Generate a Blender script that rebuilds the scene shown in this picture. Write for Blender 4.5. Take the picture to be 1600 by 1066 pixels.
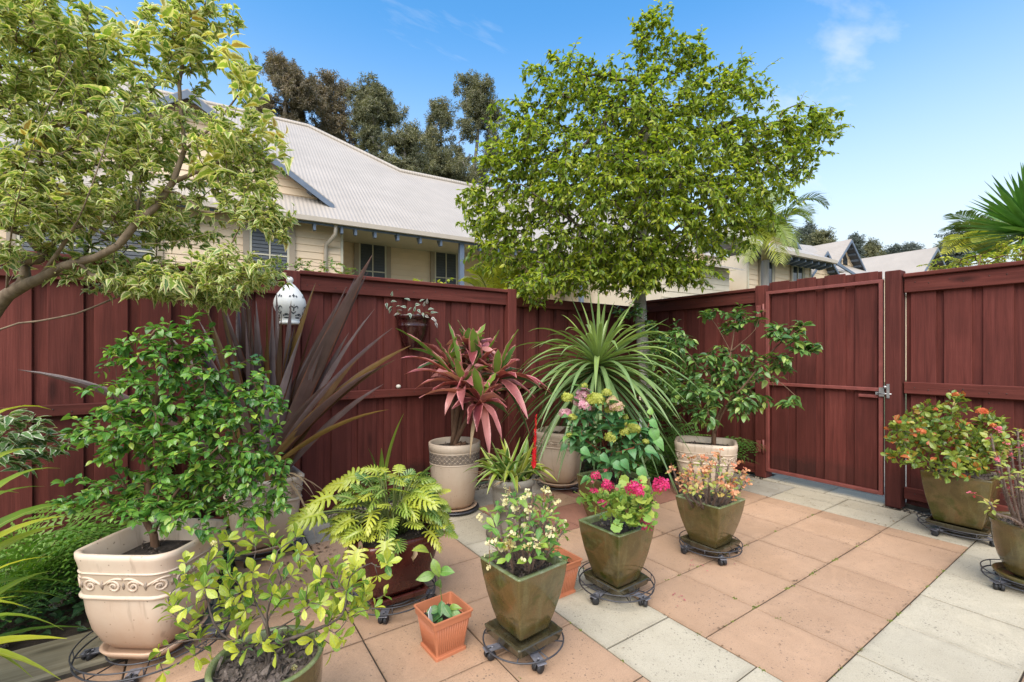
import bpy, math, random
import numpy as np
from mathutils import Vector, Matrix
from math import sin, cos, pi, radians, sqrt, atan2, hypot

S = bpy.context.scene
for _o in list(bpy.data.objects):
    bpy.data.objects.remove(_o)
R = random.Random(11)
U = R.uniform

# ---------------------------------------------------------------- camera
CAM_H, FPX, HY = 1.2, 711.0, 551.0
FW = Vector((0.565, 0.825, 0)).normalized()
RT = Vector((FW.y, -FW.x, 0))
UP = Vector((0, 0, 1))
cam_data = bpy.data.cameras.new('camera')
cam = bpy.data.objects.new('camera', cam_data)
S.collection.objects.link(cam)
cam.location = (0, 0, CAM_H)
cam.rotation_euler = (pi / 2, 0, -atan2(FW.x, FW.y))
cam_data.sensor_width = 36
cam_data.lens = FPX / 1600 * 36
cam_data.shift_y = (HY - 533) / 1600
cam_data.clip_start = 0.05
cam_data.clip_end = 500
S.camera = cam

# ---------------------------------------------------------------- sky and sun
SUN_TO = Vector((-0.75, -0.70, 1.25)).normalized()      # towards the sun
SKY_STRENGTH, SUN_STRENGTH, SUN_ANGLE, EXPOSURE = 0.15, 2.25, 68, 1.52
world = bpy.data.worlds.new('World')
S.world = world
world.use_nodes = True
wt = world.node_tree
wt.nodes.clear()


def wn(t, **k):
    n = wt.nodes.new(t)
    for a, b in k.items():
        if hasattr(n, a):
            setattr(n, a, b)
        else:
            s = n.inputs[int(a[1:])] if a[0] == 'i' and a[1:].isdigit() else n.inputs[a]
            if isinstance(b, bpy.types.NodeSocket):
                wt.links.new(b, s)
            else:
                s.default_value = b
    return n


sky = wn('ShaderNodeTexSky', sky_type='NISHITA', sun_disc=False)
sky.sun_elevation = math.asin(SUN_TO.z)
sky.sun_rotation = atan2(SUN_TO.x, SUN_TO.y)
sky.altitude, sky.air_density, sky.dust_density, sky.ozone_density = 0, 1.0, 0.6, 1.3
tc = wn('ShaderNodeTexCoord')
sep = wn('ShaderNodeSeparateXYZ', i0=tc.outputs['Generated'])
zc = wn('ShaderNodeMath', operation='MAXIMUM', i0=sep.outputs[2], i1=0.0)
za = wn('ShaderNodeMath', operation='ADD', i0=zc.outputs[0], i1=0.12)
px = wn('ShaderNodeMath', operation='DIVIDE', i0=sep.outputs[0], i1=za.outputs[0])
py = wn('ShaderNodeMath', operation='DIVIDE', i0=sep.outputs[1], i1=za.outputs[0])
cmb = wn('ShaderNodeCombineXYZ', i0=px.outputs[0], i1=py.outputs[0], i2=17.69)
cmp_ = wn('ShaderNodeMapping', i0=cmb.outputs[0])
cmp_.inputs['Rotation'].default_value = (0, 0, radians(34))
cmp_.inputs['Scale'].default_value = (0.9, 2.1, 1)
cn = wn('ShaderNodeTexNoise', Vector=cmp_.outputs[0], Scale=1.25, Detail=7.0, Roughness=0.56, Distortion=0.25)
cr = wn('ShaderNodeValToRGB', i0=cn.outputs[0])
cr.color_ramp.elements[0].position, cr.color_ramp.elements[1].position = 0.59, 0.80
cr.color_ramp.elements[0].color, cr.color_ramp.elements[1].color = (0, 0, 0, 1), (1, 1, 1, 1)
# thin veil that whitens the sky towards the horizon, the same all round
hz = wn('ShaderNodeMapRange', Value=sep.outputs[2])
hz.inputs[1].default_value, hz.inputs[2].default_value = 0.02, 0.62
hz.inputs[3].default_value, hz.inputs[4].default_value = 0.97, 0.0
hz.interpolation_type = 'SMOOTHSTEP'
hue = wn('ShaderNodeHueSaturation', Hue=0.493, Saturation=1.32, Value=0.78, Color=sky.outputs[0])
mx1 = wn('ShaderNodeMixRGB', i0=hz.outputs[0], i1=hue.outputs[0], i2=(2.28, 2.37, 2.42, 1))
cf = wn('ShaderNodeMath', operation='MULTIPLY', i0=cr.outputs[0], i1=0.75)
mx2 = wn('ShaderNodeMixRGB', i0=cf.outputs[0], i1=mx1.outputs[0], i2=(2.62, 2.66, 2.70, 1))
bg = wn('ShaderNodeBackground', Color=mx2.outputs[0], Strength=SKY_STRENGTH)
wn('ShaderNodeOutputWorld', Surface=bg.outputs[0])

sd = bpy.data.lights.new('sun', 'SUN')
sd.energy, sd.angle, sd.color = SUN_STRENGTH, radians(SUN_ANGLE), (1.0, 0.91, 0.77)
sun = bpy.data.objects.new('sun', sd)
S.collection.objects.link(sun)
sun.rotation_euler = (-SUN_TO).to_track_quat('-Z', 'Y').to_euler()
sun.location = (-4, -4, 8)

vs = S.view_settings
vs.view_transform, vs.look, vs.gamma, vs.exposure = 'Standard', 'None', 1.0, EXPOSURE
vs.use_curve_mapping = False
S.cycles.use_denoising = True
S.cycles.max_bounces = 7
S.cycles.transparent_max_bounces = 6

# ---------------------------------------------------------------- helpers
COL = S.collection


def at(x, y, d):
    """the world point seen at photo pixel x, y at depth d metres"""
    return Vector((0, 0, CAM_H)) + FW * d + RT * ((x - 800) / FPX * d) + UP * ((HY - y) / FPX * d)


def pix(p):
    d = p.x * FW.x + p.y * FW.y
    if d < 0.05:
        return None
    return 800 + FPX * (p.x * RT.x + p.y * RT.y) / d, HY - FPX * (p.z - CAM_H) / d, d


def link(name, data, parent=None, mat=None, M=None, kind=None, label=None, cat=None, group=None):
    o = bpy.data.objects.new(name, data)
    COL.objects.link(o)
    if parent is not None:
        o.parent = parent
    if M is not None:
        o.matrix_basis = M
    if mat is not None and data is not None and not data.materials:
        data.materials.append(mat)
    for k, v in (('kind', kind), ('label', label), ('category', cat), ('group', group)):
        if v:
            o[k] = v
    return o


def thing(name, label, cat, loc=(0, 0, 0), rz=0, group=None):
    o = link(name, None, label=label, cat=cat, group=group)
    o.location = loc
    o.rotation_euler = (0, 0, rz)
    o.empty_display_size = 0.1
    return o


class MB:
    """collects vertices and faces for one mesh"""
    def __init__(s):
        s.v, s.f, s.uv, s.sm = [], [], None, []

    def add(s, vs, fs, smooth=False):
        b = len(s.v)
        s.v += [tuple(p) for p in vs]
        s.f += [tuple(i + b for i in f) for f in fs]
        s.sm += [smooth] * len(fs)
        return s

    def box(s, x0, x1, y0, y1, z0, z1, M=None):
        p = [Vector((x, y, z)) for z in (z0, z1) for y in (y0, y1) for x in (x0, x1)]
        if M is not None:
            p = [M @ q for q in p]
        return s.add(p, [(0, 2, 3, 1), (4, 5, 7, 6), (0, 1, 5, 4), (2, 6, 7, 3), (0, 4, 6, 2), (1, 3, 7, 5)])

    def bbox(s, x0, x1, y0, y1, z0, z1, b=0.004, M=None):
        """a box with its twelve edges chamfered"""
        c = (Vector((x0, y0, z0)), Vector((x1, y1, z1)))
        P, idx = [], {}
        for ix in (0, 1):
            for iy in (0, 1):
                for iz in (0, 1):
                    q = Vector((c[ix].x, c[iy].y, c[iz].z))
                    sg = Vector((1 - 2 * ix, 1 - 2 * iy, 1 - 2 * iz)) * b
                    for a in range(3):
                        w = q.copy()
                        for k in range(3):
                            if k != a:
                                w[k] += sg[k]
                        idx[ix, iy, iz, a] = len(P)
                        P.append(w)
        F = []
        for a in range(3):
            u, v = (a + 1) % 3, (a + 2) % 3
            for e in (0, 1):
                l = []
                for (i, j) in ((0, 0), (1, 0), (1, 1), (0, 1)):
                    k = [0, 0, 0]
                    k[a], k[u], k[v] = e, i, j
                    l.append(idx[k[0], k[1], k[2], a])
                F.append(l if e else l[::-1])
            for i in (0, 1):
                for j in (0, 1):
                    k0, k1 = [0, 0, 0], [0, 0, 0]
                    k0[a], k1[a] = 0, 1
                    k0[u] = k1[u] = i
                    k0[v] = k1[v] = j
                    l = [idx[(*k0, u)], idx[(*k1, u)], idx[(*k1, v)], idx[(*k0, v)]]
                    F.append(l if (i ^ j) == 0 else l[::-1])
        for ix in (0, 1):
            for iy in (0, 1):
                for iz in (0, 1):
                    l = [idx[ix, iy, iz, a] for a in range(3)]
                    F.append(l if (ix + iy + iz) % 2 else l[::-1])
        if M is not None:
            P = [M @ q for q in P]
        return s.add(P, F)

    def tube(s, pts, rad, n=6, caps=True, smooth=True):
        pts = [Vector(p) for p in pts]
        if not hasattr(rad, '__len__'):
            rad = [rad] * len(pts)
        t = (pts[1] - pts[0]).normalized()
        a = t.cross(Vector((0, 0, 1)) if abs(t.z) < 0.9 else Vector((1, 0, 0))).normalized()
        V, F = [], []
        for i, p in enumerate(pts):
            t = (pts[min(i + 1, len(pts) - 1)] - pts[max(i - 1, 0)])
            if t.length < 1e-9:
                t = Vector((0, 0, 1))
            t.normalize()
            a = (a - t * a.dot(t))
            a = a.normalized() if a.length > 1e-6 else t.orthogonal().normalized()
            b = t.cross(a)
            for k in range(n):
                q = 2 * pi * k / n
                V.append(p + (a * cos(q) + b * sin(q)) * rad[i])
        for i in range(len(pts) - 1):
            for k in range(n):
                k2 = (k + 1) % n
                F.append((i * n + k, i * n + k2, (i + 1) * n + k2, (i + 1) * n + k))
        if caps:
            F.append(tuple(range(n))[::-1])
            F.append(tuple((len(pts) - 1) * n + k for k in range(n)))
        return s.add(V, F, smooth)

    def ring(s, c, r, tr, n=40, k=5, sx=1, sy=1):
        V, F = [], []
        for i in range(n):
            q = 2 * pi * i / n
            for j in range(k):
                w = 2 * pi * j / k
                V.append((c[0] + (r * sx + tr * cos(w)) * cos(q), c[1] + (r * sy + tr * cos(w)) * sin(q), c[2] + tr * sin(w)))
        for i in range(n):
            for j in range(k):
                i2, j2 = (i + 1) % n, (j + 1) % k
                F.append((i * k + j, i2 * k + j, i2 * k + j2, i * k + j2))
        return s.add(V, F, True)

    def loft(s, rings, close_start=False, close_end=False, smooth=True):
        n = len(rings[0])
        V = [p for r in rings for p in r]
        F = []
        for i in range(len(rings) - 1):
            for k in range(n):
                k2 = (k + 1) % n
                F.append((i * n + k, i * n + k2, (i + 1) * n + k2, (i + 1) * n + k))
        s.add(V, F, smooth)
        b = len(s.v) - len(V)
        if close_start:
            s.f.append(tuple(b + k for k in range(n))[::-1]); s.sm.append(False)
        if close_end:
            s.f.append(tuple(b + (len(rings) - 1) * n + k for k in range(n))); s.sm.append(False)
        return s

    def ball(s, c, r, n=8, m=5, sz=1):
        rings = [[(c[0] + r * sin(pi * j / m) * cos(2 * pi * k / n), c[1] + r * sin(pi * j / m) * sin(2 * pi * k / n),
                   c[2] - r * sz * cos(pi * j / m)) for k in range(n)] for j in range(1, m)]
        s.loft(rings, True, True)
        return s

    def poly(s, pts, smooth=False):
        return s.add(pts, [tuple(range(len(pts)))], smooth)

    def slab(s, pts, th, d=(0, 0, -1)):
        """a polygon extruded by th along d"""
        d = Vector(d).normalized() * th
        n = len(pts)
        P = [Vector(p) for p in pts]
        Q = [p + d for p in P]
        F = [tuple(range(n)), tuple(range(2 * n - 1, n - 1, -1))]
        F += [(i, n + i, n + (i + 1) % n, (i + 1) % n) for i in range(n)]
        return s.add(P + Q, F)

    def mesh(s, name='mesh'):
        m = bpy.data.meshes.new(name)
        m.from_pydata(s.v, [], s.f)
        if any(s.sm):
            m.polygons.foreach_set('use_smooth', s.sm)
        m.update()
        return m

    def obj(s, name, mat, parent=None, **k):
        return link(name, s.mesh(name), parent, mat, **k)


# ---------------------------------------------------------------- materials
class NT:
    def __init__(s, name):
        s.m = bpy.data.materials.new(name)
        s.m.use_nodes = True
        s.t = s.m.node_tree
        s.t.nodes.clear()
        s.out = s.t.nodes.new('ShaderNodeOutputMaterial')

    def n(s, t, **k):
        n = s.t.nodes.new(t)
        for a, b in k.items():
            if a[0] == 'i' and a[1:].isdigit():
                s.set(n.inputs[int(a[1:])], b)
            elif a in n.inputs.keys():
                s.set(n.inputs[a], b)
            else:
                setattr(n, a, b)
        return n

    def set(s, inp, b):
        if isinstance(b, bpy.types.NodeSocket):
            s.t.links.new(b, inp)
        elif hasattr(b, '__len__') and len(b) == 3 and inp.type == 'RGBA':
            inp.default_value = (*b, 1)
        else:
            inp.default_value = b

    def math(s, op, a, b=0.0, c=None):
        n = s.n('ShaderNodeMath', operation=op, i0=a, i1=b)
        if c is not None:
            s.set(n.inputs[2], c)
        return n.outputs[0]

    def mix(s, f, a, b, mode='MIX'):
        return s.n('ShaderNodeMixRGB', i0=f, i1=a, i2=b, blend_type=mode).outputs[0]

    def ramp(s, f, els):
        r = s.n('ShaderNodeValToRGB', i0=f)
        e = r.color_ramp.elements
        while len(e) < len(els):
            e.new(0.5)
        for k, (p, c) in enumerate(els):
            e[k].position = p
            e[k].color = (*c, 1) if hasattr(c, '__len__') else (c, c, c, 1)
        return r.outputs[0]

    def coords(s, scale=(1, 1, 1), rnd=True, src='Object'):
        v = s.n('ShaderNodeTexCoord').outputs[src]
        if rnd:
            o = s.n('ShaderNodeObjectInfo').outputs['Random']
            v = s.n('ShaderNodeVectorMath', operation='ADD', i0=v,
                    i1=s.n('ShaderNodeVectorMath', operation='SCALE', i0=(37.0, 17.0, 29.0), Scale=o).outputs[0]).outputs[0]
        mp = s.n('ShaderNodeMapping', i0=v)
        mp.inputs['Scale'].default_value = scale
        return mp.outputs[0]

    def noise(s, vec, scale, detail=4, rough=0.55, dist=0.0):
        return s.n('ShaderNodeTexNoise', Vector=vec, Scale=scale, Detail=detail, Roughness=rough, Distortion=dist).outputs[0]

    def bump(s, h, strength=0.3, dist=0.01):
        return s.n('ShaderNodeBump', Height=h, Strength=strength, Distance=dist).outputs[0]

    def bsdf(s, color, rough=0.6, normal=None, spec=0.5, metal=0.0, coat=0.0, **k):
        b = s.n('ShaderNodeBsdfPrincipled')
        s.set(b.inputs['Base Color'], color)
        s.set(b.inputs['Roughness'], rough)
        s.set(b.inputs['Specular IOR Level'], spec)
        s.set(b.inputs['Metallic'], metal)
        if coat:
            s.set(b.inputs['Coat Weight'], coat)
            b.inputs['Coat Roughness'].default_value = 0.06
        if normal is not None:
            s.set(b.inputs['Normal'], normal)
        return b

    def done(s, sh):
        s.t.links.new(sh.outputs[0], s.out.inputs[0])
        return s.m


def plain(name, c, rough=0.6, var=0.12, scale=8, bump=0.15, spec=0.5, metal=0.0, coat=0.0, c2=None):
    t = NT(name)
    v = t.coords()
    f = t.noise(v, scale, 6)
    col = t.mix(t.ramp(f, [(0.3, 0.0), (0.72, 1.0)]), tuple(x * (1 - var) for x in c), c2 or tuple(min(1, x * (1 + var)) for x in c))
    return t.done(t.bsdf(col, rough, t.bump(t.noise(v, scale * 9, 3), bump, 0.004) if bump else None, spec, metal, coat))


def wood(name, dark, mid, light, rough=0.75, mould=0.0, along='z'):
    """stained timber: grain along the board, knots, worn patches"""
    t = NT(name)
    sc = {'z': (9, 9, 0.55), 'x': (0.55, 9, 9), 'y': (9, 0.55, 9)}[along]
    ks = {'z': (6, 6, 1.6), 'x': (1.6, 6, 6), 'y': (6, 1.6, 6)}[along]
    v = t.coords(sc)
    g = t.noise(v, 3.0, 8, 0.62, 0.6)
    g2 = t.noise(t.coords({'z': (60, 60, 1.5), 'x': (1.5, 60, 60), 'y': (60, 1.5, 60)}[along]), 2.5, 4)
    big = t.noise(t.coords((1.3, 1.3, 1.3)), 1.6, 5)
    col = t.ramp(g, [(0.32, dark), (0.50, mid), (0.68, light)])
    col = t.mix(t.math('MULTIPLY', g2, 0.6), col, tuple(x * 0.55 for x in dark))
    kn = t.n('ShaderNodeTexVoronoi', Vector=t.coords(ks), Scale=1.0, Randomness=1.0)
    kf = t.ramp(kn.outputs['Distance'], [(0.05, 1.0), (0.16, 0.0)])
    ksel = t.math('GREATER_THAN', t.n('ShaderNodeSeparateColor', i0=kn.outputs['Color']).outputs[0], 0.5)
    col = t.mix(t.math('MULTIPLY', t.math('MULTIPLY', kf, ksel), 0.8), col, tuple(x * 0.3 for x in dark))
    col = t.mix(t.ramp(big, [(0.42, 0.0), (0.72, 0.55)]), col, tuple(x * 0.55 for x in dark))
    tint = t.n('ShaderNodeObjectInfo').outputs['Random']
    col = t.mix(1.0, col, t.ramp(tint, [(0.0, 0.78), (1.0, 1.12)]), 'MULTIPLY')
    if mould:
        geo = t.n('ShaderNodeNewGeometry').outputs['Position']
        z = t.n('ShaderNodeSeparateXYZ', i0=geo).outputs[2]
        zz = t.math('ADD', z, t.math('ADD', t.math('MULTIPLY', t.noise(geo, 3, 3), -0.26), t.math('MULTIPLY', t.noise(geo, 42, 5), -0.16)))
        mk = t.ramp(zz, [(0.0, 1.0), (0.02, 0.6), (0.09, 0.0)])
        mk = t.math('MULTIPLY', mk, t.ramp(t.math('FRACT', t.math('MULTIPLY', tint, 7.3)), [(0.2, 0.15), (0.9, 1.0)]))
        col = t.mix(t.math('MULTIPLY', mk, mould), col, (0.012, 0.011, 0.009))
    h = t.math('ADD', t.math('MULTIPLY', g, 0.6), t.math('MULTIPLY', g2, 0.6))
    return t.done(t.bsdf(col, rough, t.bump(h, 0.6, 0.004), 0.22))


def leafmat(name, ramp, rough=0.38, trans=0.3, vein=None, edge=None, edge_w=0.5, spec=0.5, spots=None, mid_w=0.06):
    """a leaf: colour by leaf age ('rnd' attribute or object colour), pale midrib, optional coloured margin, light through it"""
    t = NT(name)
    a = t.n('ShaderNodeAttribute', attribute_name='rnd').outputs['Fac']
    oi = t.n('ShaderNodeObjectInfo')
    oc = t.n('ShaderNodeSeparateColor', i0=oi.outputs['Color']).outputs[0]
    rnd = t.math('FRACT', t.math('ADD', t.math('ADD', a, oc), 0.0))
    col = t.ramp(rnd, ramp)
    uv = t.n('ShaderNodeSeparateXYZ', i0=t.n('ShaderNodeUVMap', uv_map='UVMap').outputs[0])
    ac = t.math('ABSOLUTE', t.math('SUBTRACT', uv.outputs[0], 0.5))       # 0 midrib, .5 margin
    obj = t.n('ShaderNodeTexCoord').outputs['Object']
    nz = t.noise(obj, 40, 3)
    nb = t.noise(obj, 9, 4)
    col = t.mix(1.0, col, t.ramp(nb, [(0.3, 0.80), (0.7, 1.15)]), 'MULTIPLY')
    if edge is not None:
        uvn = t.n('ShaderNodeCombineXYZ', i0=t.math('MULTIPLY', uv.outputs[0], 2.2), i1=t.math('MULTIPLY', uv.outputs[1], 3.5), i2=t.math('MULTIPLY', rnd, 50.0)).outputs[0]
        e = t.math('ADD', ac, t.math('MULTIPLY', t.math('SUBTRACT', t.noise(uvn, 2.0, 2), 0.5), 0.50))
        thr = edge_w
        ef = t.ramp(e, [(max(0.0, thr - 0.03), 0.0), (thr + 0.03, 1.0)])
        col = t.mix(ef, col, edge)
    if spots is not None:
        col = t.mix(t.ramp(t.noise(obj, 25, 5), [(0.6, 0.0), (0.68, 0.8)]), col, spots)
    if vein is not None:
        vf = t.ramp(ac, [(mid_w * 0.5, 0.75), (mid_w, 0.0)])
        col = t.mix(vf, col, vein)
    h = t.math('ADD', t.math('MULTIPLY', t.ramp(ac, [(0.0, 0.0), (0.09, 1.0)]), 0.5), t.math('MULTIPLY', nz, 0.4))
    b = t.bsdf(col, rough, t.bump(h, 0.35, 0.003), spec)
    tr = t.n('ShaderNodeBsdfTranslucent')
    t.set(tr.inputs[0], t.mix(1.0, col, (1.15, 1.2, 0.55), 'MULTIPLY'))
    return t.done(t.n('ShaderNodeMixShader', i0=trans, i1=b.outputs[0], i2=tr.outputs[0]))


def bark(name, c1, c2, scale=14, lichen=None):
    t = NT(name)
    v = t.coords((1, 1, 0.35))
    f = t.noise(v, scale, 8, 0.65, 0.4)
    col = t.ramp(f, [(0.3, c1), (0.68, c2)])
    if lichen:
        col = t.mix(t.ramp(t.noise(t.coords(), 7, 6), [(0.54, 0.0), (0.62, 0.9)]), col, lichen)
    return t.done(t.bsdf(col, 0.9, t.bump(f, 0.7, 0.006), 0.2))


def paving(name, base, tint, chip=(0.06, 0.055, 0.05)):
    t = NT(name)
    v = t.coords()
    big = t.noise(v, 2.6, 6, 0.6)
    mid = t.noise(v, 14, 6, 0.6)
    fine = t.noise(v, 260, 3)
    col = t.mix(t.ramp(big, [(0.32, 0.0), (0.7, 1.0)]), base, tint)
    col = t.mix(t.math('MULTIPLY', t.ramp(mid, [(0.5, 0.0), (0.75, 1.0)]), 0.25), col, tuple(x * 0.72 for x in base))
    col = t.mix(1.0, col, t.ramp(fine, [(0.3, 0.84), (0.7, 1.1)]), 'MULTIPLY')
    for sc, thr, st in ((75, 0.82, 0.62), (150, 0.72, 0.5)):
        vo = t.n('ShaderNodeTexVoronoi', Vector=v, Scale=sc)
        pick = t.math('GREATER_THAN', t.n('ShaderNodeSeparateColor', i0=vo.outputs['Color']).outputs[0], thr)
        lim = t.math('LESS_THAN', t.math('ADD', vo.outputs['Distance'], t.math('MULTIPLY', t.noise(v, 300, 2), 0.25)), 0.42)
        big2 = t.ramp(t.noise(v, 5, 2), [(0.4, 0.25), (0.62, 1.0)])
        col = t.mix(t.math('MULTIPLY', t.math('MULTIPLY', t.math('MULTIPLY', pick, lim), big2), st), col, chip)
    gv = t.n('ShaderNodeSeparateXYZ', i0=t.n('ShaderNodeTexCoord').outputs['Generated'])
    ex = t.math('MINIMUM', t.math('MINIMUM', gv.outputs[0], t.math('SUBTRACT', 1.0, gv.outputs[0])), t.math('MINIMUM', gv.outputs[1], t.math('SUBTRACT', 1.0, gv.outputs[1])))
    en = t.math('ADD', ex, t.math('MULTIPLY', t.math('SUBTRACT', t.noise(v, 9, 6, .65), 0.5), 0.16))
    col = t.mix(t.math('MULTIPLY', t.ramp(en, [(0.0, 0.9), (0.025, 0.3), (0.08, 0.0)]), 0.38), col, tuple(x * 0.45 for x in base))
    wm_ = t.noise(v, 3.3, 3, .5, 1.2)
    col = t.mix(t.ramp(wm_, [(0.56, 0.0), (0.60, 0.22), (0.66, 0.0)]), col, tuple(min(1, x * 1.35) for x in base))
    tintr = t.n('ShaderNodeObjectInfo').outputs['Random']
    col = t.mix(1.0, col, t.ramp(tintr, [(0.0, 0.94), (1.0, 1.05)]), 'MULTIPLY')
    return t.done(t.bsdf(col, 0.82, t.bump(t.math('ADD', fine, t.math('MULTIPLY', mid, 1.5)), 0.25, 0.003), 0.3))


def glaze(name, stops, streak, rough=0.16, moss=None):
    """a runny pottery glaze: mottled, with drips from the rim"""
    t = NT(name)
    v = t.coords()
    f = t.noise(v, 7, 7, 0.6, 0.8)
    col = t.ramp(f, stops)
    dr = t.noise(t.coords((22, 22, 3.5)), 1.0, 5, 0.6, 0.5)
    col = t.mix(t.ramp(dr, [(0.52, 0.0), (0.66, 0.7)]), col, streak)
    if moss:
        col = t.mix(t.ramp(t.noise(t.coords(), 11, 6), [(0.56, 0.0), (0.66, 0.8)]), col, moss)
    sp = t.noise(v, 190, 2)
    col = t.mix(1.0, col, t.ramp(sp, [(0.3, 0.82), (0.7, 1.12)]), 'MULTIPLY')
    rg = t.ramp(t.noise(v, 15, 4), [(0.35, rough), (0.7, rough + 0.15)])
    return t.done(t.bsdf(col, rg, t.bump(t.noise(v, 30, 3), 0.08, 0.004), 0.5, 0.0, 0.25))


def ceramic(name, c, wash, dirt, rough=0.42):
    """matt cream pottery, darker wash, soil marks and painted paving bounce towards the foot"""
    t = NT(name)
    v = t.coords()
    f = t.noise(v, 5, 6)
    col = t.mix(t.ramp(f, [(0.35, 0.0), (0.7, 0.6)]), c, wash)
    st = t.noise(t.coords((16, 16, 1.6)), 1.2, 5)
    col = t.mix(t.ramp(st, [(0.55, 0.0), (0.78, 0.45)]), col, wash)
    vo = t.n('ShaderNodeTexVoronoi', Vector=v, Scale=70)
    pk = t.math('MULTIPLY', t.math('GREATER_THAN', t.n('ShaderNodeSeparateColor', i0=vo.outputs['Color']).outputs[0], 0.86), t.math('LESS_THAN', vo.outputs['Distance'], 0.22))
    col = t.mix(t.math('MULTIPLY', pk, 0.6), col, dirt)
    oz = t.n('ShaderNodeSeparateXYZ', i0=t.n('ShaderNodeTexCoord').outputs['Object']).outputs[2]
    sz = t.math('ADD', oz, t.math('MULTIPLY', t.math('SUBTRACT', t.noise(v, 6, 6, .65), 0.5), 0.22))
    col = t.mix(t.ramp(sz, [(0.0, 0.75), (0.10, 0.42), (0.24, 0.0)]), col, tuple(w * s_ for w, s_ in zip(wash, (0.92, 0.78, 0.66))))  # pinkish foot tint: soil stain plus light bounced off the pavers, painted in
    run = t.noise(t.coords((30, 30, 1.0)), 1.0, 4)
    col = t.mix(t.ramp(run, [(0.60, 0.0), (0.72, 0.35)]), col, dirt)
    return t.done(t.bsdf(col, rough, t.bump(t.noise(v, 60, 4), 0.12, 0.003), 0.4))


MAT = {}
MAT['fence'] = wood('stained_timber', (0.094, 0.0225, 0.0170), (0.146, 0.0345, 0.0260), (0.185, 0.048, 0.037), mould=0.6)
MAT['rail'] = wood('stained_rail', (0.088, 0.021, 0.015), (0.142, 0.034, 0.025), (0.190, 0.051, 0.038), along='x')
MAT['raily'] = wood('stained_rail_side', (0.088, 0.021, 0.015), (0.142, 0.034, 0.025), (0.190, 0.051, 0.038), along='y')
MAT['gate_metal'] = plain('painted_steel', (0.19, 0.050, 0.040), 0.5, 0.2, 14, 0.1)
MAT['nail'] = plain('rusty_nail', (0.045, 0.022, 0.016), 0.6, 0.4, 40, 0.0)
MAT['galv'] = plain('galvanised_steel', (0.42, 0.41, 0.40), 0.4, 0.25, 40, 0.1, metal=0.8)
MAT['terra'] = paving('terracotta_paver', (0.378, 0.240, 0.151), (0.437, 0.284, 0.185))
MAT['cream'] = paving('cream_paver', (0.40, 0.352, 0.262), (0.455, 0.407, 0.312))
MAT['greyp'] = paving('weathered_paver', (0.30, 0.27, 0.22), (0.40, 0.37, 0.31))
MAT['brick'] = paving('old_terracotta_paver', (0.27, 0.125, 0.085), (0.34, 0.17, 0.12))
MAT['joint'] = plain('joint_sand', (0.040, 0.030, 0.020), 0.95, 0.4, 30, 0.5)
MAT['soil'] = plain('potting_soil', (0.030, 0.022, 0.016), 0.95, 0.6, 60, 1.0, c2=(0.07, 0.05, 0.035))
MAT['mulch'] = plain('bark_mulch', (0.10, 0.072, 0.055), 0.95, 0.6, 90, 1.0, c2=(0.24, 0.19, 0.16))
MAT['earth'] = plain('garden_earth', (0.05, 0.035, 0.024), 0.95, 0.5, 20, 0.8)
MAT['lawn'] = plain('far_ground', (0.07, 0.085, 0.035), 0.95, 0.4, 3, 0.5)
MAT['sleeper'] = wood('weathered_sleeper', (0.24, 0.20, 0.13), (0.38, 0.33, 0.225), (0.48, 0.43, 0.31), 0.9, along='x')
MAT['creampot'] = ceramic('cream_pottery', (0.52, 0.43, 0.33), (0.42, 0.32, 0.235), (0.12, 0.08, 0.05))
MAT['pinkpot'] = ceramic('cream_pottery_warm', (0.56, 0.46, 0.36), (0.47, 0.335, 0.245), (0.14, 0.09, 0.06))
MAT['bandwash'] = ceramic('cream_band', (0.44, 0.35, 0.26), (0.31, 0.23, 0.165), (0.12, 0.08, 0.05))
MAT['stonepot'] = ceramic('grey_stone', (0.22, 0.20, 0.165), (0.12, 0.105, 0.08), (0.05, 0.04, 0.03), 0.85)
MAT['wash'] = plain('relief_wash', (0.24, 0.185, 0.14), 0.6, 0.3, 50, 0.2)
MAT['washd'] = plain('relief_dark_wash', (0.10, 0.08, 0.065), 0.6, 0.3, 50, 0.2)
MAT['olive'] = glaze('olive_glaze', [(0.3, (0.062, 0.048, 0.015)), (0.5, (0.105, 0.078, 0.026)), (0.66, (0.135, 0.083, 0.032))], (0.130, 0.112, 0.046), 0.06, moss=(0.040, 0.052, 0.007))
MAT['olrim'] = glaze('olive_glaze_rim', [(0.3, (0.11, 0.14, 0.045)), (0.7, (0.22, 0.25, 0.12))], (0.28, 0.30, 0.20), 0.2)
MAT['oltray'] = glaze('dark_olive_tray', [(0.3, (0.030, 0.026, 0.014)), (0.6, (0.060, 0.048, 0.024))], (0.085, 0.078, 0.050), 0.12)
MAT['maroon'] = glaze('maroon_glaze', [(0.3, (0.035, 0.008, 0.007)), (0.6, (0.085, 0.018, 0.013)), (0.8, (0.13, 0.03, 0.018))], (0.05, 0.010, 0.008), 0.2)
MAT['darkpot'] = glaze('dark_maroon_glaze', [(0.3, (0.022, 0.004, 0.005)), (0.7, (0.050, 0.010, 0.010))], (0.075, 0.030, 0.022), 0.12)
MAT['plastic'] = plain('terracotta_plastic', (0.46, 0.165, 0.082), 0.42, 0.06, 9, 0.05)
MAT['wire'] = plain('black_wire', (0.045, 0.045, 0.052), 0.45, 0.3, 30, 0.0)
MAT['rubber'] = plain('black_rubber', (0.018, 0.018, 0.020), 0.55, 0.3, 30, 0.1)
MAT['bracket'] = plain('grey_bracket', (0.14, 0.14, 0.16), 0.4, 0.3, 30, 0.0)
MAT['white'] = plain('white_ceramic', (0.74, 0.73, 0.69), 0.5, 0.08, 12, 0.4)
MAT['pebble'] = plain('white_pebble', (0.62, 0.58, 0.50), 0.6)
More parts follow.
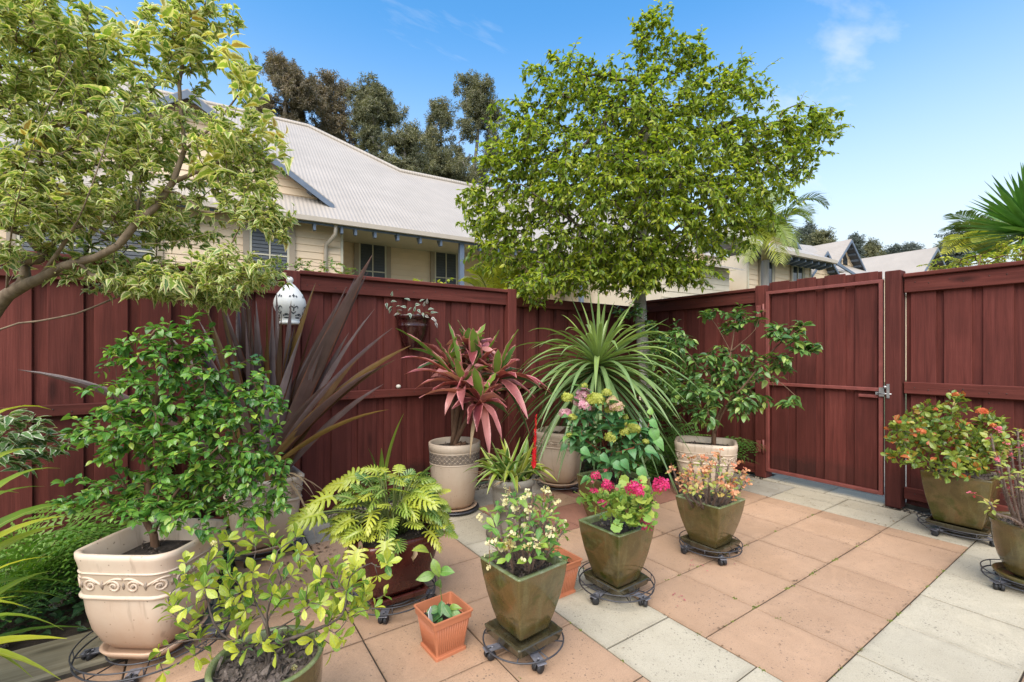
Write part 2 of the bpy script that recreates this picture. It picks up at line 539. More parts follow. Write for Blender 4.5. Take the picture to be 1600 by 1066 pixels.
MAT['tag'] = plain('white_plastic', (0.72, 0.71, 0.68), 0.5, 0.04)
MAT['board'] = plain('cream_weatherboard', (0.68, 0.515, 0.345), 0.6, 0.05, 3, 0.05)
MAT['boardw'] = plain('pale_weatherboard', (0.62, 0.53, 0.40), 0.6, 0.05, 3, 0.05)
MAT['trim'] = plain('beige_trim', (0.30, 0.235, 0.165), 0.55, 0.06, 6, 0.0)
MAT['sash'] = plain('cream_sash', (0.50, 0.45, 0.33), 0.5, 0.05, 6, 0.0)
MAT['blue'] = plain('blue_grey_timber', (0.105, 0.135, 0.185), 0.55, 0.12, 8, 0.0)
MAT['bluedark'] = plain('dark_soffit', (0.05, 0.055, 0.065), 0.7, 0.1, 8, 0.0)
MAT['gutter'] = plain('beige_gutter', (0.40, 0.34, 0.27), 0.4, 0.05, 8, 0.0)
MAT['louvre'] = plain('dark_louvre', (0.055, 0.062, 0.068), 0.45, 0.2, 12, 0.0)
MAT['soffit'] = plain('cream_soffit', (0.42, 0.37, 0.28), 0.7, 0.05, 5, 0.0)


def roofmat():
    t = NT('corrugated_steel')
    o = t.n('ShaderNodeTexCoord').outputs['Object']
    x = t.n('ShaderNodeSeparateXYZ', i0=o).outputs[0]
    w = t.math('SINE', t.math('MULTIPLY', x, 2 * pi / 0.085))
    n = t.noise(o, 1.4, 5)
    col = t.mix(t.ramp(n, [(0.35, 0.0), (0.7, 1.0)]), (0.335, 0.295, 0.252), (0.38, 0.335, 0.288))
    return t.done(t.bsdf(col, 0.5, t.bump(w, 0.35, 0.012), 0.4))


def glassmat():
    t = NT('window_glass')
    return t.done(t.bsdf((0.03, 0.035, 0.04), 0.04, None, 0.8))


MAT['roof'] = roofmat()
MAT['glass'] = glassmat()
MAT['bark_tree'] = bark('grey_bark', (0.22, 0.20, 0.165), (0.42, 0.385, 0.325), 22, (0.46, 0.46, 0.38))
MAT['bark_maple'] = bark('pale_brown_bark', (0.12, 0.085, 0.058), (0.25, 0.19, 0.13), 26)
MAT['bark_brown'] = bark('brown_bark', (0.075, 0.042, 0.026), (0.17, 0.10, 0.062), 30)
MAT['bark_dark'] = bark('dark_twig', (0.055, 0.042, 0.034), (0.14, 0.11, 0.09), 40)
MAT['bark_thorn'] = bark('thorny_stem', (0.085, 0.058, 0.045), (0.21, 0.155, 0.125), 60)
MAT['stalk_red'] = bark('red_stalk', (0.16, 0.045, 0.03), (0.26, 0.09, 0.05), 30)
MAT['stalk'] = bark('green_stalk', (0.10, 0.13, 0.035), (0.17, 0.20, 0.06), 30)
MAT['bark_far'] = bark('far_bark', (0.16, 0.14, 0.125), (0.27, 0.245, 0.22), 4)

# ================================================================ the setting
gm = MB()
gm.poly([(-250, -250, -0.12), (250, -250, -0.12), (250, 250, -0.12), (-250, 250, -0.12)])
gm.obj('ground', MAT['lawn'], kind='structure')

T = 0.3985
X0, Y0 = 2.155, 0.722          # a paver corner read off the photograph
patio = MB().box(-1.62, 4.42, -1.3, 3.50, -0.10, -0.0065).obj('patio', MAT['joint'], kind='structure')
pm_cache = {}


def paver(x0, x1, y0, y1, mat):
    key = (round(x1 - x0, 3), round(y1 - y0, 3), mat)
    if key not in pm_cache:
        w, h, g, b = (x1 - x0) / 2 - 0.0030, (y1 - y0) / 2 - 0.0030, -0.05, 0.0022
        mb = MB()
        def rect(a, c, z):
            return [(-a, -c, z), (a, -c, z), (a, c, z), (-a, c, z)]
        mb.loft([rect(w, h, g), rect(w, h, -b), rect(w - b, h - b, 0)], False, True, False)
        m = mb.mesh('paver')
        m.materials.append(MAT[mat])
        pm_cache[key] = m
    o = link('paver', pm_cache[key], patio)
    o.location = ((x0 + x1) / 2, (y0 + y1) / 2, U(-0.0018, 0.0018))
    o.rotation_euler = (U(-.002, .002), U(-.002, .002), 0)


def seq(a, b, off):
    k = math.ceil((a - off) / T - 1e-6)
    e = [a]
    while off + k * T < b - 0.02:
        if off + k * T > a + 0.02:
            e.append(off + k * T)
        k += 1
    return e + [b]


def field(x0, x1, y0, y1, mat, ox=X0, oy=Y0, skip=None):
    xs, ys = seq(x0, x1, ox), seq(y0, y1, oy)
    for i in range(len(xs) - 1):
        for j in range(len(ys) - 1):
            c = ((xs[i] + xs[i + 1]) / 2, (ys[j] + ys[j + 1]) / 2)
            if skip and skip(*c):
                continue
            m = mat(*c) if callable(mat) else mat
            paver(xs[i], xs[i + 1], ys[j], ys[j + 1], m)


XS0, XS1 = X0 - 2 * T, X0 - T                              # the pale strip
XE, YE = 3.905, 3.06
corner_bed = lambda x, y: x > 3.02 and y > 2.72
field(XS1, XE, Y0, YE, lambda x, y: 'brick' if (y > 2.3 and R.random() < 0.75) else 'terra', skip=corner_bed)
field(XS0, XS1, Y0 - 3 * T, YE, 'cream', oy=0.907)
field(-1.62, XS0, -1.3, YE, 'terra', skip=lambda x, y: (x < 0.16 and y > 2.72) or (x < -0.1 and y > 2.3))
field(XS1, 4.38, Y0 - T, Y0, 'cream')
field(XE, 4.38, Y0, YE, lambda x, y: 'greyp' if y > 2.0 else 'cream', skip=corner_bed)
field(XS1, 4.38, -1.3, Y0 - T, 'terra')
field(XS0, XS1, -1.3, Y0 - 3 * T, 'terra')
field(0.16, 3.02, YE, 3.45, 'greyp', oy=YE)
field(4.386, 4.68, 1.30, 2.22, 'cream', ox=4.386, oy=1.30)
MB().box(4.684, 6.6, -3, 6, -0.10, -0.004).obj('path', MAT['greyp'], kind='structure')

# beds
MB().box(-2.6, 0.155, 2.63, 3.62, -0.12, -0.005).obj('garden_bed', MAT['earth'], kind='structure')
MB().box(3.03, 4.46, 2.73, 3.75, -0.12, -0.004).obj('garden_bed', MAT['earth'], kind='structure')
sl = thing('timber_sleeper', 'weathered pale timber sleeper edging the garden bed by the big cream pot', 'garden edging', (-0.9, 2.49, 0))
MB().bbox(-1.7, 0.98, -0.135, 0.135, -0.10, 0.012, 0.008).obj('sleeper_body', MAT['sleeper'], sl)


def pebbles(name, n, place, s0, s1, mats, kind='stuff'):
    mb = MB()
    for _ in range(n):
        c = Vector(place())
        s = U(s0, s1)
        M = Matrix.Translation(c) @ Matrix.Rotation(U(0, 6.28), 4, 'Z') @ Matrix.Rotation(U(-.5, .5), 4, 'X')
        a, b, h = s * U(.7, 1.3), s * U(.6, 1), s * U(.3, .7)
        p = [M @ Vector(q) for q in ((-a, 0, 0), (-a * .3, -b, 0), (a * .8, -b * .7, 0), (a, b * .3, 0), (0, b, 0), (-a * .5, -b * .2, h), (a * .5, -b * .2, h), (a * .1, b * .5, h))]
        mb.add(p, [(0, 1, 5), (1, 2, 6, 5), (2, 3, 6), (3, 4, 7, 6), (4, 0, 5, 7), (5, 6, 7)])
    return mb.obj(name, mats, kind=kind)


MAT['gravel'] = plain('tan_gravel', (0.20, 0.15, 0.10), 0.9, 0.5, 70, 0.3, c2=(0.38, 0.32, 0.24))
MAT['litter'] = plain('dry_leaf', (0.10, 0.055, 0.026), 0.8, 0.5, 20, 0.0, c2=(0.23, 0.14, 0.07))
MB().box(-1.6, 3.03, 3.452, 3.625, -0.10, -0.010).obj('gravel_strip', MAT['joint'], kind='structure')
MB().box(4.382, 4.52, -1.3, 2.73, -0.10, -0.010).obj('gravel_strip', MAT['joint'], kind='structure')


def strip_pt():
    if R.random() < .6:
        return (U(.1, 3.0), U(3.455, 3.61), -0.008)
    return (U(4.39, 4.50), U(-.9, 2.7), -0.008)


pebbles('gravel', 1800, strip_pt, 0.006, 0.014, MAT['gravel'])
# ---------------------------------------------------------------- fences
PAL = {}


def board_mesh(w, h, th, mat, var):
    key = (round(w, 3), round(h, 3), mat, var)
    if key not in PAL:
        m = MB().bbox(-w / 2, w / 2, -th / 2, th / 2, 0, h, 0.003).mesh('board')
        m.materials.append(MAT[mat])
        PAL[key] = m
    return PAL[key]


def palings(parent, x0, x1, z0, z1, yf, mat='fence', wide=0.152, pitch=0.205, jag=0.0, slope=0.0):
    """lapped boards along local x, faces looking to -y; wide boards in front, others behind the gaps"""
    n = round((x1 - x0) / pitch)
    p = (x1 - x0) / n
    o = link('paling', board_mesh(0.07, z1 - z0, 0.014, mat, 0), parent)
    o.location = (x0 + 0.036, yf + 0.028, z0 - 0.001)
    for i in range(n):
        for back in (0, 1):
            w = (wide if not back else 0.128) * p / pitch
            x = x0 + p * (i + 0.5 + 0.5 * back) + U(-.007, .007)
            if back and i == n - 1:
                w, x = w * 0.5, x1 - w * 0.26
            x = max(x0 + w / 2, min(x1 - w / 2, x))
            o = link('paling', board_mesh(w, z1 - z0, 0.014, mat, R.randrange(3)), parent)
            top = (slope * (x - x0)) + (U(-jag, jag) if jag else 0)
            o.location = (x, yf + (0.008 if not back else 0.028) + U(-.002, .002), z0 + top)
            o.rotation_euler = (U(-.002, .002), U(-.003, .003), U(-.012, .012))


def post(parent, x, y, z, w=0.10, d=0.10, mat='fence', label=None):
    return MB().bbox(x - w / 2, x + w / 2, y - d / 2, y + d / 2, 0, z, 0.005).obj('post', MAT[mat], parent, label=label)


def bay(parent, x0, x1, ztop, yf, rails=(0.84, 0.905), base=(0.025, 0.115), cap=0.11, mat='rail'):
    palings(parent, x0, x1, 0.03, ztop - 0.035, yf)
    MB().bbox(x0, x1, yf - 0.030, yf - 0.003, ztop - 0.035 - cap, ztop - 0.032, 0.004).obj('fascia', MAT[mat], parent)
    MB().bbox(x0, x1, yf - 0.055, yf + 0.045, ztop - 0.030, ztop, 0.005).obj('cap', MAT[mat], parent)
    MB().bbox(x0, x1, yf - 0.042, yf - 0.003, *rails, 0.005).obj('rail', MAT[mat], parent)
    MB().bbox(x0, x1, yf - 0.034, yf - 0.003, *base, 0.004).obj('base_board', MAT[mat], parent)
    nm = MB()
    n = round((x1 - x0) / 0.205)
    for i in range(n):
        for q in (.30, .68):
            x = x0 + (x1 - x0) / n * (i + q) + U(-.01, .01)
            for z in ((rails[0] + rails[1]) / 2 + U(-.015, .015), ztop - 0.035 - cap / 2 + U(-.02, .02), (base[0] + base[1]) / 2 + U(-.012, .012)):
                yy = yf - (.0425 if z < rails[1] and z > rails[0] else .031 if z > 1 else .0345)
                nm.tube([(x, yy + .004, z), (x, yy - .0012, z)], .0042, 7)
    nm.obj('nail_heads', MAT['nail'], parent, kind='stuff')


YF = 3.60
f1 = thing('timber_fence', 'long maroon timber paling fence behind the dark flax and hanging pot', 'fence', (0, YF, 0))
bay(f1, -2.60, 0.493, 1.757, 0.0)
post(f1, 0.54, 0.0, 1.785, 0.108, 0.09)
bay(f1, 0.587, 2.389, 1.792, 0.0)
post(f1, 2.43, -0.005, 1.80, 0.094, 0.12)
palings(f1, 2.471, 4.46, 0.03, 1.755, 0.115)
MB().bbox(2.471, 4.46, 0.07, 0.112, 0.84, 0.905).obj('rail', MAT['rail'], f1)
MB().bbox(2.471, 4.46, 0.075, 0.112, 1.655, 1.752).obj('fascia', MAT['rail'], f1)

XG = 4.50                       # the side fence runs along Y; local x = -Y, face looks to -X
f2 = thing('timber_fence', 'short maroon timber fence between the leafy tree and the gate hinges', 'fence', (XG, 3.72, 0), -pi / 2)
bay(f2, 0.0, 1.405, 1.828, 0.0)
post(f2, 1.455, 0.01, 1.845, 0.104, 0.12)
f3 = thing('timber_fence', 'maroon timber fence with split post behind the ixora bush', 'fence', (XG, 1.29, 0), -pi / 2)
post(f3, 0.048, -0.02, 1.835, 0.098, 0.12)
bay(f3, 0.104, 2.9, 1.805, 0.0, rails=(0.885, 0.975), base=(0.075, 0.165))

# gate
g = thing('garden_gate', 'closed maroon board gate in a steel frame with latch', 'gate', (XG, 2.212, 0), -pi / 2)
GW = 0.905
palings(g, 0.005, GW - 0.02, 0.075, 1.868, -0.022, wide=0.145, pitch=0.205, jag=0.008, slope=-0.02)
fr = MB()
for z in (0.085, 0.905, 1.765):
    fr.bbox(0, GW, -0.058, -0.026, z - 0.014, z + 0.014, 0.003)
for x in (0.014, GW - 0.016):
    fr.bbox(x - 0.0145, x + 0.0145, -0.0585, -0.0255, 0.072, 1.778, 0.003)
fr.bbox(0.74, GW - 0.032, -0.056, -0.028, 0.838, 0.862, 0.003)
fr.obj('gate_frame', MAT['gate_metal'], g)
for z in (0.30, 1.60):
    hg = MB()
    hg.box(-0.085, -0.040, -0.064, -0.060, z - 0.055, z + 0.055)
    hg.box(-0.040, 0.0, -0.062, -0.040, z - 0.016, z + 0.016)
    hg.tube([(-0.022, -0.058, z - 0.065), (-0.022, -0.058, z + 0.065)], 0.011, 8)
    for dz in (-.04, 0, .04):
        hg.ball((-0.068, -0.065, z + dz), 0.005, 6, 4)
    hg.obj('hinge', MAT['gate_metal'], g)
lt = MB()
lt.box(GW - 0.045, GW + 0.055, -0.074, -0.062, 0.865, 0.888)
lt.box(GW - 0.020, GW + 0.012, -0.082, -0.060, 0.855, 0.925)
lt.tube([(GW - 0.03, -0.078, 0.876), (GW + 0.06, -0.078, 0.876)], 0.007, 8)
lt.ball((GW + 0.02, -0.088, 0.93), 0.013, 8, 6)
lt.box(GW + 0.030, GW + 0.048, -0.088, -0.080, 0.845, 0.955)
lt.obj('latch', MAT['galv'], g)

# ---------------------------------------------------------------- houses
HA = radians(-4.2)
NB = [0]


def boards(parent, u0, u1, z0, z1, v, mat='board', ex=0.15):
    """lapped weatherboards on the plane v, looking to -v"""
    n = max(1, round((z1 - z0) / ex))
    for i in range(n):
        a, b = z0 + (z1 - z0) * i / n, z0 + (z1 - z0) * (i + 1) / n
        m = MB().add([(u0, v - .022, a), (u1, v - .022, a), (u1, v - .004, b + .02), (u0, v - .004, b + .02), (u0, v, a), (u1, v, a)],
                     [(0, 1, 2, 3), (4, 5, 1, 0)])
        m.add([(u0, v, a), (u0, v - .022, a), (u0, v - .004, b + .02)], [(0, 1, 2)])
        m.add([(u1, v, a), (u1, v - .022, a), (u1, v - .004, b + .02)], [(2, 1, 0)])
        m.obj('weatherboard', MAT[mat], parent)


def window(parent, u0, u1, z0, z1, v, tw=0.11, louvre=True, bars=(0.45,)):
    """trim, sash, glass and louvred shutters: one window with its sub-parts"""
    m = MB()
    m.box(u0 - tw, u1 + tw, v - .050, v - .004, z1, z1 + tw)
    m.box(u0 - tw, u0, v - .049, v - .004, z0, z1)
    m.box(u1, u1 + tw, v - .049, v - .004, z0, z1)
    w = m.obj('window', MAT['trim'], parent)
    s = MB()
    for a, b in ((u0, u0 + .04), (u1 - .04, u1), ((u0 + u1) / 2 - .014, (u0 + u1) / 2 + .014)):
        s.box(a, b, v - .040, v - .006, z0, z1 - .041)
    s.box(u0, u1, v - .042, v - .006, z1 - .04, z1)
    for bz in bars:
        zz = z0 + (z1 - z0) * bz
        s.box(u0 + .041, u1 - .041, v - .038, v - .006, zz - .014, zz + .014)
    s.obj('sash', MAT['sash'], w)
    MB().box(u0 + .02, u1 - .02, v - .022, v - .014, z0, z1 - .02).obj('pane', MAT['glass'] if not louvre else MAT['bluedark'], w)
    if louvre:
        l = MB()
        n = int((z1 - z0) / 0.075)
        for i in range(n):
            z = z0 + .03 + (z1 - z0 - .08) * i / n
            for a, b in ((u0 + .045, (u0 + u1) / 2 - .026), ((u0 + u1) / 2 + .026, u1 - .045)):
                l.add([(a, v - .034, z), (b, v - .034, z), (b, v - .026, z + .055), (a, v - .026, z + .055)], [(0, 1, 2, 3)])
        l.obj('shutter', MAT['louvre'], w)
    return w


def roof_poly(parent, pts, th=0.04, name='roof', mat='roof'):
    return MB().slab(pts, th).obj(name, MAT[mat], parent)


def capping(parent, pts, r=0.055, mat='roof'):
    return MB().tube(pts, r, 6).obj('ridge_capping', MAT[mat], parent)


def gablet(parent, u, v, half, ztop, zbot, back, deep=0.35, wmat='board', vent=False, barge=0.16):
    """gable end looking to -v: two roof slopes, barge boards, dark soffit, boarded triangle"""
    h = ztop - zbot
    for sg in (-1, 1):
        e = [(u, v, ztop), (u + sg * half, v, zbot), (u + sg * half, v + back, zbot), (u, v + back, ztop)]
        if sg > 0:
            e = e[::-1]
        MB().slab(e, 0.03).obj('gable_roof', MAT['roof'], parent)
        L = hypot(half, h)
        nx, nz = -sg * h / L, -half / L
        q0, q1 = Vector((u, v - .02, ztop - .03)), Vector((u + sg * half, v - .02, zbot - .03))
        off = Vector((sg * -0.0, 0, -barge * L / half * 0.8))
        MB().slab([q0, q1, q1 + off * 0.8, q0 + off], 0.035, (0, 1, 0)).obj('barge_board', MAT['blue'], parent)
        s0, s1 = q0 + Vector((0, .05, -.015)), q1 + Vector((0, .05, -.015))
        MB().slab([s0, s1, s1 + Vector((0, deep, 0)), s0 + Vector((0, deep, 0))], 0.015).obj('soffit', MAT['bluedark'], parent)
        for k in range(1, 5):
            f = k / 5
            a, b = s0.lerp(s1, f), s0.lerp(s1, f + .035)
            dz = Vector((0, 0, -.07))
            MB().slab([a + Vector((0, .02, -.02)), b + Vector((0, .02, -.02)), b + dz + Vector((0, .02, 0)), a + dz + Vector((0, .02, 0))], deep - .05, (0, 1, 0)).obj('rafter_end', MAT['blue'], parent)
    n = max(2, int(h / 0.15))
    for i in range(n):
        a, b = i / n, (i + 1) / n
        w0, w1 = half * (1 - a) * .97, max(half * (1 - b) * .97, 0.01)
        z0, z1 = zbot - .02 + h * a, zbot - .02 + h * b
        vv = v + deep
        MB().add([(u - w0, vv - .02, z0), (u + w0, vv - .02, z0), (u + w1, vv, z1), (u - w1, vv, z1), (u - w0, vv, z0), (u + w0, vv, z0)], [(0, 1, 2, 3), (4, 5, 1, 0)]).obj('weatherboard', MAT[wmat], parent)
    if vent:
        vv = v + deep - .03
        for (a, b) in (((u - half * .36), u - half * .06), (u + half * .06, u + half * .36)):
            top = lambda x: zbot + h * (0.80 * (1 - abs(x - u) / (half * .62)))
            MB().slab([(a, vv, zbot + h * .12), (b, vv, zbot + h * .12), (b, vv, max(top(b), zbot + h * .16)), (a, vv, max(top(a), zbot + h * .16))], .02, (0, 1, 0)).obj('gable_window', MAT['glass'], parent)


# the long cream house
hA = thing('weatherboard_house', 'long cream weatherboard house with beige corrugated roof and shuttered windows', 'house', (2.5, 10, 0), HA)
M7 = 0.7
ez = lambda v: 4.03 + M7 * v
MB().box(-7.0, 0.03, 0.30, 7.0, -0.12, 2.6).box(0.03, 14.5, 1.5, 7.0, -0.12, 2.6).obj('wall', MAT['board'], hA)
MB().box(-7.0, 0.028, 0.303, 6.9, 2.6, 4.06).box(0.028, 14.5, 1.503, 6.9, 2.6, 4.55).obj('upper_wall', MAT['board'], hA)
boards(hA, -7.0, 0.0, 2.6, 4.05, 0.30)
boards(hA, 0.034, 14.4, 2.6, 4.25, 1.50)
MB().box(-0.002, 0.05, 0.268, 0.32, 2.5, 4.05).obj('corner_trim', MAT['sash'], hA)
roof_poly(hA, [(-7, -.12, ez(-.12)), (14.6, -.12, ez(-.12)), (14.6, 4.2, ez(4.2)), (2.47, 4.2, ez(4.2)), (0.11, 7.33, ez(7.33)), (-7, 7.33, ez(7.33))])
roof_poly(hA, [(0.11, 7.34, ez(7.33) - .01), (2.5, 4.23, ez(4.2) - .02), (2.5, 9, ez(4.2) - .4), (0.11, 10, ez(7.33) - 1.2)])
roof_poly(hA, [(2.4, 4.22, ez(4.2) - .005), (14.6, 4.22, ez(4.2) - .005), (14.6, 8.5, 4.0), (2.4, 8.5, 4.0)])
capping(hA, [(-7, 7.33, ez(7.33) + .02), (0.11, 7.33, ez(7.33) + .02), (2.47, 4.22, ez(4.2) + .03), (14.6, 4.22, ez(4.2) + .03)], 0.075)
MB().box(-7, 14.6, -.215, -.122, 3.86, 3.955).obj('gutter', MAT['gutter'], hA)
MB().box(-7, 14.6, -.105, -.075, 3.82, 3.885).obj('fascia', MAT['blue'], hA)
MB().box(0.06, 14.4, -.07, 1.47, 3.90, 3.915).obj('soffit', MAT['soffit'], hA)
for u in [-0.57, -0.04, .24, .65, 1.15, 1.67, 2.17, 3.2, 3.7, 4.2, 4.7, 5.2, 5.7, 6.2]:
    MB().slab([(u - .025, -.12, 3.86), (u - .025, -.12, 3.70), (u - .025, .0, 3.70), (u - .025, .12, 3.86)], .05, (1, 0, 0)).obj('rafter_end', MAT['blue'], hA)
for u in (2.72, 6.4, 9.8):
    p = MB().box(u - .055, u + .055, -.075, .035, -0.12, 3.86).obj('verandah_post', MAT['blue'], hA)
dpm = MB().tube([(-.16, -.11, 3.92), (-.16, -.06, 3.68), (-.30, .20, 3.50), (-.31, .235, 3.40), (-.31, .235, 2.4)], .042, 8)
dpm.obj('downpipe', MAT['gutter'], hA)
for (a, b, v) in ((.62, 1.30, 1.5), (2.59, 3.25, 1.5), (4.32, 5.0, 1.5), (6.9, 7.6, 1.5)):
    window(hA, a, b, 2.62, 3.97, v - .02)
window(hA, -1.72, -1.01, 2.62, 3.72, .28, bars=(0.5,))
window(hA, -4.99, -3.2, 2.62, 3.42, .28, bars=(0.5,))
gablet(hA, -2.75, .55, 2.66, 6.28, 4.50, 3.0, deep=.30)

# the pale house to its right, closer
hB = thing('weatherboard_house', 'pale weatherboard house behind the gate with three windows and a blue gable', 'house', (12.55, 6.19, 0), HA)
MB().box(-3.4, -0.80, .60, 5, -0.12, 3.45).box(-.8, 1.28, 2.0, 5, -0.12, 4.2).box(0.0, 3.29, .6, 5, -0.12, 3.98).obj('wall', MAT['boardw'], hB)
boards(hB, -3.4, -0.80, 2.4, 3.45, .595, 'boardw')
boards(hB, -.75, 0.0, 2.4, 4.2, 1.99, 'board')
boards(hB, 0.0, 3.29, 2.4, 3.98, .595, 'board')
for u in (0.0, 3.26):
    MB().box(u, u + .05, .55, .60, 2.3, 3.98).obj('corner_trim', MAT['sash'], hB)
window(hB, .58, 1.20, 2.5, 3.86, .575, .07, False)
window(hB, 2.2, 2.82, 2.95, 3.86, .575, .07, False)
eb = lambda v: 4.06 + .5 * v
roof_poly(hB, [(-.3, -.05, eb(-.05)), (3.4, -.05, eb(-.05)), (3.4, .9, eb(.9)), (4.6, 3.2, eb(3.2)), (-.3, 3.2, eb(3.2))])
roof_poly(hB, [(-3.6, .2, 3.40), (-.72, .2, 3.40), (-.72, 3.4, 4.4), (-3.6, 3.4, 4.4)])
MB().box(-.3, 3.42, -.14, -.055, 3.90, 3.995).obj('gutter', MAT['gutter'], hB)
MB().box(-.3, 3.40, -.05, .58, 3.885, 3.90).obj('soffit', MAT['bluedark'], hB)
for k in range(9):
    u = .35 + k * .36
    MB().slab([(u, -.04, 3.88), (u, -.04, 3.80), (u, .30, 3.74), (u, .56, 3.88)], .05, (1, 0, 0)).obj('rafter_end', MAT['blue'], hB)
gablet(hB, 2.42, 1.0, 1.2, 5.62, 4.56, 2.4, deep=.4)

# the far houses
hC = thing('gabled_house', 'grey roofed house with pointed blue gables and a triangular vent window, beyond the gate', 'house', (21.24, 7.27, 0), HA)
MB().box(-5.2, 1.6, 1.2, 6, -0.12, 4.2).obj('wall', MAT['board'], hC)
boards(hC, -5.2, 1.6, 3.2, 4.2, 1.19)
gablet(hC, 0.04, 0, 1.15, 5.70, 4.62, 5.0, deep=.35, vent=True, barge=.10)
gablet(hC, -3.95, -1.0, .98, 4.60, 3.72, 3.0, deep=.30, barge=.10)
roof_poly(hC, [(-2.9, -.7, 4.12), (1.2, -.7, 4.12), (1.9, .3, 4.70), (-2.9, .3, 4.70)])
roof_poly(hC, [(-5.2, 0, 4.4), (-1.0, 0, 4.6), (-.1, 1.4, 5.70), (-5.2, 1.4, 5.4)])
MB().slab([(-2.75, -.72, 4.42), (-1.1, -.72, 4.05), (-1.1, -.72, 3.95), (-2.75, -.72, 4.32)], .05, (0, 1, 0)).obj('barge_board', MAT['blue'], hC)
hD = thing('gabled_house', 'plain grey corrugated roof with one gable end, farthest past the gate', 'house', (30, 6.5, 0), HA)
MB().box(-4.6, 4.0, .6, 8, -0.12, 4.6).obj('wall', MAT['board'], hD)
gablet(hD, -.5, 0, 3.0, 6.32, 3.9, 9.0, deep=.5, barge=.14)

# ================================================================ plant helpers
def vrand(k=1.0):
    return Vector((R.gauss(0, 1), R.gauss(0, 1), R.gauss(0, 1))) * k


def prof_fn(kind):
    if kind == 'ell':
        return lambda t: max(0.02, sin(pi * t ** 0.9) ** 0.85)
    if kind == 'ovate':
        return lambda t: max(0.03, (sin(pi * min(1, t) ** 0.62)) ** 0.9 * (1 - 0.12 * t))
    if kind == 'obov':
        return lambda t: max(0.05, sin(pi * t ** 1.55) ** 0.75)
    if kind == 'lance':
        return lambda t: max(0.02, sin(pi * t ** 0.75))
    return lambda t: 1


def leaf_geo(kind, w, n=4, curl=0.25, fold=0.25, side=0.0, stalk=0.08):
    """unit leaf along +y: vertices, faces, uv"""
    pf = prof_fn(kind)
    V, F, T_ = [], [], []
    for i in range(n + 1):
        t = i / n
        hw = w * 0.5 * pf(t)
        y = stalk + (1 - stalk) * t
        z = -curl * t * t + 0.04 * sin(3 * t)
        x = side * t * t
        V += [(x - hw, y, z + fold * hw), (x, y, z), (x + hw, y, z + fold * hw)]
        T_ += [(0.0, t), (0.5, t), (1.0, t)]
        if i:
            b = 3 * i
            F += [(b - 3, b - 2, b + 1, b), (b - 2, b - 1, b + 2, b + 1)]
    return np.array(V, float), F, T_


def leaf_set(kind, w, n=4, curls=(0.1, 0.3, 0.5), fold=0.3):
    return [leaf_geo(kind, w * U(.9, 1.12), n, c, fold * U(.6, 1.4), U(-.08, .08)) for c in curls]


def mesh_uv(V, F, UV, name, mat, rnd=None):
    m = bpy.data.meshes.new(name)
    m.from_pydata([tuple(p) for p in V], [], F)
    m.polygons.foreach_set('use_smooth', [True] * len(m.polygons))
    uv = m.uv_layers.new(name='UVMap')
    li = np.empty(len(m.loops), dtype=np.int32)
    m.loops.foreach_get('vertex_index', li)
    uv.data.foreach_set('uv', np.asarray(UV, dtype=np.float32)[li].ravel())
    if rnd is not None:
        at_ = m.attributes.new('rnd', 'FLOAT', 'POINT')
        at_.data.foreach_set('value', np.asarray(rnd, dtype=np.float32))
    m.materials.append(mat)
    m.update()
    return m


def leafM(pos, d, nrm, s, ws=1.0):
    y = d.normalized()
    x = y.cross(nrm)
    x = x.normalized() if x.length > 1e-5 else y.orthogonal().normalized()
    z = x.cross(y)
    return Matrix(((x.x * s * ws, y.x * s, z.x * s, pos.x), (x.y * s * ws, y.y * s, z.y * s, pos.y), (x.z * s * ws, y.z * s, z.z * s, pos.z), (0, 0, 0, 1)))


def foliage(parent, leaves, protos, mat, name='leaf', mass='foliage', limit=300):
    """leaves: (matrix local to parent, proto index, age). The ones that show largest are parts of their own, the rest one mass"""
    pw = Matrix.Translation(parent.location) @ parent.rotation_euler.to_matrix().to_4x4()
    key = []
    for i, (M, k, a) in enumerate(leaves):
        p = pix(pw @ M.translation)
        sz = M.col[1].length
        ok = p is not None and -10 < p[0] < 1610 and -10 < p[1] < 1076
        key.append((-(sz / p[2]) if ok else 1.0, i))
    if limit < len(leaves):
        key.sort()
    pm = [mesh_uv(V, F, T_, name, mat) for V, F, T_ in protos]
    for _, i in key[:limit]:
        M, k, a = leaves[i]
        o = link(name, pm[k], parent, None, M)
        o.color = (a, 0, 0, 1)
    rest = [leaves[i] for _, i in key[limit:]]
    if not rest:
        return
    VV, FF, TT, RR, base = [], [], [], [], 0
    for k, (V, F, T_) in enumerate(protos):
        Ms = [(M, a) for M, kk, a in rest if kk == k]
        if not Ms:
            continue
        A = np.array([[list(r) for r in M] for M, _ in Ms])
        P = np.einsum('nij,vj->nvi', A[:, :3, :3], V) + A[:, None, :3, 3]
        n, nv = len(Ms), len(V)
        VV.append(P.reshape(-1, 3))
        TT.append(np.tile(np.array(T_), (n, 1)))
        RR.append(np.repeat(np.array([a for _, a in Ms]), nv))
        for q in range(n):
            FF += [tuple(j + base + q * nv for j in f) for f in F]
        base += n * nv
    m = mesh_uv(np.concatenate(VV), FF, np.concatenate(TT), mass, mat, np.concatenate(RR))
    o = link(mass, m, parent, kind='stuff')
    o.color = (0, 0, 0, 1)
    return o


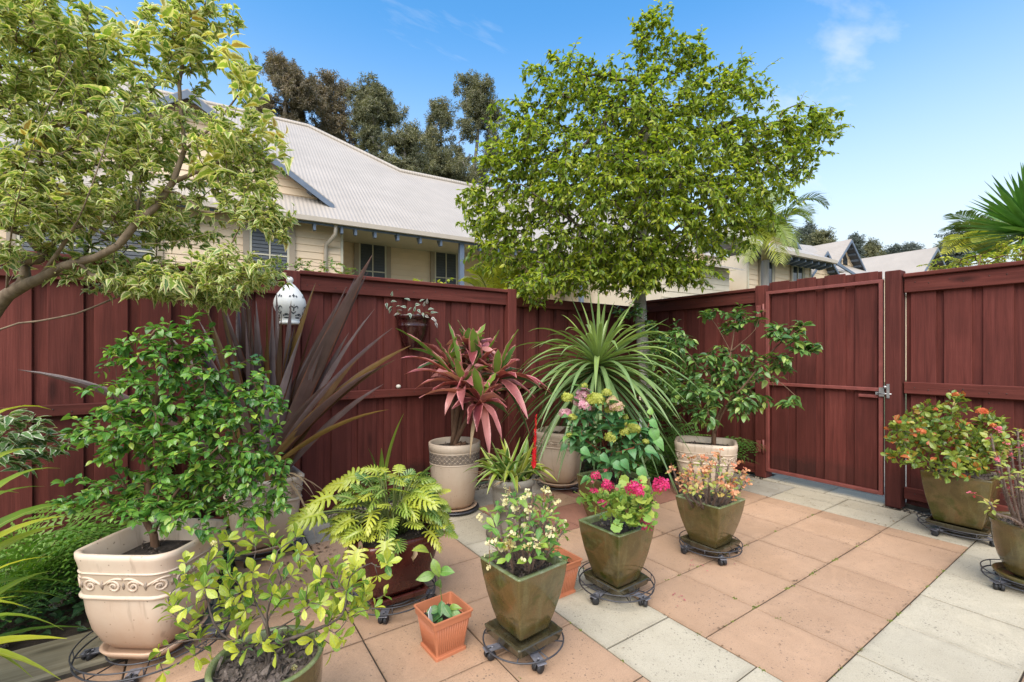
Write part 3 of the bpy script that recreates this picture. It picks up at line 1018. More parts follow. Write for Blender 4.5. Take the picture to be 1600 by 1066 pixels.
class Grow:
    """a branching skeleton: given trunks, each tip is joined to the nearest good node by a curved twig"""
    def __init__(s):
        s.P, s.par, s.D, s.ok, s.chains = [], [], [], [], []

    def trunk(s, pts, par=-1, attach=0.3, step=0.08):
        pts = [Vector(p) for p in pts]
        out = []
        for i in range(len(pts) - 1):
            n = max(1, int((pts[i + 1] - pts[i]).length / step))
            p0, p1, p2, p3 = pts[max(i - 1, 0)], pts[i], pts[i + 1], pts[min(i + 2, len(pts) - 1)]
            for k in range(n):
                t = k / n
                out.append(0.5 * ((2 * p1) + (p2 - p0) * t + (2 * p0 - 5 * p1 + 4 * p2 - p3) * t * t + (3 * p1 - p0 - 3 * p2 + p3) * t ** 3))
        out.append(pts[-1])
        ch = [par] if par >= 0 else []
        for i, p in enumerate(out):
            if par >= 0 and i == 0:
                continue
            s.P.append(p)
            s.par.append(ch[-1] if ch else -1)
            s.D.append((out[min(i + 1, len(out) - 1)] - out[max(i - 1, 0)]).normalized())
            s.ok.append(i / len(out) >= attach)
            ch.append(len(s.P) - 1)
        s.chains.append((ch, True))
        return ch

    def near(s, p):
        return min(range(len(s.P)), key=lambda i: (s.P[i] - Vector(p)).length)

    def tips(s, tips, step=0.06, wig=0.1, turn=0.45, sag=0.0):
        cap = len(s.P) + len(tips) * 60
        A = np.full((cap, 3), 1e6)
        Dn = np.zeros((cap, 3))
        n = len(s.P)
        A[:n] = [tuple(p) for p in s.P]
        A[:n][~np.array(s.ok)] = 1e6
        Dn[:n] = [tuple(d) for d in s.D]
        root = s.P[s.chains[0][0][-1]]
        for tp in sorted(tips, key=lambda q: (q - root).length):
            v = np.array(tp) - A[:n]
            d = np.linalg.norm(v, axis=1)
            c = (v * Dn[:n]).sum(1) / np.maximum(d, 1e-6)
            j = int(np.argmin(d * (1 + turn * (1 - c))))
            p0 = s.P[j]
            L = (tp - p0).length
            if L < step * 0.5:
                continue
            k = max(2, int(L / step))
            c1 = p0 + s.D[j] * L * 0.35 + Vector((0, 0, -sag * L))
            ph = vrand(wig * L * 0.25)
            ch = [j]
            for i in range(1, k + 1):
                t = i / k
                p = p0 * (1 - t) ** 2 + c1 * 2 * t * (1 - t) + tp * t * t + ph * sin(pi * t) * 0.6 + vrand(step * wig * 0.35) * (1 if i < k else 0)
                dr = (p - s.P[ch[-1]])
                dr = dr.normalized() if dr.length > 1e-6 else s.D[j]
                s.P.append(p)
                s.par.append(ch[-1])
                s.D.append(dr)
                s.ok.append(True)
                if n < cap:
                    A[n], Dn[n] = tuple(p), tuple(dr)
                    n += 1
                ch.append(len(s.P) - 1)
            s.chains.append((ch, False))

    def build(s, name, mat, parent, rtip=0.0016, pw=0.42, rmax=0.1, flare=0.0, limb=None):
        cnt = [0] * len(s.P)
        has = [False] * len(s.P)
        for p in s.par:
            if p >= 0:
                has[p] = True
        for i in range(len(s.P) - 1, -1, -1):
            if not has[i]:
                cnt[i] += 1
            if s.par[i] >= 0:
                cnt[s.par[i]] += cnt[i]
        # trunks may carry later-made nodes: run again so that parents made later settle
        rad = [min(rmax, rtip * c ** pw) for c in cnt]
        mb, m2 = MB(), MB()
        for ci, (ch, tr) in enumerate(s.chains):
            if len(ch) < 2:
                continue
            r = [rad[i] for i in ch]
            if s.par[ch[1]] == ch[0]:
                r[0] = min(r[0], r[1] * 1.2)
            if tr and flare:
                for q in range(min(4, len(r))):
                    r[q] *= 1 + flare * (1 - q / 4) ** 2
            r[-1] *= 0.6
            (m2 if limb and ci else mb).tube([s.P[i] for i in ch], r, 10 if max(r) > 0.02 else (6 if max(r) > 0.005 else 4), True)
        if limb:
            m2.obj('limbs', limb, parent)
        return mb.obj(name, mat, parent)

    def twigs(s):
        return [[s.P[i] for i in ch] for ch, tr in s.chains if not tr]


def sample_blobs(blobs, n, shell=0.45):
    """points in ellipsoids (centre, across, depth, height, weight), denser towards the skin"""
    tot = sum(b[4] for b in blobs)
    out = []
    for c, rx, ry, rz, w in blobs:
        for _ in range(max(1, round(n * w / tot))):
            v = vrand().normalized() * (shell + (1 - shell) * R.random()) ** 0.6 * U(0.75, 1.04)
            out.append(c + RT * v.x * rx + FW * v.y * ry + UP * v.z * rz)
    return out


def dress(twigs, per, span, size, nprot, spread=1.0, up=0.5, droop=0.0, young=0.25, sizevar=0.3, whorl=0, inward=0.0):
    """leaves along the last part of each twig; whorl>0 makes rosettes at the tip"""
    out = []
    for tw in twigs:
        L = [0.0]
        for a, b in zip(tw[::-1], tw[::-1][1:]):
            L.append(L[-1] + (a - b).length)
        rev = tw[::-1]
        tip_dir = (rev[0] - rev[1]).normalized() if (rev[0] - rev[1]).length > 1e-6 else UP.copy()
        m = per if isinstance(per, int) else R.randint(*per)
        ph = U(0, 6.28)
        for k in range(m):
            if whorl and k < whorl:
                sdist = U(0, 0.004)
            else:
                sdist = span * (k + U(.0, .8)) / m
            sdist = min(sdist, L[-1])
            i = 0
            while i < len(L) - 2 and L[i + 1] < sdist:
                i += 1
            seg = max(1e-6, L[i + 1] - L[i])
            p = rev[i].lerp(rev[i + 1], min(1, (sdist - L[i]) / seg))
            d = (rev[i] - rev[i + 1])
            d = d.normalized() if d.length > 1e-6 else tip_dir
            ph += 2.4 if whorl else pi + U(-.6, .6)
            a = d.orthogonal().normalized()
            b = d.cross(a)
            sd = a * cos(ph) + b * sin(ph)
            if not whorl and abs(d.z) < .8:      # leaves lie in a flat spray
                flat = d.cross(UP).normalized()
                sd = (flat * (1 if k % 2 else -1) + sd * .5).normalized()
            fw = 0.55 + (0.5 if k == 0 else 0)
            dr = (d * fw + sd * spread * (0.35 if (k == 0 and not whorl) else 1) + UP * U(-.15, .25) - UP * droop + vrand(.12)).normalized()
            nr = (UP * up + vrand(.33) + (d if whorl else UP * .3)).normalized()
            age = min(0.99, max(0.0, (sdist / max(span, 1e-6)) * 0.75 + U(-.2, .3))) if R.random() < .8 else R.random()
            if R.random() > young:
                age = 0.25 + 0.74 * R.random() * (0.4 + 0.6 * min(1, sdist / max(span, 1e-6) + .4))
            s_ = size * U(1 - sizevar, 1 + sizevar) * (0.7 if k == 0 else 1)
            out.append((leafM(p, dr, nr, s_), R.randrange(nprot), min(.99, age)))
    return out


def bez(a, b, c, n):
    return [a * (1 - t) ** 2 + b * 2 * t * (1 - t) + c * t * t for t in [i / n for i in range(n + 1)]]


def strap(name, parent, pts, w, mat, age=0.5, fold=0.35, tipw=0.35, roll=0.0, nhint=None, basew=0.55, wave=0.0):
    """a long blade along pts: V-folded, tapering to a point"""
    n = len(pts) - 1
    V, F, T_ = [], [], []
    t0 = (pts[-1] - pts[0])
    for i, p in enumerate(pts):
        t = i / n
        d = (pts[min(i + 1, n)] - pts[max(i - 1, 0)]).normalized()
        hint = nhint if nhint is not None else UP
        x = d.cross(hint)
        x = x.normalized() if x.length > 1e-3 else d.orthogonal().normalized()
        z = x.cross(d)
        if roll:
            q = roll * (0.3 + t)
            x, z = x * cos(q) + z * sin(q), z * cos(q) - x * sin(q)
        ww = w * 0.5 * (basew + (1 - basew) * min(1, t / 0.3)) * max(0.03, (1 - max(0, (t - tipw) / (1 - tipw)) ** 1.7))
        fz = fold * ww
        wv = wave * w * sin(t * 17 + age * 30)
        V += [p - x * ww + z * (fz + wv), p, p + x * ww + z * (fz - wv)]
        T_ += [(0, t), (.5, t), (1, t)]
        if i:
            b = 3 * i
            F += [(b - 3, b - 2, b + 1, b), (b - 2, b - 1, b + 2, b + 1)]
    o = link(name, mesh_uv(V, F, T_, name, mat), parent)
    o.color = (min(.99, max(0, age)), 0, 0, 1)
    return o


# ================================================================ pots
def sec_round(n=40):
    return [Vector((cos(2 * pi * k / n), sin(2 * pi * k / n), 0)) for k in range(n)]


def sec_sq(c=0.12, n=5, ax=1.0, ay=1.0, bulge=0.0):
    out = []
    for q in range(4):
        cx, cy = [(1, 1), (-1, 1), (-1, -1), (1, -1)][q]
        for k in range(n + 1):
            a = pi / 2 * (q + k / n)
            out.append(Vector(((cx * (1 - c) + c * cos(a)) * ax, (cy * (1 - c) + c * sin(a)) * ay, 0)))
        # a point half way along the next side, pushed out a little
        a = pi / 2 * (q + 1)
        out.append(Vector(((1 + bulge) * cos(a) * ax, (1 + bulge) * sin(a) * ay, 0)))
    return out


def interp(prof, z):
    for (r0, z0), (r1, z1) in zip(prof, prof[1:]):
        if z0 <= z <= z1 and z1 > z0:
            return r0 + (r1 - r0) * (z - z0) / (z1 - z0)
    return prof[-1][0]


def pot(parent, prof, sec, mat, thick=0.022, soil=0.05, soilmat='soil', rim=None, name='pot'):
    """prof: (half width, z) from foot to rim; a real wall with thickness, soil inside"""
    mb = MB()
    ztop, rtop = prof[-1][1], prof[-1][0]
    zs = ztop - soil
    rings = [[p * r + UP * z for p in sec] for r, z in prof]
    if rim:
        mb.loft(rings[:-1] + [[p * (rtop - .001) + UP * (ztop - .006) for p in sec]], True, False)
        m2 = MB().loft([[p * (rtop - .001) + UP * (ztop - .006) for p in sec], [p * (rtop + .001) + UP * (ztop - .002) for p in sec],
                        [p * (rtop - .004) + UP * (ztop + .001) for p in sec], [p * (rtop - thick + .003) + UP * (ztop + .0005) for p in sec],
                        [p * (rtop - thick) + UP * (ztop - .004) for p in sec], [p * (interp(prof, zs + .02) - thick) + UP * (zs + .02) for p in sec],
                        [p * (interp(prof, zs - .03) - thick) + UP * (zs - .03) for p in sec]])
        o = mb.obj(name, MAT[mat], parent)
        m2.obj('rim', MAT[rim], o)
    else:
        mb.loft(rings + [[p * (rtop - thick * .5) + UP * (ztop + .005) for p in sec], [p * (rtop - thick) + UP * (ztop - .002) for p in sec],
                         [p * (interp(prof, zs) - thick) + UP * zs for p in sec], [p * (interp(prof, zs - .03) - thick) + UP * (zs - .03) for p in sec]], True, False)
        o = mb.obj(name, MAT[mat], parent)
    rs = interp(prof, zs) - thick * .9
    sm = MB()
    nr = 7
    rr = []
    for j in range(nr + 1):
        f = 1 - j / nr * .97
        rr.append([p * rs * f + UP * (zs + .010 * (1 - f) + (U(-.005, .007) if j else 0)) for p in sec])
    sm.loft(rr, False, True)
    sm.obj('soil', MAT[soilmat], parent)
    # loose lumps on the soil
    lm = MB()
    for _ in range(260 if soilmat == 'mulch' else 110):
        q = R.choice(sec) * rs * sqrt(R.random()) * .93
        s = U(.005, .016) if soilmat == 'mulch' else U(.003, .010)
        c = q + UP * (zs + .009)
        lm.add([c + vrand(s * .9) for _ in range(4)], [(0, 1, 2), (0, 2, 3), (0, 3, 1), (1, 3, 2)])
    lm.obj('soil_crumbs', MAT['mulch'], parent, kind='stuff')
    return o


def on_pot(prof, sec, z0, pts, off=0.0):
    """map (distance along the wall, height) to the pot's surface"""
    r = interp(prof, z0)
    P = [p * r for p in sec] + [sec[0] * r]
    L = [0.0]
    for a, b in zip(P, P[1:]):
        L.append(L[-1] + (b - a).length)
    out = []
    for s_, z in pts:
        s_ = s_ % L[-1]
        i = 0
        while i < len(P) - 2 and L[i + 1] < s_:
            i += 1
        f = (s_ - L[i]) / max(1e-6, L[i + 1] - L[i])
        q = P[i].lerp(P[i + 1], f) * (interp(prof, z) / r)
        out.append(q + q.normalized() * off + UP * z)
    return out, L[-1]


def scroll_band(parent, prof, sec, zc, h, motif, wash='wash', body='pinkpot', rails=True):
    """raised scrolls between two raised lines running round the pot"""
    _, L = on_pot(prof, sec, zc, [(0, zc)])
    n = max(4, round(L / motif))
    m = L / n
    mb, md = MB(), MB()
    for k in range(n):
        s0 = k * m
        for sg in (-1, 1):
            sp = []
            for i in range(17):
                a = i / 16 * 3.3 * pi
                rr = h * .42 * (1 - i / 19)
                sp.append((s0 + m / 2 + sg * (m * .22 + rr * cos(a + .4)), zc - h * .06 + rr * sin(a + .4) * .9))
            P, _ = on_pot(prof, sec, zc, sp, .0015)
            mb.tube(P, [.0052 * (1 - .4 * i / 16) for i in range(17)], 5)
            arc = [(s0 + m / 2 + sg * m * (.02 + .46 * t), zc + h * (.42 * sin(pi * (.35 + .65 * t)) )) for t in [i / 8 for i in range(9)]]
            P, _ = on_pot(prof, sec, zc, arc, .001)
            mb.tube(P, .0045, 5)
            P, _ = on_pot(prof, sec, zc, [(s0 + m / 2 + sg * m * .22, zc - h * .05)], .0005)
            md.ball(P[0], h * .12, 7, 5)
        P, _ = on_pot(prof, sec, zc, [(s0 + m / 2, zc - h * .22), (s0 + m / 2, zc), (s0 + m / 2, zc + h * .2)], .0)
        md.tube(P, [.003, h * .11, .002], 6)
        P, _ = on_pot(prof, sec, zc, [(s0, zc - h * .28), (s0, zc), (s0, zc + h * .28)], .0)
        md.tube(P, [.002, h * .14, .002], 6)
    bm_ = MB().loft([[p * (interp(prof, z) + .0009) + UP * z for p in sec] for z in (zc - h * .62, zc - h * .2, zc + h * .2, zc + h * .60)])
    bm_.obj('band', MAT['bandwash'], parent)
    mb.obj('scroll_relief', MAT[body], parent)
    md.obj('relief_wash', MAT[wash], parent)
    if rails:
        lm = MB()
        for z, r in ((zc + h * .68, .004), (zc - h * .78, .0085)):
            lm.loft([[p * (interp(prof, z) + q[0]) + UP * (z + q[1]) for p in sec] for q in ((-.004, -r * 1.2), (r * .8, -r * .6), (r, 0), (r * .8, r * .6), (-.004, r * 1.2))])
        lm.obj('moulding', MAT[body], parent)


def square_saucer(label, x, y, z, half, rz, h=0.035, mat='oltray', cat='saucer', group=None):
    s = thing('saucer', label, cat, (x, y, z), rz, group)
    sc = sec_sq(.10, 4)
    MB().loft([[p * (half * .93) for p in sc], [p * half + UP * h * .9 for p in sc], [p * (half - .004) + UP * h for p in sc], [p * (half - .013) + UP * h for p in sc],
               [p * (half - .020) + UP * .012 for p in sc]], True, True, False).obj('saucer_tray', MAT[mat], s)
    return s


def round_saucer(label, x, y, z, r, h=0.03, mat='creampot', sec=None, rz=0.0, group=None):
    s = thing('saucer', label, 'saucer', (x, y, z), rz, group)
    sc = sec or sec_round(36)
    MB().loft([[p * (r * .88) for p in sc], [p * r + UP * h * .9 for p in sc], [p * (r - .003) + UP * h for p in sc], [p * (r - .011) + UP * h for p in sc],
               [p * (r * .86) + UP * .010 for p in sc]], True, True).obj('saucer_tray', MAT[mat], s)
    return s


CG = 'wheeled wire plant caddies under the pots'


def caddy(label, x, y, r, rz=0.0, n=4, z=0.048):
    """two wire rings, flat brackets and swivel castors"""
    c = thing('plant_caddy', label, 'plant caddy', (x, y, 0), rz, CG)
    MB().ring((0, 0, z), r, .0035, 44).ring((0, 0, z - .004), r * .62, .0032, 36).obj('wire_ring', MAT['wire'], c)
    MB().ring((0, 0, z + .030), r * 1.02, .0028, 44).obj('guard_ring', MAT['wire'], c) if r > .165 else None
    sp = MB()
    for k in range(8):
        a = 2 * pi * k / 8 + .2
        sp.tube([(r * .2 * cos(a), r * .2 * sin(a), z - .006), (r * cos(a), r * sin(a), z - .002)] + ([(r * 1.02 * cos(a), r * 1.02 * sin(a), z + .03)] if r > .165 else []), .0026, 5)
    sp.obj('wire_spokes', MAT['wire'], c)
    for k in range(n):
        a = 2 * pi * (k + .5) / n
        M = Matrix.Rotation(a, 4, 'Z') @ Matrix.Translation((r * .86, 0, 0))
        br = MB().bbox(-.042, .030, -.019, .019, z - .012, z - .0085, .001, M=M)
        br.tube([M @ Vector((-.005, 0, z - .0086)), M @ Vector((-.005, 0, z - .003))], .006, 8)
        b = br.obj('caster_bracket', MAT['bracket'], c)
        W = M @ Matrix.Rotation(U(-1.2, 1.2), 4, 'Z')
        wm = MB()
        for sgn in (-1, 1):
            prof = [(.004, .006), (.016, .004), (.0185, .008), (.0185, .016), (.015, .0195), (.004, .0205)]
            rings = [[W @ Vector((.006 + rr * cos(2 * pi * q / 16), sgn * yy, .0188 + rr * sin(2 * pi * q / 16))) for q in range(16)] for rr, yy in prof]
            wm.loft(rings, True, True)
        hood = [W @ Vector((.006 + .021 * cos(q), 0, .019 + .021 * sin(q))) for q in [.1 + i * .3 for i in range(9)]]
        wm.tube(hood, .0045, 5)
        wm.tube([W @ Vector((-.008, 0, .030)), W @ Vector((-.008, 0, z - .011))], .006, 7)
        wm.obj('caster', MAT['rubber'], b)
    return c

# ================================================================ leaf materials (0 = young leaf, 1 = old leaf)
LM = {}
LM['tree'] = leafmat('tree_leaf', [(0, (0.54, 0.54, 0.055)), (.25, (0.40, 0.46, 0.048)), (.6, (0.22, 0.31, 0.040)), (1, (0.085, 0.16, 0.03))], .34, .50, (0.2, .28, .08))
LM['maple'] = leafmat('variegated_leaf', [(0, (0.46, 0.27, 0.07)), (.08, (0.48, 0.44, 0.08)), (.16, (0.34, 0.45, 0.065)), (.6, (0.20, 0.34, 0.07)), (1, (0.085, 0.19, 0.065))], .5, .45, (.28, .33, .1), edge=(0.74, 0.70, 0.38), edge_w=.26)
LM['lilly'] = leafmat('glossy_leaf', [(0, (0.34, 0.43, 0.06)), (.25, (0.20, 0.36, 0.05)), (.6, (0.095, 0.24, 0.042)), (1, (0.04, 0.12, 0.034))], .20, .30, (.16, .27, .07))
LM['camellia'] = leafmat('camellia_leaf', [(0, (0.34, 0.42, 0.09)), (.3, (0.16, 0.27, 0.065)), (.65, (0.085, 0.18, 0.05)), (1, (0.04, 0.10, 0.035))], .18, .28, (.14, .22, .07))
LM['gardenia'] = leafmat('lime_leaf', [(0, (0.47, 0.50, 0.05)), (.35, (0.36, 0.43, 0.05)), (.65, (0.19, 0.32, 0.04)), (1, (0.045, 0.15, 0.035))], .24, .33, (.35, .42, .12))
LM['ixora'] = leafmat('ixora_leaf', [(0, (0.42, 0.10, 0.03)), (.10, (0.40, 0.23, 0.04)), (.18, (0.31, 0.34, 0.045)), (.6, (0.16, 0.24, 0.04)), (1, (0.055, 0.125, 0.028))], .26, .3, (.3, .36, .1))
LM['phormium'] = leafmat('bronze_flax_blade', [(0, (0.20, 0.125, 0.022)), (.2, (0.13, 0.070, 0.03)), (.45, (0.085, 0.045, 0.038)), (.7, (0.105, 0.065, 0.062)), (1, (0.24, 0.18, 0.185))], .26, .15, None, edge=(0.14, 0.05, 0.03), edge_w=.46, spec=.6)
LM['dry'] = leafmat('dry_blade', [(0, (0.42, 0.31, 0.18)), (1, (0.22, 0.14, 0.08))], .7, .2, None)
LM['cordyline'] = leafmat('pink_ti_leaf', [(0, (0.24, 0.36, 0.06)), (.22, (0.09, 0.20, 0.05)), (.34, (0.055, 0.10, 0.05)), (.42, (0.17, 0.042, 0.045)), (.7, (0.29, 0.062, 0.078)), (1, (0.54, 0.25, 0.22))], .32, .28, None, edge=(0.60, 0.24, 0.23), edge_w=.40, mid_w=.04)
LM['grasspalm'] = leafmat('strap_leaf', [(0, (0.27, 0.35, 0.09)), (.4, (0.18, 0.27, 0.10)), (1, (0.09, 0.165, 0.06))], .30, .22, (.22, .30, .12), mid_w=.12)
LM['brom'] = leafmat('bromeliad_blade', [(0, (0.36, 0.38, 0.05)), (.5, (0.17, 0.27, 0.04)), (.85, (0.07, 0.16, 0.035)), (1, (0.45, 0.36, 0.22))], .3, .25, None, edge=(.42, .40, .16), edge_w=.43)
LM['spike'] = leafmat('red_bract', [(0, (0.62, 0.018, 0.020)), (1, (0.42, 0.010, 0.018))], .4, .2, None)
LM['xanadu'] = leafmat('lobed_leaf', [(0, (0.46, 0.47, 0.045)), (.4, (0.31, 0.38, 0.045)), (.75, (0.13, 0.25, 0.045)), (1, (0.06, 0.15, 0.04))], .26, .3, (.42, .45, .12), mid_w=.05)
LM['hydrangea'] = leafmat('hydrangea_leaf', [(0, (0.20, 0.36, 0.06)), (.35, (0.105, 0.26, 0.085)), (1, (0.055, 0.155, 0.06))], .42, .25, (.14, .26, .09))
LM['thorn'] = leafmat('euphorbia_leaf', [(0, (0.30, 0.40, 0.055)), (.5, (0.13, 0.28, 0.045)), (1, (0.06, 0.17, 0.035))], .35, .28, (.25, .34, .1))
LM['thorny'] = leafmat('euphorbia_leaf_yellow', [(0, (0.45, 0.30, 0.08)), (.4, (0.34, 0.36, 0.07)), (1, (0.11, 0.20, 0.035))], .35, .28, (.3, .36, .1))
LM['geranium'] = leafmat('geranium_leaf', [(0, (0.37, 0.43, 0.07)), (.6, (0.21, 0.34, 0.06)), (1, (0.10, 0.22, 0.045))], .55, .3, None)
LM['seedling'] = leafmat('seedling_leaf', [(0, (0.34, 0.40, 0.06)), (.3, (0.13, 0.26, 0.05)), (1, (0.055, 0.15, 0.05))], .28, .25, (.2, .3, .1))
LM['lime'] = leafmat('lime_strap', [(0, (0.42, 0.43, 0.035)), (.4, (0.25, 0.36, 0.04)), (1, (0.09, 0.19, 0.03))], .3, .3, (.4, .42, .1), mid_w=.05)
LM['fern'] = leafmat('fern_frond', [(0, (0.22, 0.36, 0.045)), (.5, (0.12, 0.26, 0.04)), (1, (0.035, 0.10, 0.022))], .5, .35, None)
LM['dogwood'] = leafmat('white_edged_leaf', [(0, (0.18, 0.32, 0.09)), (1, (0.10, 0.22, 0.085))], .5, .35, None, edge=(0.66, 0.68, 0.52), edge_w=.33)
LM['cover'] = leafmat('ground_cover_leaf', [(0, (0.06, 0.13, 0.045)), (1, (0.022, 0.062, 0.028))], .4, .2, (.07, .12, .05))
LM['hedge'] = leafmat('hedge_leaf', [(0, (0.40, 0.33, 0.06)), (.3, (0.25, 0.33, 0.05)), (1, (0.08, 0.18, 0.035))], .4, .33, None)
LM['gold'] = leafmat('golden_leaf', [(0, (0.52, 0.49, 0.04)), (.5, (0.38, 0.42, 0.04)), (1, (0.17, 0.27, 0.035))], .4, .36, None)
LM['palm'] = leafmat('palm_leaflet', [(0, (0.46, 0.44, 0.04)), (.5, (0.20, 0.26, 0.045)), (1, (0.10, 0.15, 0.065))], .38, .3, None)
LM['yucca'] = leafmat('yucca_blade', [(0, (0.17, 0.33, 0.06)), (1, (0.06, 0.17, 0.04))], .32, .15, None)
LM['casuarina'] = leafmat('far_tree_foliage', [(0, (0.24, 0.225, 0.11)), (.5, (0.165, 0.165, 0.085)), (1, (0.10, 0.11, 0.065))], .7, .25, None)
LM['rusty'] = leafmat('far_tree_foliage_brown', [(0, (0.29, 0.22, 0.14)), (.5, (0.195, 0.16, 0.10)), (1, (0.115, 0.10, 0.07))], .7, .25, None)
LM['blue'] = leafmat('distant_tree_foliage', [(0, (0.13, 0.15, 0.125)), (1, (0.08, 0.10, 0.09))], .8, .2, None)
LM['trad'] = leafmat('striped_leaf', [(0, (0.07, 0.13, 0.06)), (.7, (0.045, 0.09, 0.045)), (1, (0.16, 0.02, 0.07))], .35, .2, (.045, .08, .04), edge=(.36, .42, .34), edge_w=.27, mid_w=.1)


def flowermat(name, c1, c2, c3=None):
    return leafmat(name, [(0, c1), (.6, c2), (1, c3 or c2)], .55, .35, None)


FM = dict(
    white=flowermat('cream_bract', (0.70, 0.60, 0.26), (0.74, 0.68, 0.42)),
    magenta=flowermat('magenta_petal', (0.66, 0.018, 0.16), (0.58, 0.022, 0.12), (0.70, 0.06, 0.24)),
    peach=flowermat('peach_bract', (0.66, 0.27, 0.13), (0.70, 0.40, 0.22), (0.62, 0.18, 0.10)),
    hpink=flowermat('pink_floret', (0.58, 0.24, 0.33), (0.64, 0.34, 0.42), (0.55, 0.42, 0.36)),
    hlime=flowermat('lime_floret', (0.42, 0.45, 0.06), (0.48, 0.49, 0.10)),
    hmix=flowermat('blush_floret', (0.55, 0.46, 0.20), (0.60, 0.36, 0.30), (0.50, 0.49, 0.18)),
    red=flowermat('red_floret', (0.62, 0.10, 0.035), (0.66, 0.20, 0.07)),
    pink=flowermat('rose_bract', (0.62, 0.045, 0.10), (0.66, 0.16, 0.22)),
    pale=flowermat('dull_pink_floret', (0.30, 0.22, 0.20), (0.42, 0.33, 0.30)))


def petal_cluster(parent, c, r, n, mat, name='flower_head', up=UP, petal=.3, squash=.8, four=False, label=None):
    """a head of many small petals spread over a dome"""
    V, F, T_, A = [], [], [], []
    q = up.to_track_quat('Z', 'Y').to_matrix()
    for i in range(n):
        z = 1 - 1.5 * (i + .5) / n
        a = i * 2.4
        d = Vector((sqrt(max(0, 1 - z * z)) * cos(a), sqrt(max(0, 1 - z * z)) * sin(a), z * squash))
        d = q @ d
        p = c + d * r * U(.72, 1.0)
        nrm = (d + vrand(.3)).normalized()
        x = nrm.orthogonal().normalized()
        y = nrm.cross(x)
        s = r * petal * U(.8, 1.2)
        a0, age = U(0, 6), R.random()
        for k in range(4 if four else 3):
            t = a0 + k * 2 * pi / (4 if four else 3)
            u, v = x * cos(t) + y * sin(t), y * cos(t) - x * sin(t)
            b = len(V)
            V += [p, p + u * s * .6 - v * s * .42 + nrm * s * .15, p + u * s + nrm * s * .1, p + u * s * .6 + v * s * .42 + nrm * s * .15]
            T_ += [(.5, 0), (0, .6), (.5, 1), (1, .6)]
            A += [age] * 4
            F.append((b, b + 1, b + 2, b + 3))
    o = link(name, mesh_uv(V, F, T_, name, mat, A), parent, label=label)
    o.color = (0, 0, 0, 1)
    return o


def little_flower(mat, r=.006, pet=2):
    V, F, T_ = [], [], []
    for k in range(pet):
        t = k * 2 * pi / pet
        u, v = Vector((cos(t), sin(t), 0)), Vector((-sin(t), cos(t), 0))
        b = len(V)
        V += [Vector((0, 0, 0)), u * r * .35 - v * r * .72 + UP * r * .22, u * r * .95 - v * r * .5 + UP * r * .32, u * r * 1.1 + UP * r * .25, u * r * .95 + v * r * .5 + UP * r * .32, u * r * .35 + v * r * .72 + UP * r * .22]
        T_ += [(.5, 0), (0, .4), (.2, .8), (.5, 1), (.8, .8), (1, .4)]
        F += [(b, b + 1, b + 2, b + 3), (b, b + 3, b + 4, b + 5)]
    b = len(V)
    V += [Vector((r * .3 * cos(a), r * .3 * sin(a), r * .35)) for a in (0, 1.57, 3.14, 4.71)] + [Vector((0, 0, r * .7))]
    T_ += [(.5, 0)] * 5
    F += [(b, b + 1, b + 4), (b + 1, b + 2, b + 4), (b + 2, b + 3, b + 4), (b + 3, b, b + 4)]
    return mesh_uv(V, F, T_, 'flower', mat)


def rot(sec, a):
    m = Matrix.Rotation(a, 3, 'Z')
    return [m @ p for p in sec]


def quad_blob(pxs, d0, dz, w=1.0):
    """crown lobe: (x, y, half width, half height) in photo pixels at depth d0, dz deep"""
    x, y, rx, rz = pxs
    return (at(x, y, d0), rx / FPX * d0, dz, rz / FPX * d0, w)


def rel(t, blobs):
    return [(c - t.location, a, b, e, w) for c, a, b, e, w in blobs]


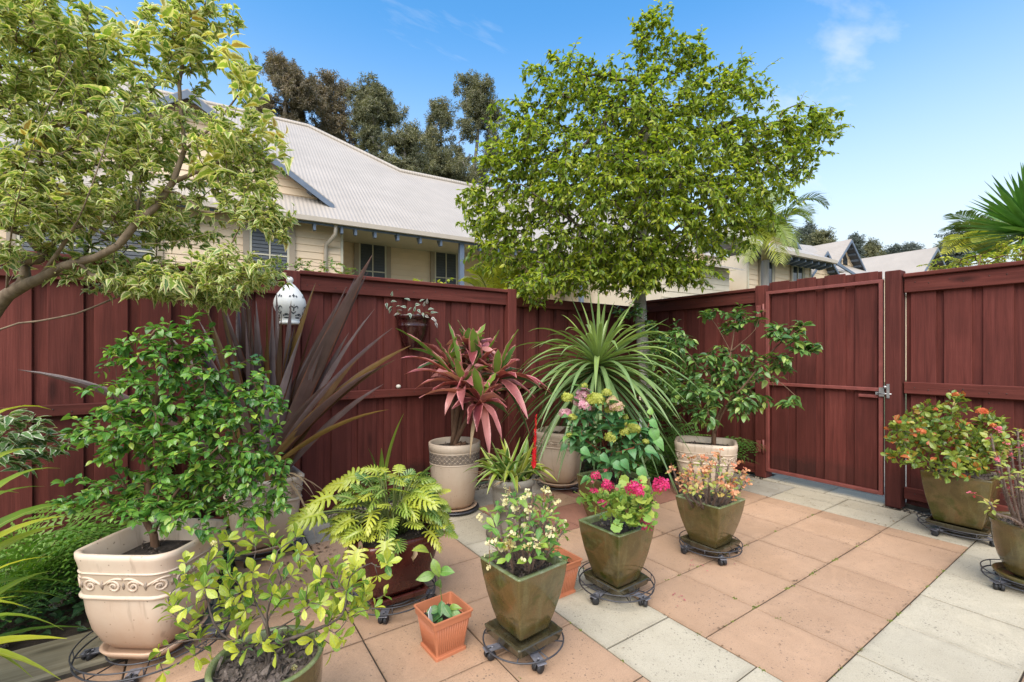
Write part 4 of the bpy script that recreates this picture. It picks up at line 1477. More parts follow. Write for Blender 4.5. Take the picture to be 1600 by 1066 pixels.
# ================================================================ trees
def the_tree():
    base = at(1012, 690, 5.02)
    base.z = 0
    t = thing('leafy_tree', 'leafy green tree with mottled grey trunk in the fence corner', 'tree', base)
    o = t.location
    g = Grow()
    g.trunk([Vector((0, 0, -.05)), Vector((0.02, .02, .6)), at(1000, 470, 5.0) - o, at(1005, 380, 5.0) - o, at(1000, 300, 5.0) - o, at(1015, 180, 5.0) - o], attach=.40)
    for a, b, c in (((1002, 410, 5.0), (900, 350, 4.7), (830, 300, 4.5)), ((1003, 400, 5.0), (1080, 340, 4.7), (1170, 290, 4.6)), ((1002, 380, 5.0), (1110, 345, 5.4), (1200, 260, 5.6)),
                    ((1000, 360, 5.0), (940, 250, 5.2), (900, 170, 5.2)), ((1002, 350, 5.0), (1070, 240, 4.9), (1110, 170, 4.9)), ((1000, 330, 5.0), (960, 240, 4.5), (940, 180, 4.4)),
                    ((1002, 415, 5.0), (930, 385, 5.4), (840, 340, 5.6))):
        pa = at(*a) - o
        g.trunk([pa, at(*b) - o, at(*c) - o], g.near(pa), .15)
    bl = [quad_blob(q, d, z, w) for q, d, z, w in (
        ((1005, 265, 215, 140), 5.0, 1.0, 46), ((1022, 62, 48, 72), 5.0, .35, 4), ((885, 150, 95, 72), 5.0, .6, 8), ((1125, 150, 95, 72), 5.0, .6, 8), ((850, 300, 120, 110), 4.9, .7, 14), ((1160, 280, 110, 110), 4.9, .7, 13), ((930, 400, 130, 60), 4.7, .5, 10), ((960, 140, 80, 50), 5.0, .4, 4), ((900, 435, 100, 34), 4.6, .4, 7), ((1050, 430, 100, 34), 4.6, .4, 6), ((800, 395, 80, 46), 4.8, .4, 6), ((1000, 400, 170, 50), 4.8, .6, 9), ((830, 452, 55, 30), 4.5, .35, 4), ((1000, 200, 130, 90), 5.0, .6, 12), ((820, 200, 70, 60), 5.0, .5, 4),
        ((1235, 225, 78, 68), 5.0, .6, 9), ((805, 255, 80, 62), 5.0, .6, 8), ((775, 345, 66, 46), 4.9, .5, 6), ((860, 425, 58, 42), 4.8, .45, 5),
        ((980, 415, 90, 45), 4.6, .5, 7), ((1120, 355, 95, 62), 5.0, .7, 9), ((1285, 195, 34, 28), 5.0, .3, 2), ((1075, 90, 40, 40), 5.0, .35, 3), ((735, 310, 34, 26), 4.9, .3, 2), ((1060, 420, 60, 30), 4.9, .4, 3), ((1010, 300, 190, 120), 4.3, .45, 16), ((990, 430, 60, 40), 4.5, .3, 4))]
    g.tips(sample_blobs(rel(t, bl), 8000, .08), .10, .16, .4)
    g.build('trunk', MAT['bark_tree'], t, .0028, .40, .064, .35, MAT['bark_dark'])
    lv = dress(g.twigs(), (10, 13), .28, .060, 3, 1.0, .6, .18, .40)
    foliage(t, lv, leaf_set('lance', .46, 3, (.15, .35, .6)), LM['tree'])
    # shoots low on the trunk
    return t


def variegated_tree():
    base = at(-55, 700, 2.15)
    base.z = 0
    t = thing('variegated_tree', 'cream and green variegated tree leaning in over the bed, bare brown limbs', 'tree', base)
    o = t.location
    P = lambda x, y, d: at(x, y, d) - o
    g = Grow()
    g.trunk([Vector((0, 0, -.05)), P(-60, 640, 2.15), P(-40, 540, 2.12), P(-15, 490, 2.1)], attach=.95)
    k = g.near(P(-40, 535, 2.12))
    b1 = g.trunk([g.P[k], P(10, 462, 2.05), P(60, 437, 2.0), P(92, 418, 1.98), P(150, 402, 1.96), P(185, 384, 1.95), P(212, 350, 1.95), P(245, 322, 1.96), P(270, 285, 1.98), P(288, 235, 2.0), P(280, 130, 2.0), P(295, 60, 2.0)], k, .12)
    for pts in (((60, 437, 2.0), (110, 365, 1.9), (140, 300, 1.8), (180, 180, 1.8)), ((185, 384, 1.95), (270, 378, 1.9), (350, 358, 1.85), (420, 335, 1.85)),
                ((212, 350, 1.95), (222, 270, 2.1), (228, 200, 2.2), (215, 120, 2.2)), ((92, 418, 1.98), (180, 432, 2.1), (290, 430, 2.1), (400, 415, 2.1)),
                ((185, 384, 1.95), (120, 355, 1.75), (70, 300, 1.7)), ((10, 462, 2.05), (20, 350, 1.8), (60, 200, 1.6), (120, 90, 1.6)),
                ((288, 235, 2.0), (340, 190, 2.0), (400, 110, 2.0)), ((270, 285, 1.98), (350, 250, 2.0), (425, 215, 2.0))):
        ps = [P(*q) for q in pts]
        kk = g.near(ps[0])
        g.trunk([g.P[kk]] + ps[1:], kk, .2)
    k = g.near(P(-25, 515, 2.12))
    g.trunk([g.P[k], P(20, 430, 2.4), P(42, 360, 2.5), P(60, 270, 2.6), P(50, 120, 2.6), P(10, -40, 2.6)], k, .4)
    k = g.near(P(-52, 600, 2.15))
    g.trunk([g.P[k], P(0, 515, 2.3), P(60, 502, 2.3), P(120, 490, 2.3), P(165, 472, 2.28), P(230, 450, 2.2), P(330, 452, 2.1), P(430, 400, 2.05)], k, .55)
    bl = [quad_blob(q, d, z, w) for q, d, z, w in (
        ((210, 230, 165, 120), 2.05, .42, 26), ((385, 240, 66, 80), 2.0, .25, 11), ((400, 320, 62, 50), 1.95, .2, 7), ((90, 70, 150, 85), 1.9, .42, 17), ((290, 70, 70, 62), 2.0, .25, 8),
        ((335, 425, 115, 42), 2.05, .28, 7), ((190, 430, 100, 40), 2.15, .25, 10), ((50, 280, 100, 100), 1.9, .35, 13), ((80, 350, 110, 55), 1.95, .3, 7), ((380, 425, 75, 45), 2.0, .22, 6), ((250, 450, 110, 32), 2.1, .22, 5), ((385, 120, 28, 40), 2.0, .12, 2), ((430, 350, 36, 34), 1.95, .12, 4), ((330, 20, 50, 50), 1.95, .2, 3),
        ((240, 345, 120, 50), 2.1, .35, 11), ((60, 30, 120, 80), 1.8, .3, 10), ((40, 160, 90, 80), 1.9, .3, 9), ((340, 465, 80, 25), 2.1, .15, 3), ((130, 130, 140, 90), 2.3, .4, 10), ((15, 400, 40, 40), 1.9, .2, 2))]
    g.tips(sample_blobs(rel(t, bl), 3500, .0), .05, .15, .4)
    g.build('trunk', MAT['bark_maple'], t, .0012, .46, .027)
    lv = dress(g.twigs(), (7, 10), .16, .032, 5, 1.1, .45, .02, .12, .5)
    # long young shoots with bigger, orange-tinted leaves
    sh = [P(x, y, U(1.75, 1.95)) for x, y in ((300, 20), (290, 60), (335, 50), (255, 8), (390, 92), (375, 110), (405, 140), (420, 175), (445, 210), (430, 200), (40, 205), (70, 195), (60, 190), (180, 20), (330, 230), (300, 240), (360, 60), (215, 30), (30, 250), (90, 270))]
    g2 = [[p - UP * .12 + vrand(.03), p - UP * .06 + vrand(.01), p] for p in sh]
    for M, k, a in dress(g2, (9, 12), .14, .058, 5, 1.0, .4, .35, 1.0, .35):
        lv.append((M, k, a * U(.1, .6)))
    for tw in R.sample(g.twigs(), 110):
        for M, k, a in dress([tw], 4, .05, .066, 5, 1.0, .5, .3, .2, .3):
            lv.append((M, k, a))
    foliage(t, lv, leaf_set('ovate', .62, 5, (-.15, .15, .4, .65, .9), .38), LM['maple'])
    return t


def far_tuft(n, l, droop):
    V, F, T_ = [], [], []
    for k in range(n):
        p = vrand().normalized() * .42 * R.random() ** .5
        p.z *= .7
        d = (p * .8 + vrand(.5) - UP * droop * .6).normalized()
        x = d.cross(vrand()).normalized() * U(.030, .055)
        e = p + d * l * U(.14, .30)
        b = len(V)
        V += [tuple(p - x), tuple(p + x), tuple(e + x * .3), tuple(e - x * .3)]
        T_ += [(.2, 0), (.8, 0), (.6, 1), (.4, 1)]
        F.append((b, b + 1, b + 2, b + 3))
    return np.array(V), F, T_


def far_tree(label, x, ytop, hw, d, ybot, mat, tips=230, dens=5, ts=.62, group=None):
    base = at(x, 551, d)
    base.z = -0.1
    t = thing('far_tree', label, 'tree', base, 0, group)
    H = CAM_H + (HY - ytop) / FPX * d
    zb = CAM_H + (HY - ybot) / FPX * d
    w = hw / FPX * d
    g = Grow()
    pts = [Vector((U(-.02, .02) * w * i, U(-.02, .02) * w * i, H * .93 * i / 6)) for i in range(7)]
    g.trunk(pts, attach=.30, step=.8)
    bl = []
    for k in range(30):
        f0 = R.random()
        z = zb + (H - zb) * (.02 + .90 * f0)
        f = sin(pi * (.22 + .66 * f0)) ** .7
        a = U(0, 6.28)
        rr = w * .72 * f * sqrt(R.random())
        s_ = U(.55, 1.15)
        bl.append((Vector((cos(a) * rr, sin(a) * rr, z)), w * .46 * s_, w * .46 * s_, (H - zb) * .13 * s_, s_))
    bl.append((Vector((0, 0, H * .96)), w * .22, w * .22, H * .045, .6))
    g.tips(sample_blobs(bl, int(tips * 2.6), .0), .7, .25, .7)
    g.build('trunk', MAT['bark_far'], t, .016, .42, .32)
    lv = []
    for tw in g.twigs():
        for _ in range(dens):
            i = R.randrange(max(0, len(tw) - 3), len(tw))
            dr = (tw[-1] - tw[-2]).normalized()
            lv.append((leafM(tw[i] + vrand(.25 * ts), (dr + UP * .5 + vrand(.5)), vrand(), ts * U(.6, 1.3)), R.randrange(3), R.random()))
    foliage(t, lv, [far_tuft(34, 1.0, .3 + .3 * k) for k in range(3)], mat, 'crown', 'crown', 0)
    return t


the_tree()
variegated_tree()
FT = 'tall trees behind the long cream house'
for a in (('tall brownish she-oak with ragged top rising at the roof ridge', 450, 98, 62, 34, 260, LM['rusty'], 330),
          ('tall brown she-oak second from the ridge end', 522, 112, 55, 37, 270, LM['rusty'], 300),
          ('dull olive she-oak with rounded ragged top over the roof slope', 585, 122, 55, 35, 290, LM['casuarina'], 320),
          ('short bushy green she-oak low over the roof valley', 636, 196, 46, 31, 300, LM['casuarina'], 280),
          ('tall dark she-oak with open see-through crown standing apart', 742, 108, 52, 35, 300, LM['casuarina'], 210),
          ('slimmer dark she-oak beside the open-crowned one', 690, 150, 36, 36, 300, LM['casuarina'], 150),
          ('low dark green tree filling the gap above the roof dip', 690, 240, 50, 33, 320, LM['casuarina'], 200)):
    far_tree(*a, group=FT)
FT = 'distant trees on the skyline beyond the gate'
for a in (('distant conifer beside the palm fronds above the gate', 1284, 357, 20, 48, 400, LM['casuarina'], 110, 6, .9),
          ('dim distant tree showing between palm and conifer', 1258, 350, 22, 52, 400, LM['blue'], 90, 6, .9),
          ('thin distant tree just right of the vent gable', 1336, 364, 12, 60, 410, LM['blue'], 60, 6, .9),
          ('distant tree with split top over the plain roof', 1362, 376, 17, 62, 415, LM['casuarina'], 80, 6, .9),
          ('bluish distant tree in the middle of the skyline row', 1394, 383, 17, 66, 415, LM['blue'], 80, 6, .9),
          ('distant tree closing the skyline row by the ridge end', 1422, 380, 20, 64, 415, LM['blue'], 90, 6, .9),
          ('dark tree showing behind the pale palm fronds', 1490, 358, 26, 44, 420, LM['blue'], 100, 6, .9)):
    far_tree(*a, group=FT)

# ================================================================ potted plants
def P1():
    """big cream pot with a lilly pilly"""
    t = thing('potted_plant', 'bushy glossy green shrub in the big rounded cream pot with scroll band beside the sleeper', 'potted plant', (-.145, 2.335, .062))
    o = t.location
    sec = rot(sec_sq(.38, 9, 1.03, 1.0, .02), radians(-37))
    prof = [(.088, 0), (.108, .010), (.132, .045), (.153, .10), (.166, .17), (.174, .25), (.180, .33), (.186, .362), (.190, .378), (.191, .395)]
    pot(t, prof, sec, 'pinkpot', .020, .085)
    scroll_band(t, prof, sec, .285, .062, .165)
    P = lambda x, y, d: at(x, y, d) - o
    g = Grow()
    g.trunk([P(243, 872, 1.92), P(240, 835, 1.92), P(224, 806, 1.92), P(233, 768, 1.92), P(232, 700, 1.92), P(245, 620, 1.92), P(270, 540, 1.92)], attach=.15, step=.04)
    for q in (((240, 835, 1.92), (258, 795, 1.9), (300, 740, 1.85), (350, 690, 1.8)), ((228, 800, 1.92), (190, 750, 1.9), (160, 690, 1.85)), ((233, 768, 1.92), (290, 690, 2.05), (330, 610, 2.1)),
              ((235, 812, 1.92), (300, 800, 1.95), (380, 770, 2.0)), ((226, 806, 1.92), (170, 800, 1.9), (115, 812, 1.85)), ((232, 720, 1.92), (190, 640, 1.98), (180, 560, 2.0))):
        ps = [P(*w) for w in q]
        k = g.near(ps[0])
        g.trunk([g.P[k]] + ps[1:], k, .2, .04)
    bl = [quad_blob(q, d, z, w) for q, d, z, w in (((265, 640, 110, 90), 1.92, .32, 24), ((285, 530, 60, 48), 1.94, .18, 7), ((205, 560, 42, 50), 1.95, .16, 4), ((180, 680, 68, 60), 1.88, .22, 8),
          ((345, 700, 95, 75), 1.88, .28, 16), ((400, 640, 48, 52), 1.9, .16, 5), ((410, 745, 42, 50), 1.9, .16, 5), ((160, 770, 70, 34), 1.88, .2, 5), ((290, 770, 110, 42), 1.9, .25, 10), ((300, 610, 130, 110), 1.98, .35, 10), ((320, 800, 90, 34), 1.85, .22, 7), ((420, 800, 40, 40), 1.9, .15, 4), ((230, 800, 60, 26), 1.8, .15, 3))]
    g.tips(sample_blobs(rel(t, bl), 820, .2), .03, .14, .5)
    g.build('stem', MAT['bark_brown'], t, .0011, .44, .024, .3)
    foliage(t, dress(g.twigs(), (6, 9), .085, .036, 3, 1.0, .6, .1, .4), leaf_set('ell', .55, 4, (.05, .2, .35), .35), LM['lilly'])
    round_saucer('cream saucer under the big scroll-banded pot', -.145, 2.335, .046, .150, .03, 'pinkpot', rot(sec_sq(.6, 8), radians(-37)))
    caddy('wire caddy under the big rounded cream pot by the sleeper', -.145, 2.335, .25, .5, 4, .044)


def P2():
    """flax"""
    t = thing('potted_plant', 'tall dark bronze flax in a cream tapered pot against the fence', 'potted plant', (.31, 3.10, .075))
    o = t.location
    sec = rot(sec_sq(.34, 6), .08)
    prof = [(.120, 0), (.135, .01), (.152, .06), (.168, .14), (.178, .24), (.188, .34), (.198, .375), (.199, .392)]
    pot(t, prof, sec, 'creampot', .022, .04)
    scroll_band(t, prof, sec, .30, .05, .13, body='creampot')
    c = Vector((0, 0, .36))
    P = lambda x, y, d: at(x, y, d) - o
    B = lambda: c + Vector((U(-.10, .10), U(-.07, .07), -.02))
    # blades read off the photograph: tip, depth, width, bend, age
    for x, y, d, w, sg, age in ((582, 398, 2.62, .085, .02, .55), (575, 425, 2.66, .060, .0, .75), (556, 432, 2.75, .055, .02, .6), (493, 442, 2.72, .062, .06, .12), (541, 448, 2.8, .05, .0, .7),
                                (614, 512, 2.6, .042, .06, .6), (642, 540, 2.45, .052, .10, .15), (618, 562, 2.5, .045, .09, .3), (585, 483, 2.75, .03, .02, .97), (607, 640, 2.35, .028, .08, .1), (600, 600, 2.5, .04, .08, .75), (570, 500, 2.65, .045, .04, .85), (530, 470, 2.75, .05, .02, .5), (455, 470, 2.8, .05, .0, .8), (370, 455, 2.8, .05, .04, .7), (510, 600, 2.4, .04, .05, .65),
                                (590, 575, 2.4, .045, .10, .5), (560, 560, 2.45, .05, .08, .25), (545, 520, 2.7, .05, .03, .8), (340, 470, 2.7, .060, .05, .6), (352, 480, 2.8, .05, .03, .9), (384, 440, 2.75, .055, .04, .4),
                                (400, 470, 2.8, .05, .02, .85), (425, 478, 2.65, .05, -.04, .97), (440, 490, 2.6, .045, -.05, .35), (432, 455, 2.85, .05, .0, .65), (310, 500, 2.85, .05, .06, .5),
                                (28, 578, 2.25, .055, .16, .55), (150, 610, 2.45, .05, .12, .7), (260, 520, 2.8, .05, .08, .6), (300, 560, 2.6, .05, .08, .3), (520, 490, 2.9, .05, .02, .6), (470, 520, 2.6, .05, .0, .9), (505, 540, 2.6, .052, .03, .75)):
        tip = P(x, y, d)
        b = B()
        L = (tip - b).length
        mid = b.lerp(tip, .52) + UP * L * (sg + .05) + vrand(.01)
        strap('blade', t, bez(b, mid, tip, 12), w, LM['phormium'], age, .45, .45, U(-.3, .3), nhint=(c - FW * 1.5 + RT * U(-.8, .8)) * -1 + UP * .3, basew=.8)
    for k in range(46):
        a = U(0, 6.28)
        L = U(.6, 1.15)
        out = U(.04, .38)
        dirv = RT * cos(a) * 1.25 + FW * sin(a) * .75
        tip = c + dirv * L * out + UP * L * sqrt(max(.05, 1 - out * out))
        if (tip + o).y > 3.50:
            tip.y = 3.50 - o.y - U(0, .05)
        b = c + dirv * U(.02, .09) - UP * .02
        strap('blade', t, bez(b, b.lerp(tip, .5) + UP * L * .07, tip, 9), U(.050, .076), LM['phormium'], U(.02, .99), .45, .42, U(-.5, .5), nhint=-dirv + vrand(.3), basew=.8)
    for k in range(11):
        a = U(-1.6, .8)
        dirv = RT * cos(a) - FW * abs(sin(a))
        tip = c + dirv * U(.3, .55) - UP * U(-.08, .30)
        strap('dry_blade', t, bez(c + dirv * .1, c + dirv * .28 + UP * U(.05, .2), tip, 8), U(.008, .02), LM['dry'], R.random(), .5, .3, U(-1, 1))
    round_saucer('cream saucer under the flax pot', .31, 3.10, .055, .165, .024, 'creampot', rot(sec_sq(.5, 7), .08))
    caddy('wire caddy under the cream flax pot', .31, 3.10, .215, .3, 4, .05)


def P3():
    """gardenia in front"""
    t = thing('potted_plant', 'twiggy gardenia with lime green leaves in a round olive pot cut by the bottom edge', 'potted plant', (.165, 1.525, 0))
    o = t.location
    prof = [(.100, 0), (.122, .02), (.138, .10), (.149, .20), (.153, .28), (.155, .300)]
    sec = sec_round(44)
    pot(t, prof, sec, 'olive', .016, .028, 'mulch', 'olrim')
    P = lambda x, y, d: at(x, y, d) - o
    g = Grow()
    c = Vector((-.005, -.01, .26))
    g.trunk([c + Vector((0, 0, -.03)), c + Vector((.0, .0, .05))], attach=.5, step=.02)
    for q in (((380, 1040, 1.33), (345, 990, 1.30), (325, 940, 1.30), (322, 900, 1.30), (328, 860, 1.32)), ((385, 1040, 1.37), (420, 990, 1.36), (392, 920, 1.4), (400, 860, 1.42)),
              ((420, 1000, 1.36), (490, 985, 1.33), (535, 960, 1.33), (548, 900, 1.36), (580, 880, 1.38)), ((345, 1000, 1.3), (300, 1000, 1.24), (255, 1010, 1.22)),
              ((420, 990, 1.38), (470, 960, 1.45), (500, 930, 1.5), (520, 890, 1.5)), ((415, 1000, 1.36), (417, 960, 1.33), (425, 930, 1.33))):
        ps = [P(*w) for w in q]
        k = g.near(ps[0])
        g.trunk([g.P[k]] + ps[1:], k, .15, .025)
    tipsl = [P(x, y, U(1.26, 1.5)) for x, y in ((355, 845), (343, 850), (413, 830), (425, 845), (462, 840), (470, 862), (440, 865), (290, 880), (285, 910), (265, 945), (345, 900), (350, 945), (380, 925), (395, 895), (420, 905), (400, 960), (440, 935),
             (430, 950), (405, 1005), (330, 1035), (250, 1020), (305, 1025), (270, 960), (300, 985), (475, 950), (470, 935), (500, 905), (515, 920), (540, 930), (555, 910), (570, 925), (590, 900), (605, 880), (600, 930), (560, 950), (545, 965), (520, 1010), (515, 985),
             (535, 1000), (490, 1000), (470, 990), (460, 1035), (420, 1040), (430, 1020), (375, 1030), (365, 870), (395, 850), (335, 870), (310, 960), (500, 945), (525, 900), (585, 950), (455, 900), (430, 880), (370, 1000), (255, 1050), (480, 915), (365, 905), (318, 890), (450, 1000), (555, 885))]
    g.tips(tipsl + sample_blobs(rel(t, [quad_blob((430, 940, 130, 80), 1.40, .16, 1), quad_blob((330, 930, 70, 70), 1.34, .12, .6), quad_blob((545, 930, 50, 40), 1.40, .1, .5)]), 55, .2), .02, .22, .5)
    g.build('stem', MAT['bark_dark'], t, .0015, .42, .011)
    tw = g.twigs()
    foliage(t, dress(tw, (5, 7), .030, .040, 3, .9, .5, -.25, .7, .35, 4), leaf_set('obov', .44, 5, (-.05, .12, .3), .4), LM['gardenia'])
    for k in range(4):
        fl = P(*R.choice([(345, 845, 1.3), (420, 975, 1.33), (460, 1035, 1.33), (480, 925, 1.45), (330, 850, 1.3)]))
        petal_cluster(t, fl + vrand(.006), .008, 9, FM['white'], 'flower_bud', petal=.8)


def P4():
    t = thing('potted_plant', 'yellow-green philodendron with lobed leaves in a ribbed maroon pot', 'potted plant', (.763, 2.14, .082))
    o = t.location
    sec = sec_sq(.34, 6)
    base = [(.105, 0), (.125, .02), (.150, .08), (.167, .15), (.178, .20), (.185, .232)]
    prof = []
    for i in range(45):
        z = .232 * i / 44
        prof.append((interp(base, z) + (.0014 if i % 2 else -.0008), z))
    prof += [(.187, .240), (.191, .246), (.191, .268)]
    pot(t, prof, sec, 'maroon', .016, .03)
    c = Vector((0, 0, .25))

    def lobed(k, n=8):
        V, F, T_ = [], [], []
        curl = (.18, .4, .65)[k]
        zf = lambda y: -curl * y * y
        for i in range(n + 1):
            y = i / n
            hw = .135 * (1 - .55 * y)
            for sx in (-1, 0, 1):
                V.append((sx * hw, y, zf(y) + abs(sx) * .015))
                T_.append((.5 + .1 * sx, y))
            if i:
                b = 3 * i
                F += [(b - 3, b - 2, b + 1, b), (b - 2, b - 1, b + 2, b + 1)]
        nl = 7
        for i in range(nl):
            y = .04 + .86 * i / (nl - 1)
            L = (.42, .46, .44, .40, .34, .27, .18)[i] * U(.9, 1.1)
            ang = (-.55, -.15, .12, .32, .5, .7, .95)[i]
            for sx in (-1, 1):
                hw = .135 * (1 - .55 * y)
                p0 = Vector((sx * hw * .8, y))
                dv = Vector((sx * cos(ang), sin(ang)))
                nv = Vector((-dv.y, dv.x)) * sx
                pts = []
                for f, wd in ((0, .070), (.45, .062), (.8, .055), (1, .016)):
                    q = p0 + dv * L * f + Vector((0, L * .25 * f * f))
                    zz = zf(q.y) + .03 * sin(f * 3) - .10 * f * f * L
                    pts.append([(q + nv * wd * sg2) for sg2 in (-1, 1)] + [zz])
                b = len(V)
                for a_, b_, zz in pts:
                    V += [(a_.x, a_.y, zz), (b_.x, b_.y, zz)]
                    T_ += [(.3, .5), (.7, .5)]
                F += [(b + 2 * j, b + 2 * j + 1, b + 2 * j + 3, b + 2 * j + 2) if sx > 0 else (b + 2 * j + 1, b + 2 * j, b + 2 * j + 2, b + 2 * j + 3) for j in range(3)]
        V += [(0, .95, zf(.95)), (-.035, 1.0, zf(1.0)), (0, 1.14, zf(1.14)), (.035, 1.0, zf(1.0))]
        T_ += [(.5, .9), (.4, 1), (.5, 1), (.6, 1)]
        b = len(V) - 4
        F.append((b, b + 3, b + 2, b + 1))
        return np.array(V), F, T_
    lv, st = [], MB()
    for k in range(135):
        a = k * 2.4 + U(-.3, .3)
        el = U(.0, 1.0)
        rad = .05 + .215 * sqrt(el) * U(.75, 1.0)
        dirv = RT * cos(a) * 1.05 + FW * sin(a) * .85
        p = c + dirv * rad + UP * (.24 * (1 - el ** 1.3) + U(-.05, .04) + .01)
        b = c + dirv * U(.01, .06)
        if el > .62:
            p.z = max(.275 + U(-.02, .02), p.z)
        st.tube(bez(b, b.lerp(p, .5) + UP * .10, p, 5), .0032, 4)
        ld = (dirv * U(.6, 1.1) + UP * (.55 - el * .9) + vrand(.2)).normalized()
        lv.append((leafM(p, ld, (UP * .9 - dirv * .1 - FW * .25 + vrand(.25)), U(.062, .092)), R.randrange(3), min(.98, max(0, U(-.1, .8) + (.15 if el < .3 else 0)))))
    # the long spray to the upper side and the drooping ones over the rim
    for x, y, d, s in ((645, 772, 2.1, .13), (505, 800, 2.0, .12), (520, 775, 2.05, .12), (545, 755, 2.2, .12), (562, 745, 2.2, .12), (500, 805, 2.05, .12), (560, 858, 1.93, .10), (602, 846, 1.9, .085)):
        p = at(x, y, d) - o
        b = c.copy()
        st.tube(bez(b, b.lerp(p, .5) + UP * .09, p, 5), .0032, 4)
        h = (p - c)
        ld = (Vector((h.x, h.y, 0)).normalized() * .9 + UP * (.1 if y < 820 else -1.0)).normalized()
        lv.append((leafM(p, ld, UP * .8 - FW * .5 + vrand(.2), s), R.randrange(3), U(0, .4)))
    st.obj('leaf_stalk', MAT['stalk'], t)
    foliage(t, lv, [lobed(0), lobed(1), lobed(2)], LM['xanadu'])
    for k in range(7):
        p = at(U(545, 650), U(840, 870), 1.95) - o
        strap('dry_leaf', t, bez(p, p + vrand(.02) - UP * .03, p - UP * U(.04, .07) + vrand(.015), 5), .022, LM['dry'], U(.5, 1), 1.0, .5, U(-2, 2))
    square_saucer('maroon saucer under the ribbed philodendron pot', .763, 2.14, .056, .135, 0, .028, 'maroon')
    caddy('wire caddy under the maroon philodendron pot', .763, 2.14, .205, .25, 4, .05)


def plastic_pot(t, half, h, ang):
    sec = rot(sec_sq(.10, 3), ang)
    b = half * .72
    cz = h * .80
    mb = MB()
    mb.loft([[p * (b + .006) for p in sec], [p * (b + .006) + UP * .010 for p in sec], [p * b + UP * .011 for p in sec], [p * b + UP * .018 for p in sec], [p * (half * .9) + UP * cz for p in sec]], True, False, False)
    o = mb.obj('pot', MAT['plastic'], t)
    MB().loft([[p * (half * .9) + UP * cz for p in sec], [p * (half * .965) + UP * (cz + .002) for p in sec], [p * (half * .985) + UP * (h - .006) for p in sec], [p * half * 1.03 + UP * (h - .005) for p in sec], [p * half * 1.03 + UP * h for p in sec],
               [p * (half * .95) + UP * h for p in sec], [p * (half * .90) + UP * cz for p in sec], [p * half * .86 + UP * (cz - .03) for p in sec]], False, False, False).obj('rim', MAT['plastic'], o)
    rb = MB()
    m = Matrix.Rotation(ang, 3, 'Z')
    for q in range(4):
        mm = m @ Matrix.Rotation(q * pi / 2, 3, 'Z')
        for k in range(13):
            f = -0.84 + 1.68 * k / 12
            rb.tube([mm @ Vector((b, f * b, .02)), mm @ Vector((half * .9, f * half * .9, cz - .002))], .0022, 4)
    rb.obj('rib', MAT['plastic'], o)
    s = [[p * (half * .86) * f + UP * (h * .74 + U(-.003, .004)) for p in sec] for f in (1, .8, .6, .4, .2, .03)]
    MB().loft(s, False, True).obj('soil', MAT['soil'], t)


def P5():
    t = thing('potted_plant', 'small citrus seedling with white tag in a square terracotta plastic pot', 'potted plant', (.817, 1.69, 0))
    o = t.location
    plastic_pot(t, .088, .162, .06)
    P = lambda x, y, d: at(x, y, d) - o
    g = Grow()
    g.trunk([Vector((0, 0, .11)), P(690, 936, 1.86), P(684, 900, 1.86), P(672, 864, 1.86)], attach=.3, step=.02)
    lv = []
    for x, y, d, dx, dy, s, a in ((672, 880, 1.86, -.5, .7, .085, .02), (676, 885, 1.86, .1, -.2, .07, .2), (682, 908, 1.86, -1, .1, .07, .25), (684, 905, 1.86, .9, .45, .07, .3), (686, 925, 1.86, .3, .6, .055, .6), (690, 950, 1.85, -.5, -.3, .055, .7), (692, 945, 1.84, .6, -.3, .06, .8),
                                  (690, 940, 1.86, .3, -.7, .055, .85), (694, 958, 1.84, -.7, -.2, .06, .9), (698, 955, 1.84, .8, -.1, .065, .3), (700, 952, 1.85, .5, .5, .05, .2), (692, 962, 1.82, -.2, -.8, .06, .95), (705, 960, 1.84, 1, -.3, .05, .3), (688, 955, 1.88, -.9, .1, .05, .8)):
        lv.append((leafM(P(x, 958 - (958 - y) * 1.2, d), RT * dx + UP * dy - FW * .35 + vrand(.15), UP * .7 - FW * .6 + vrand(.2), s * 1.15), R.randrange(3), a))
    g.build('stem', MAT['stalk'], t, .0022, .3, .003)
    foliage(t, lv, leaf_set('ell', .5, 5, (.1, .3, .45), .35), LM['seedling'])
    tm = Matrix.Translation(Vector((-.060, -.018, .118))) @ Matrix.Rotation(.9, 4, 'Z') @ Matrix.Rotation(-.12, 4, 'X')
    MB().box(-.022, .022, -.0008, .0008, 0, .062, M=tm).obj('plant_tag', MAT['tag'], t)


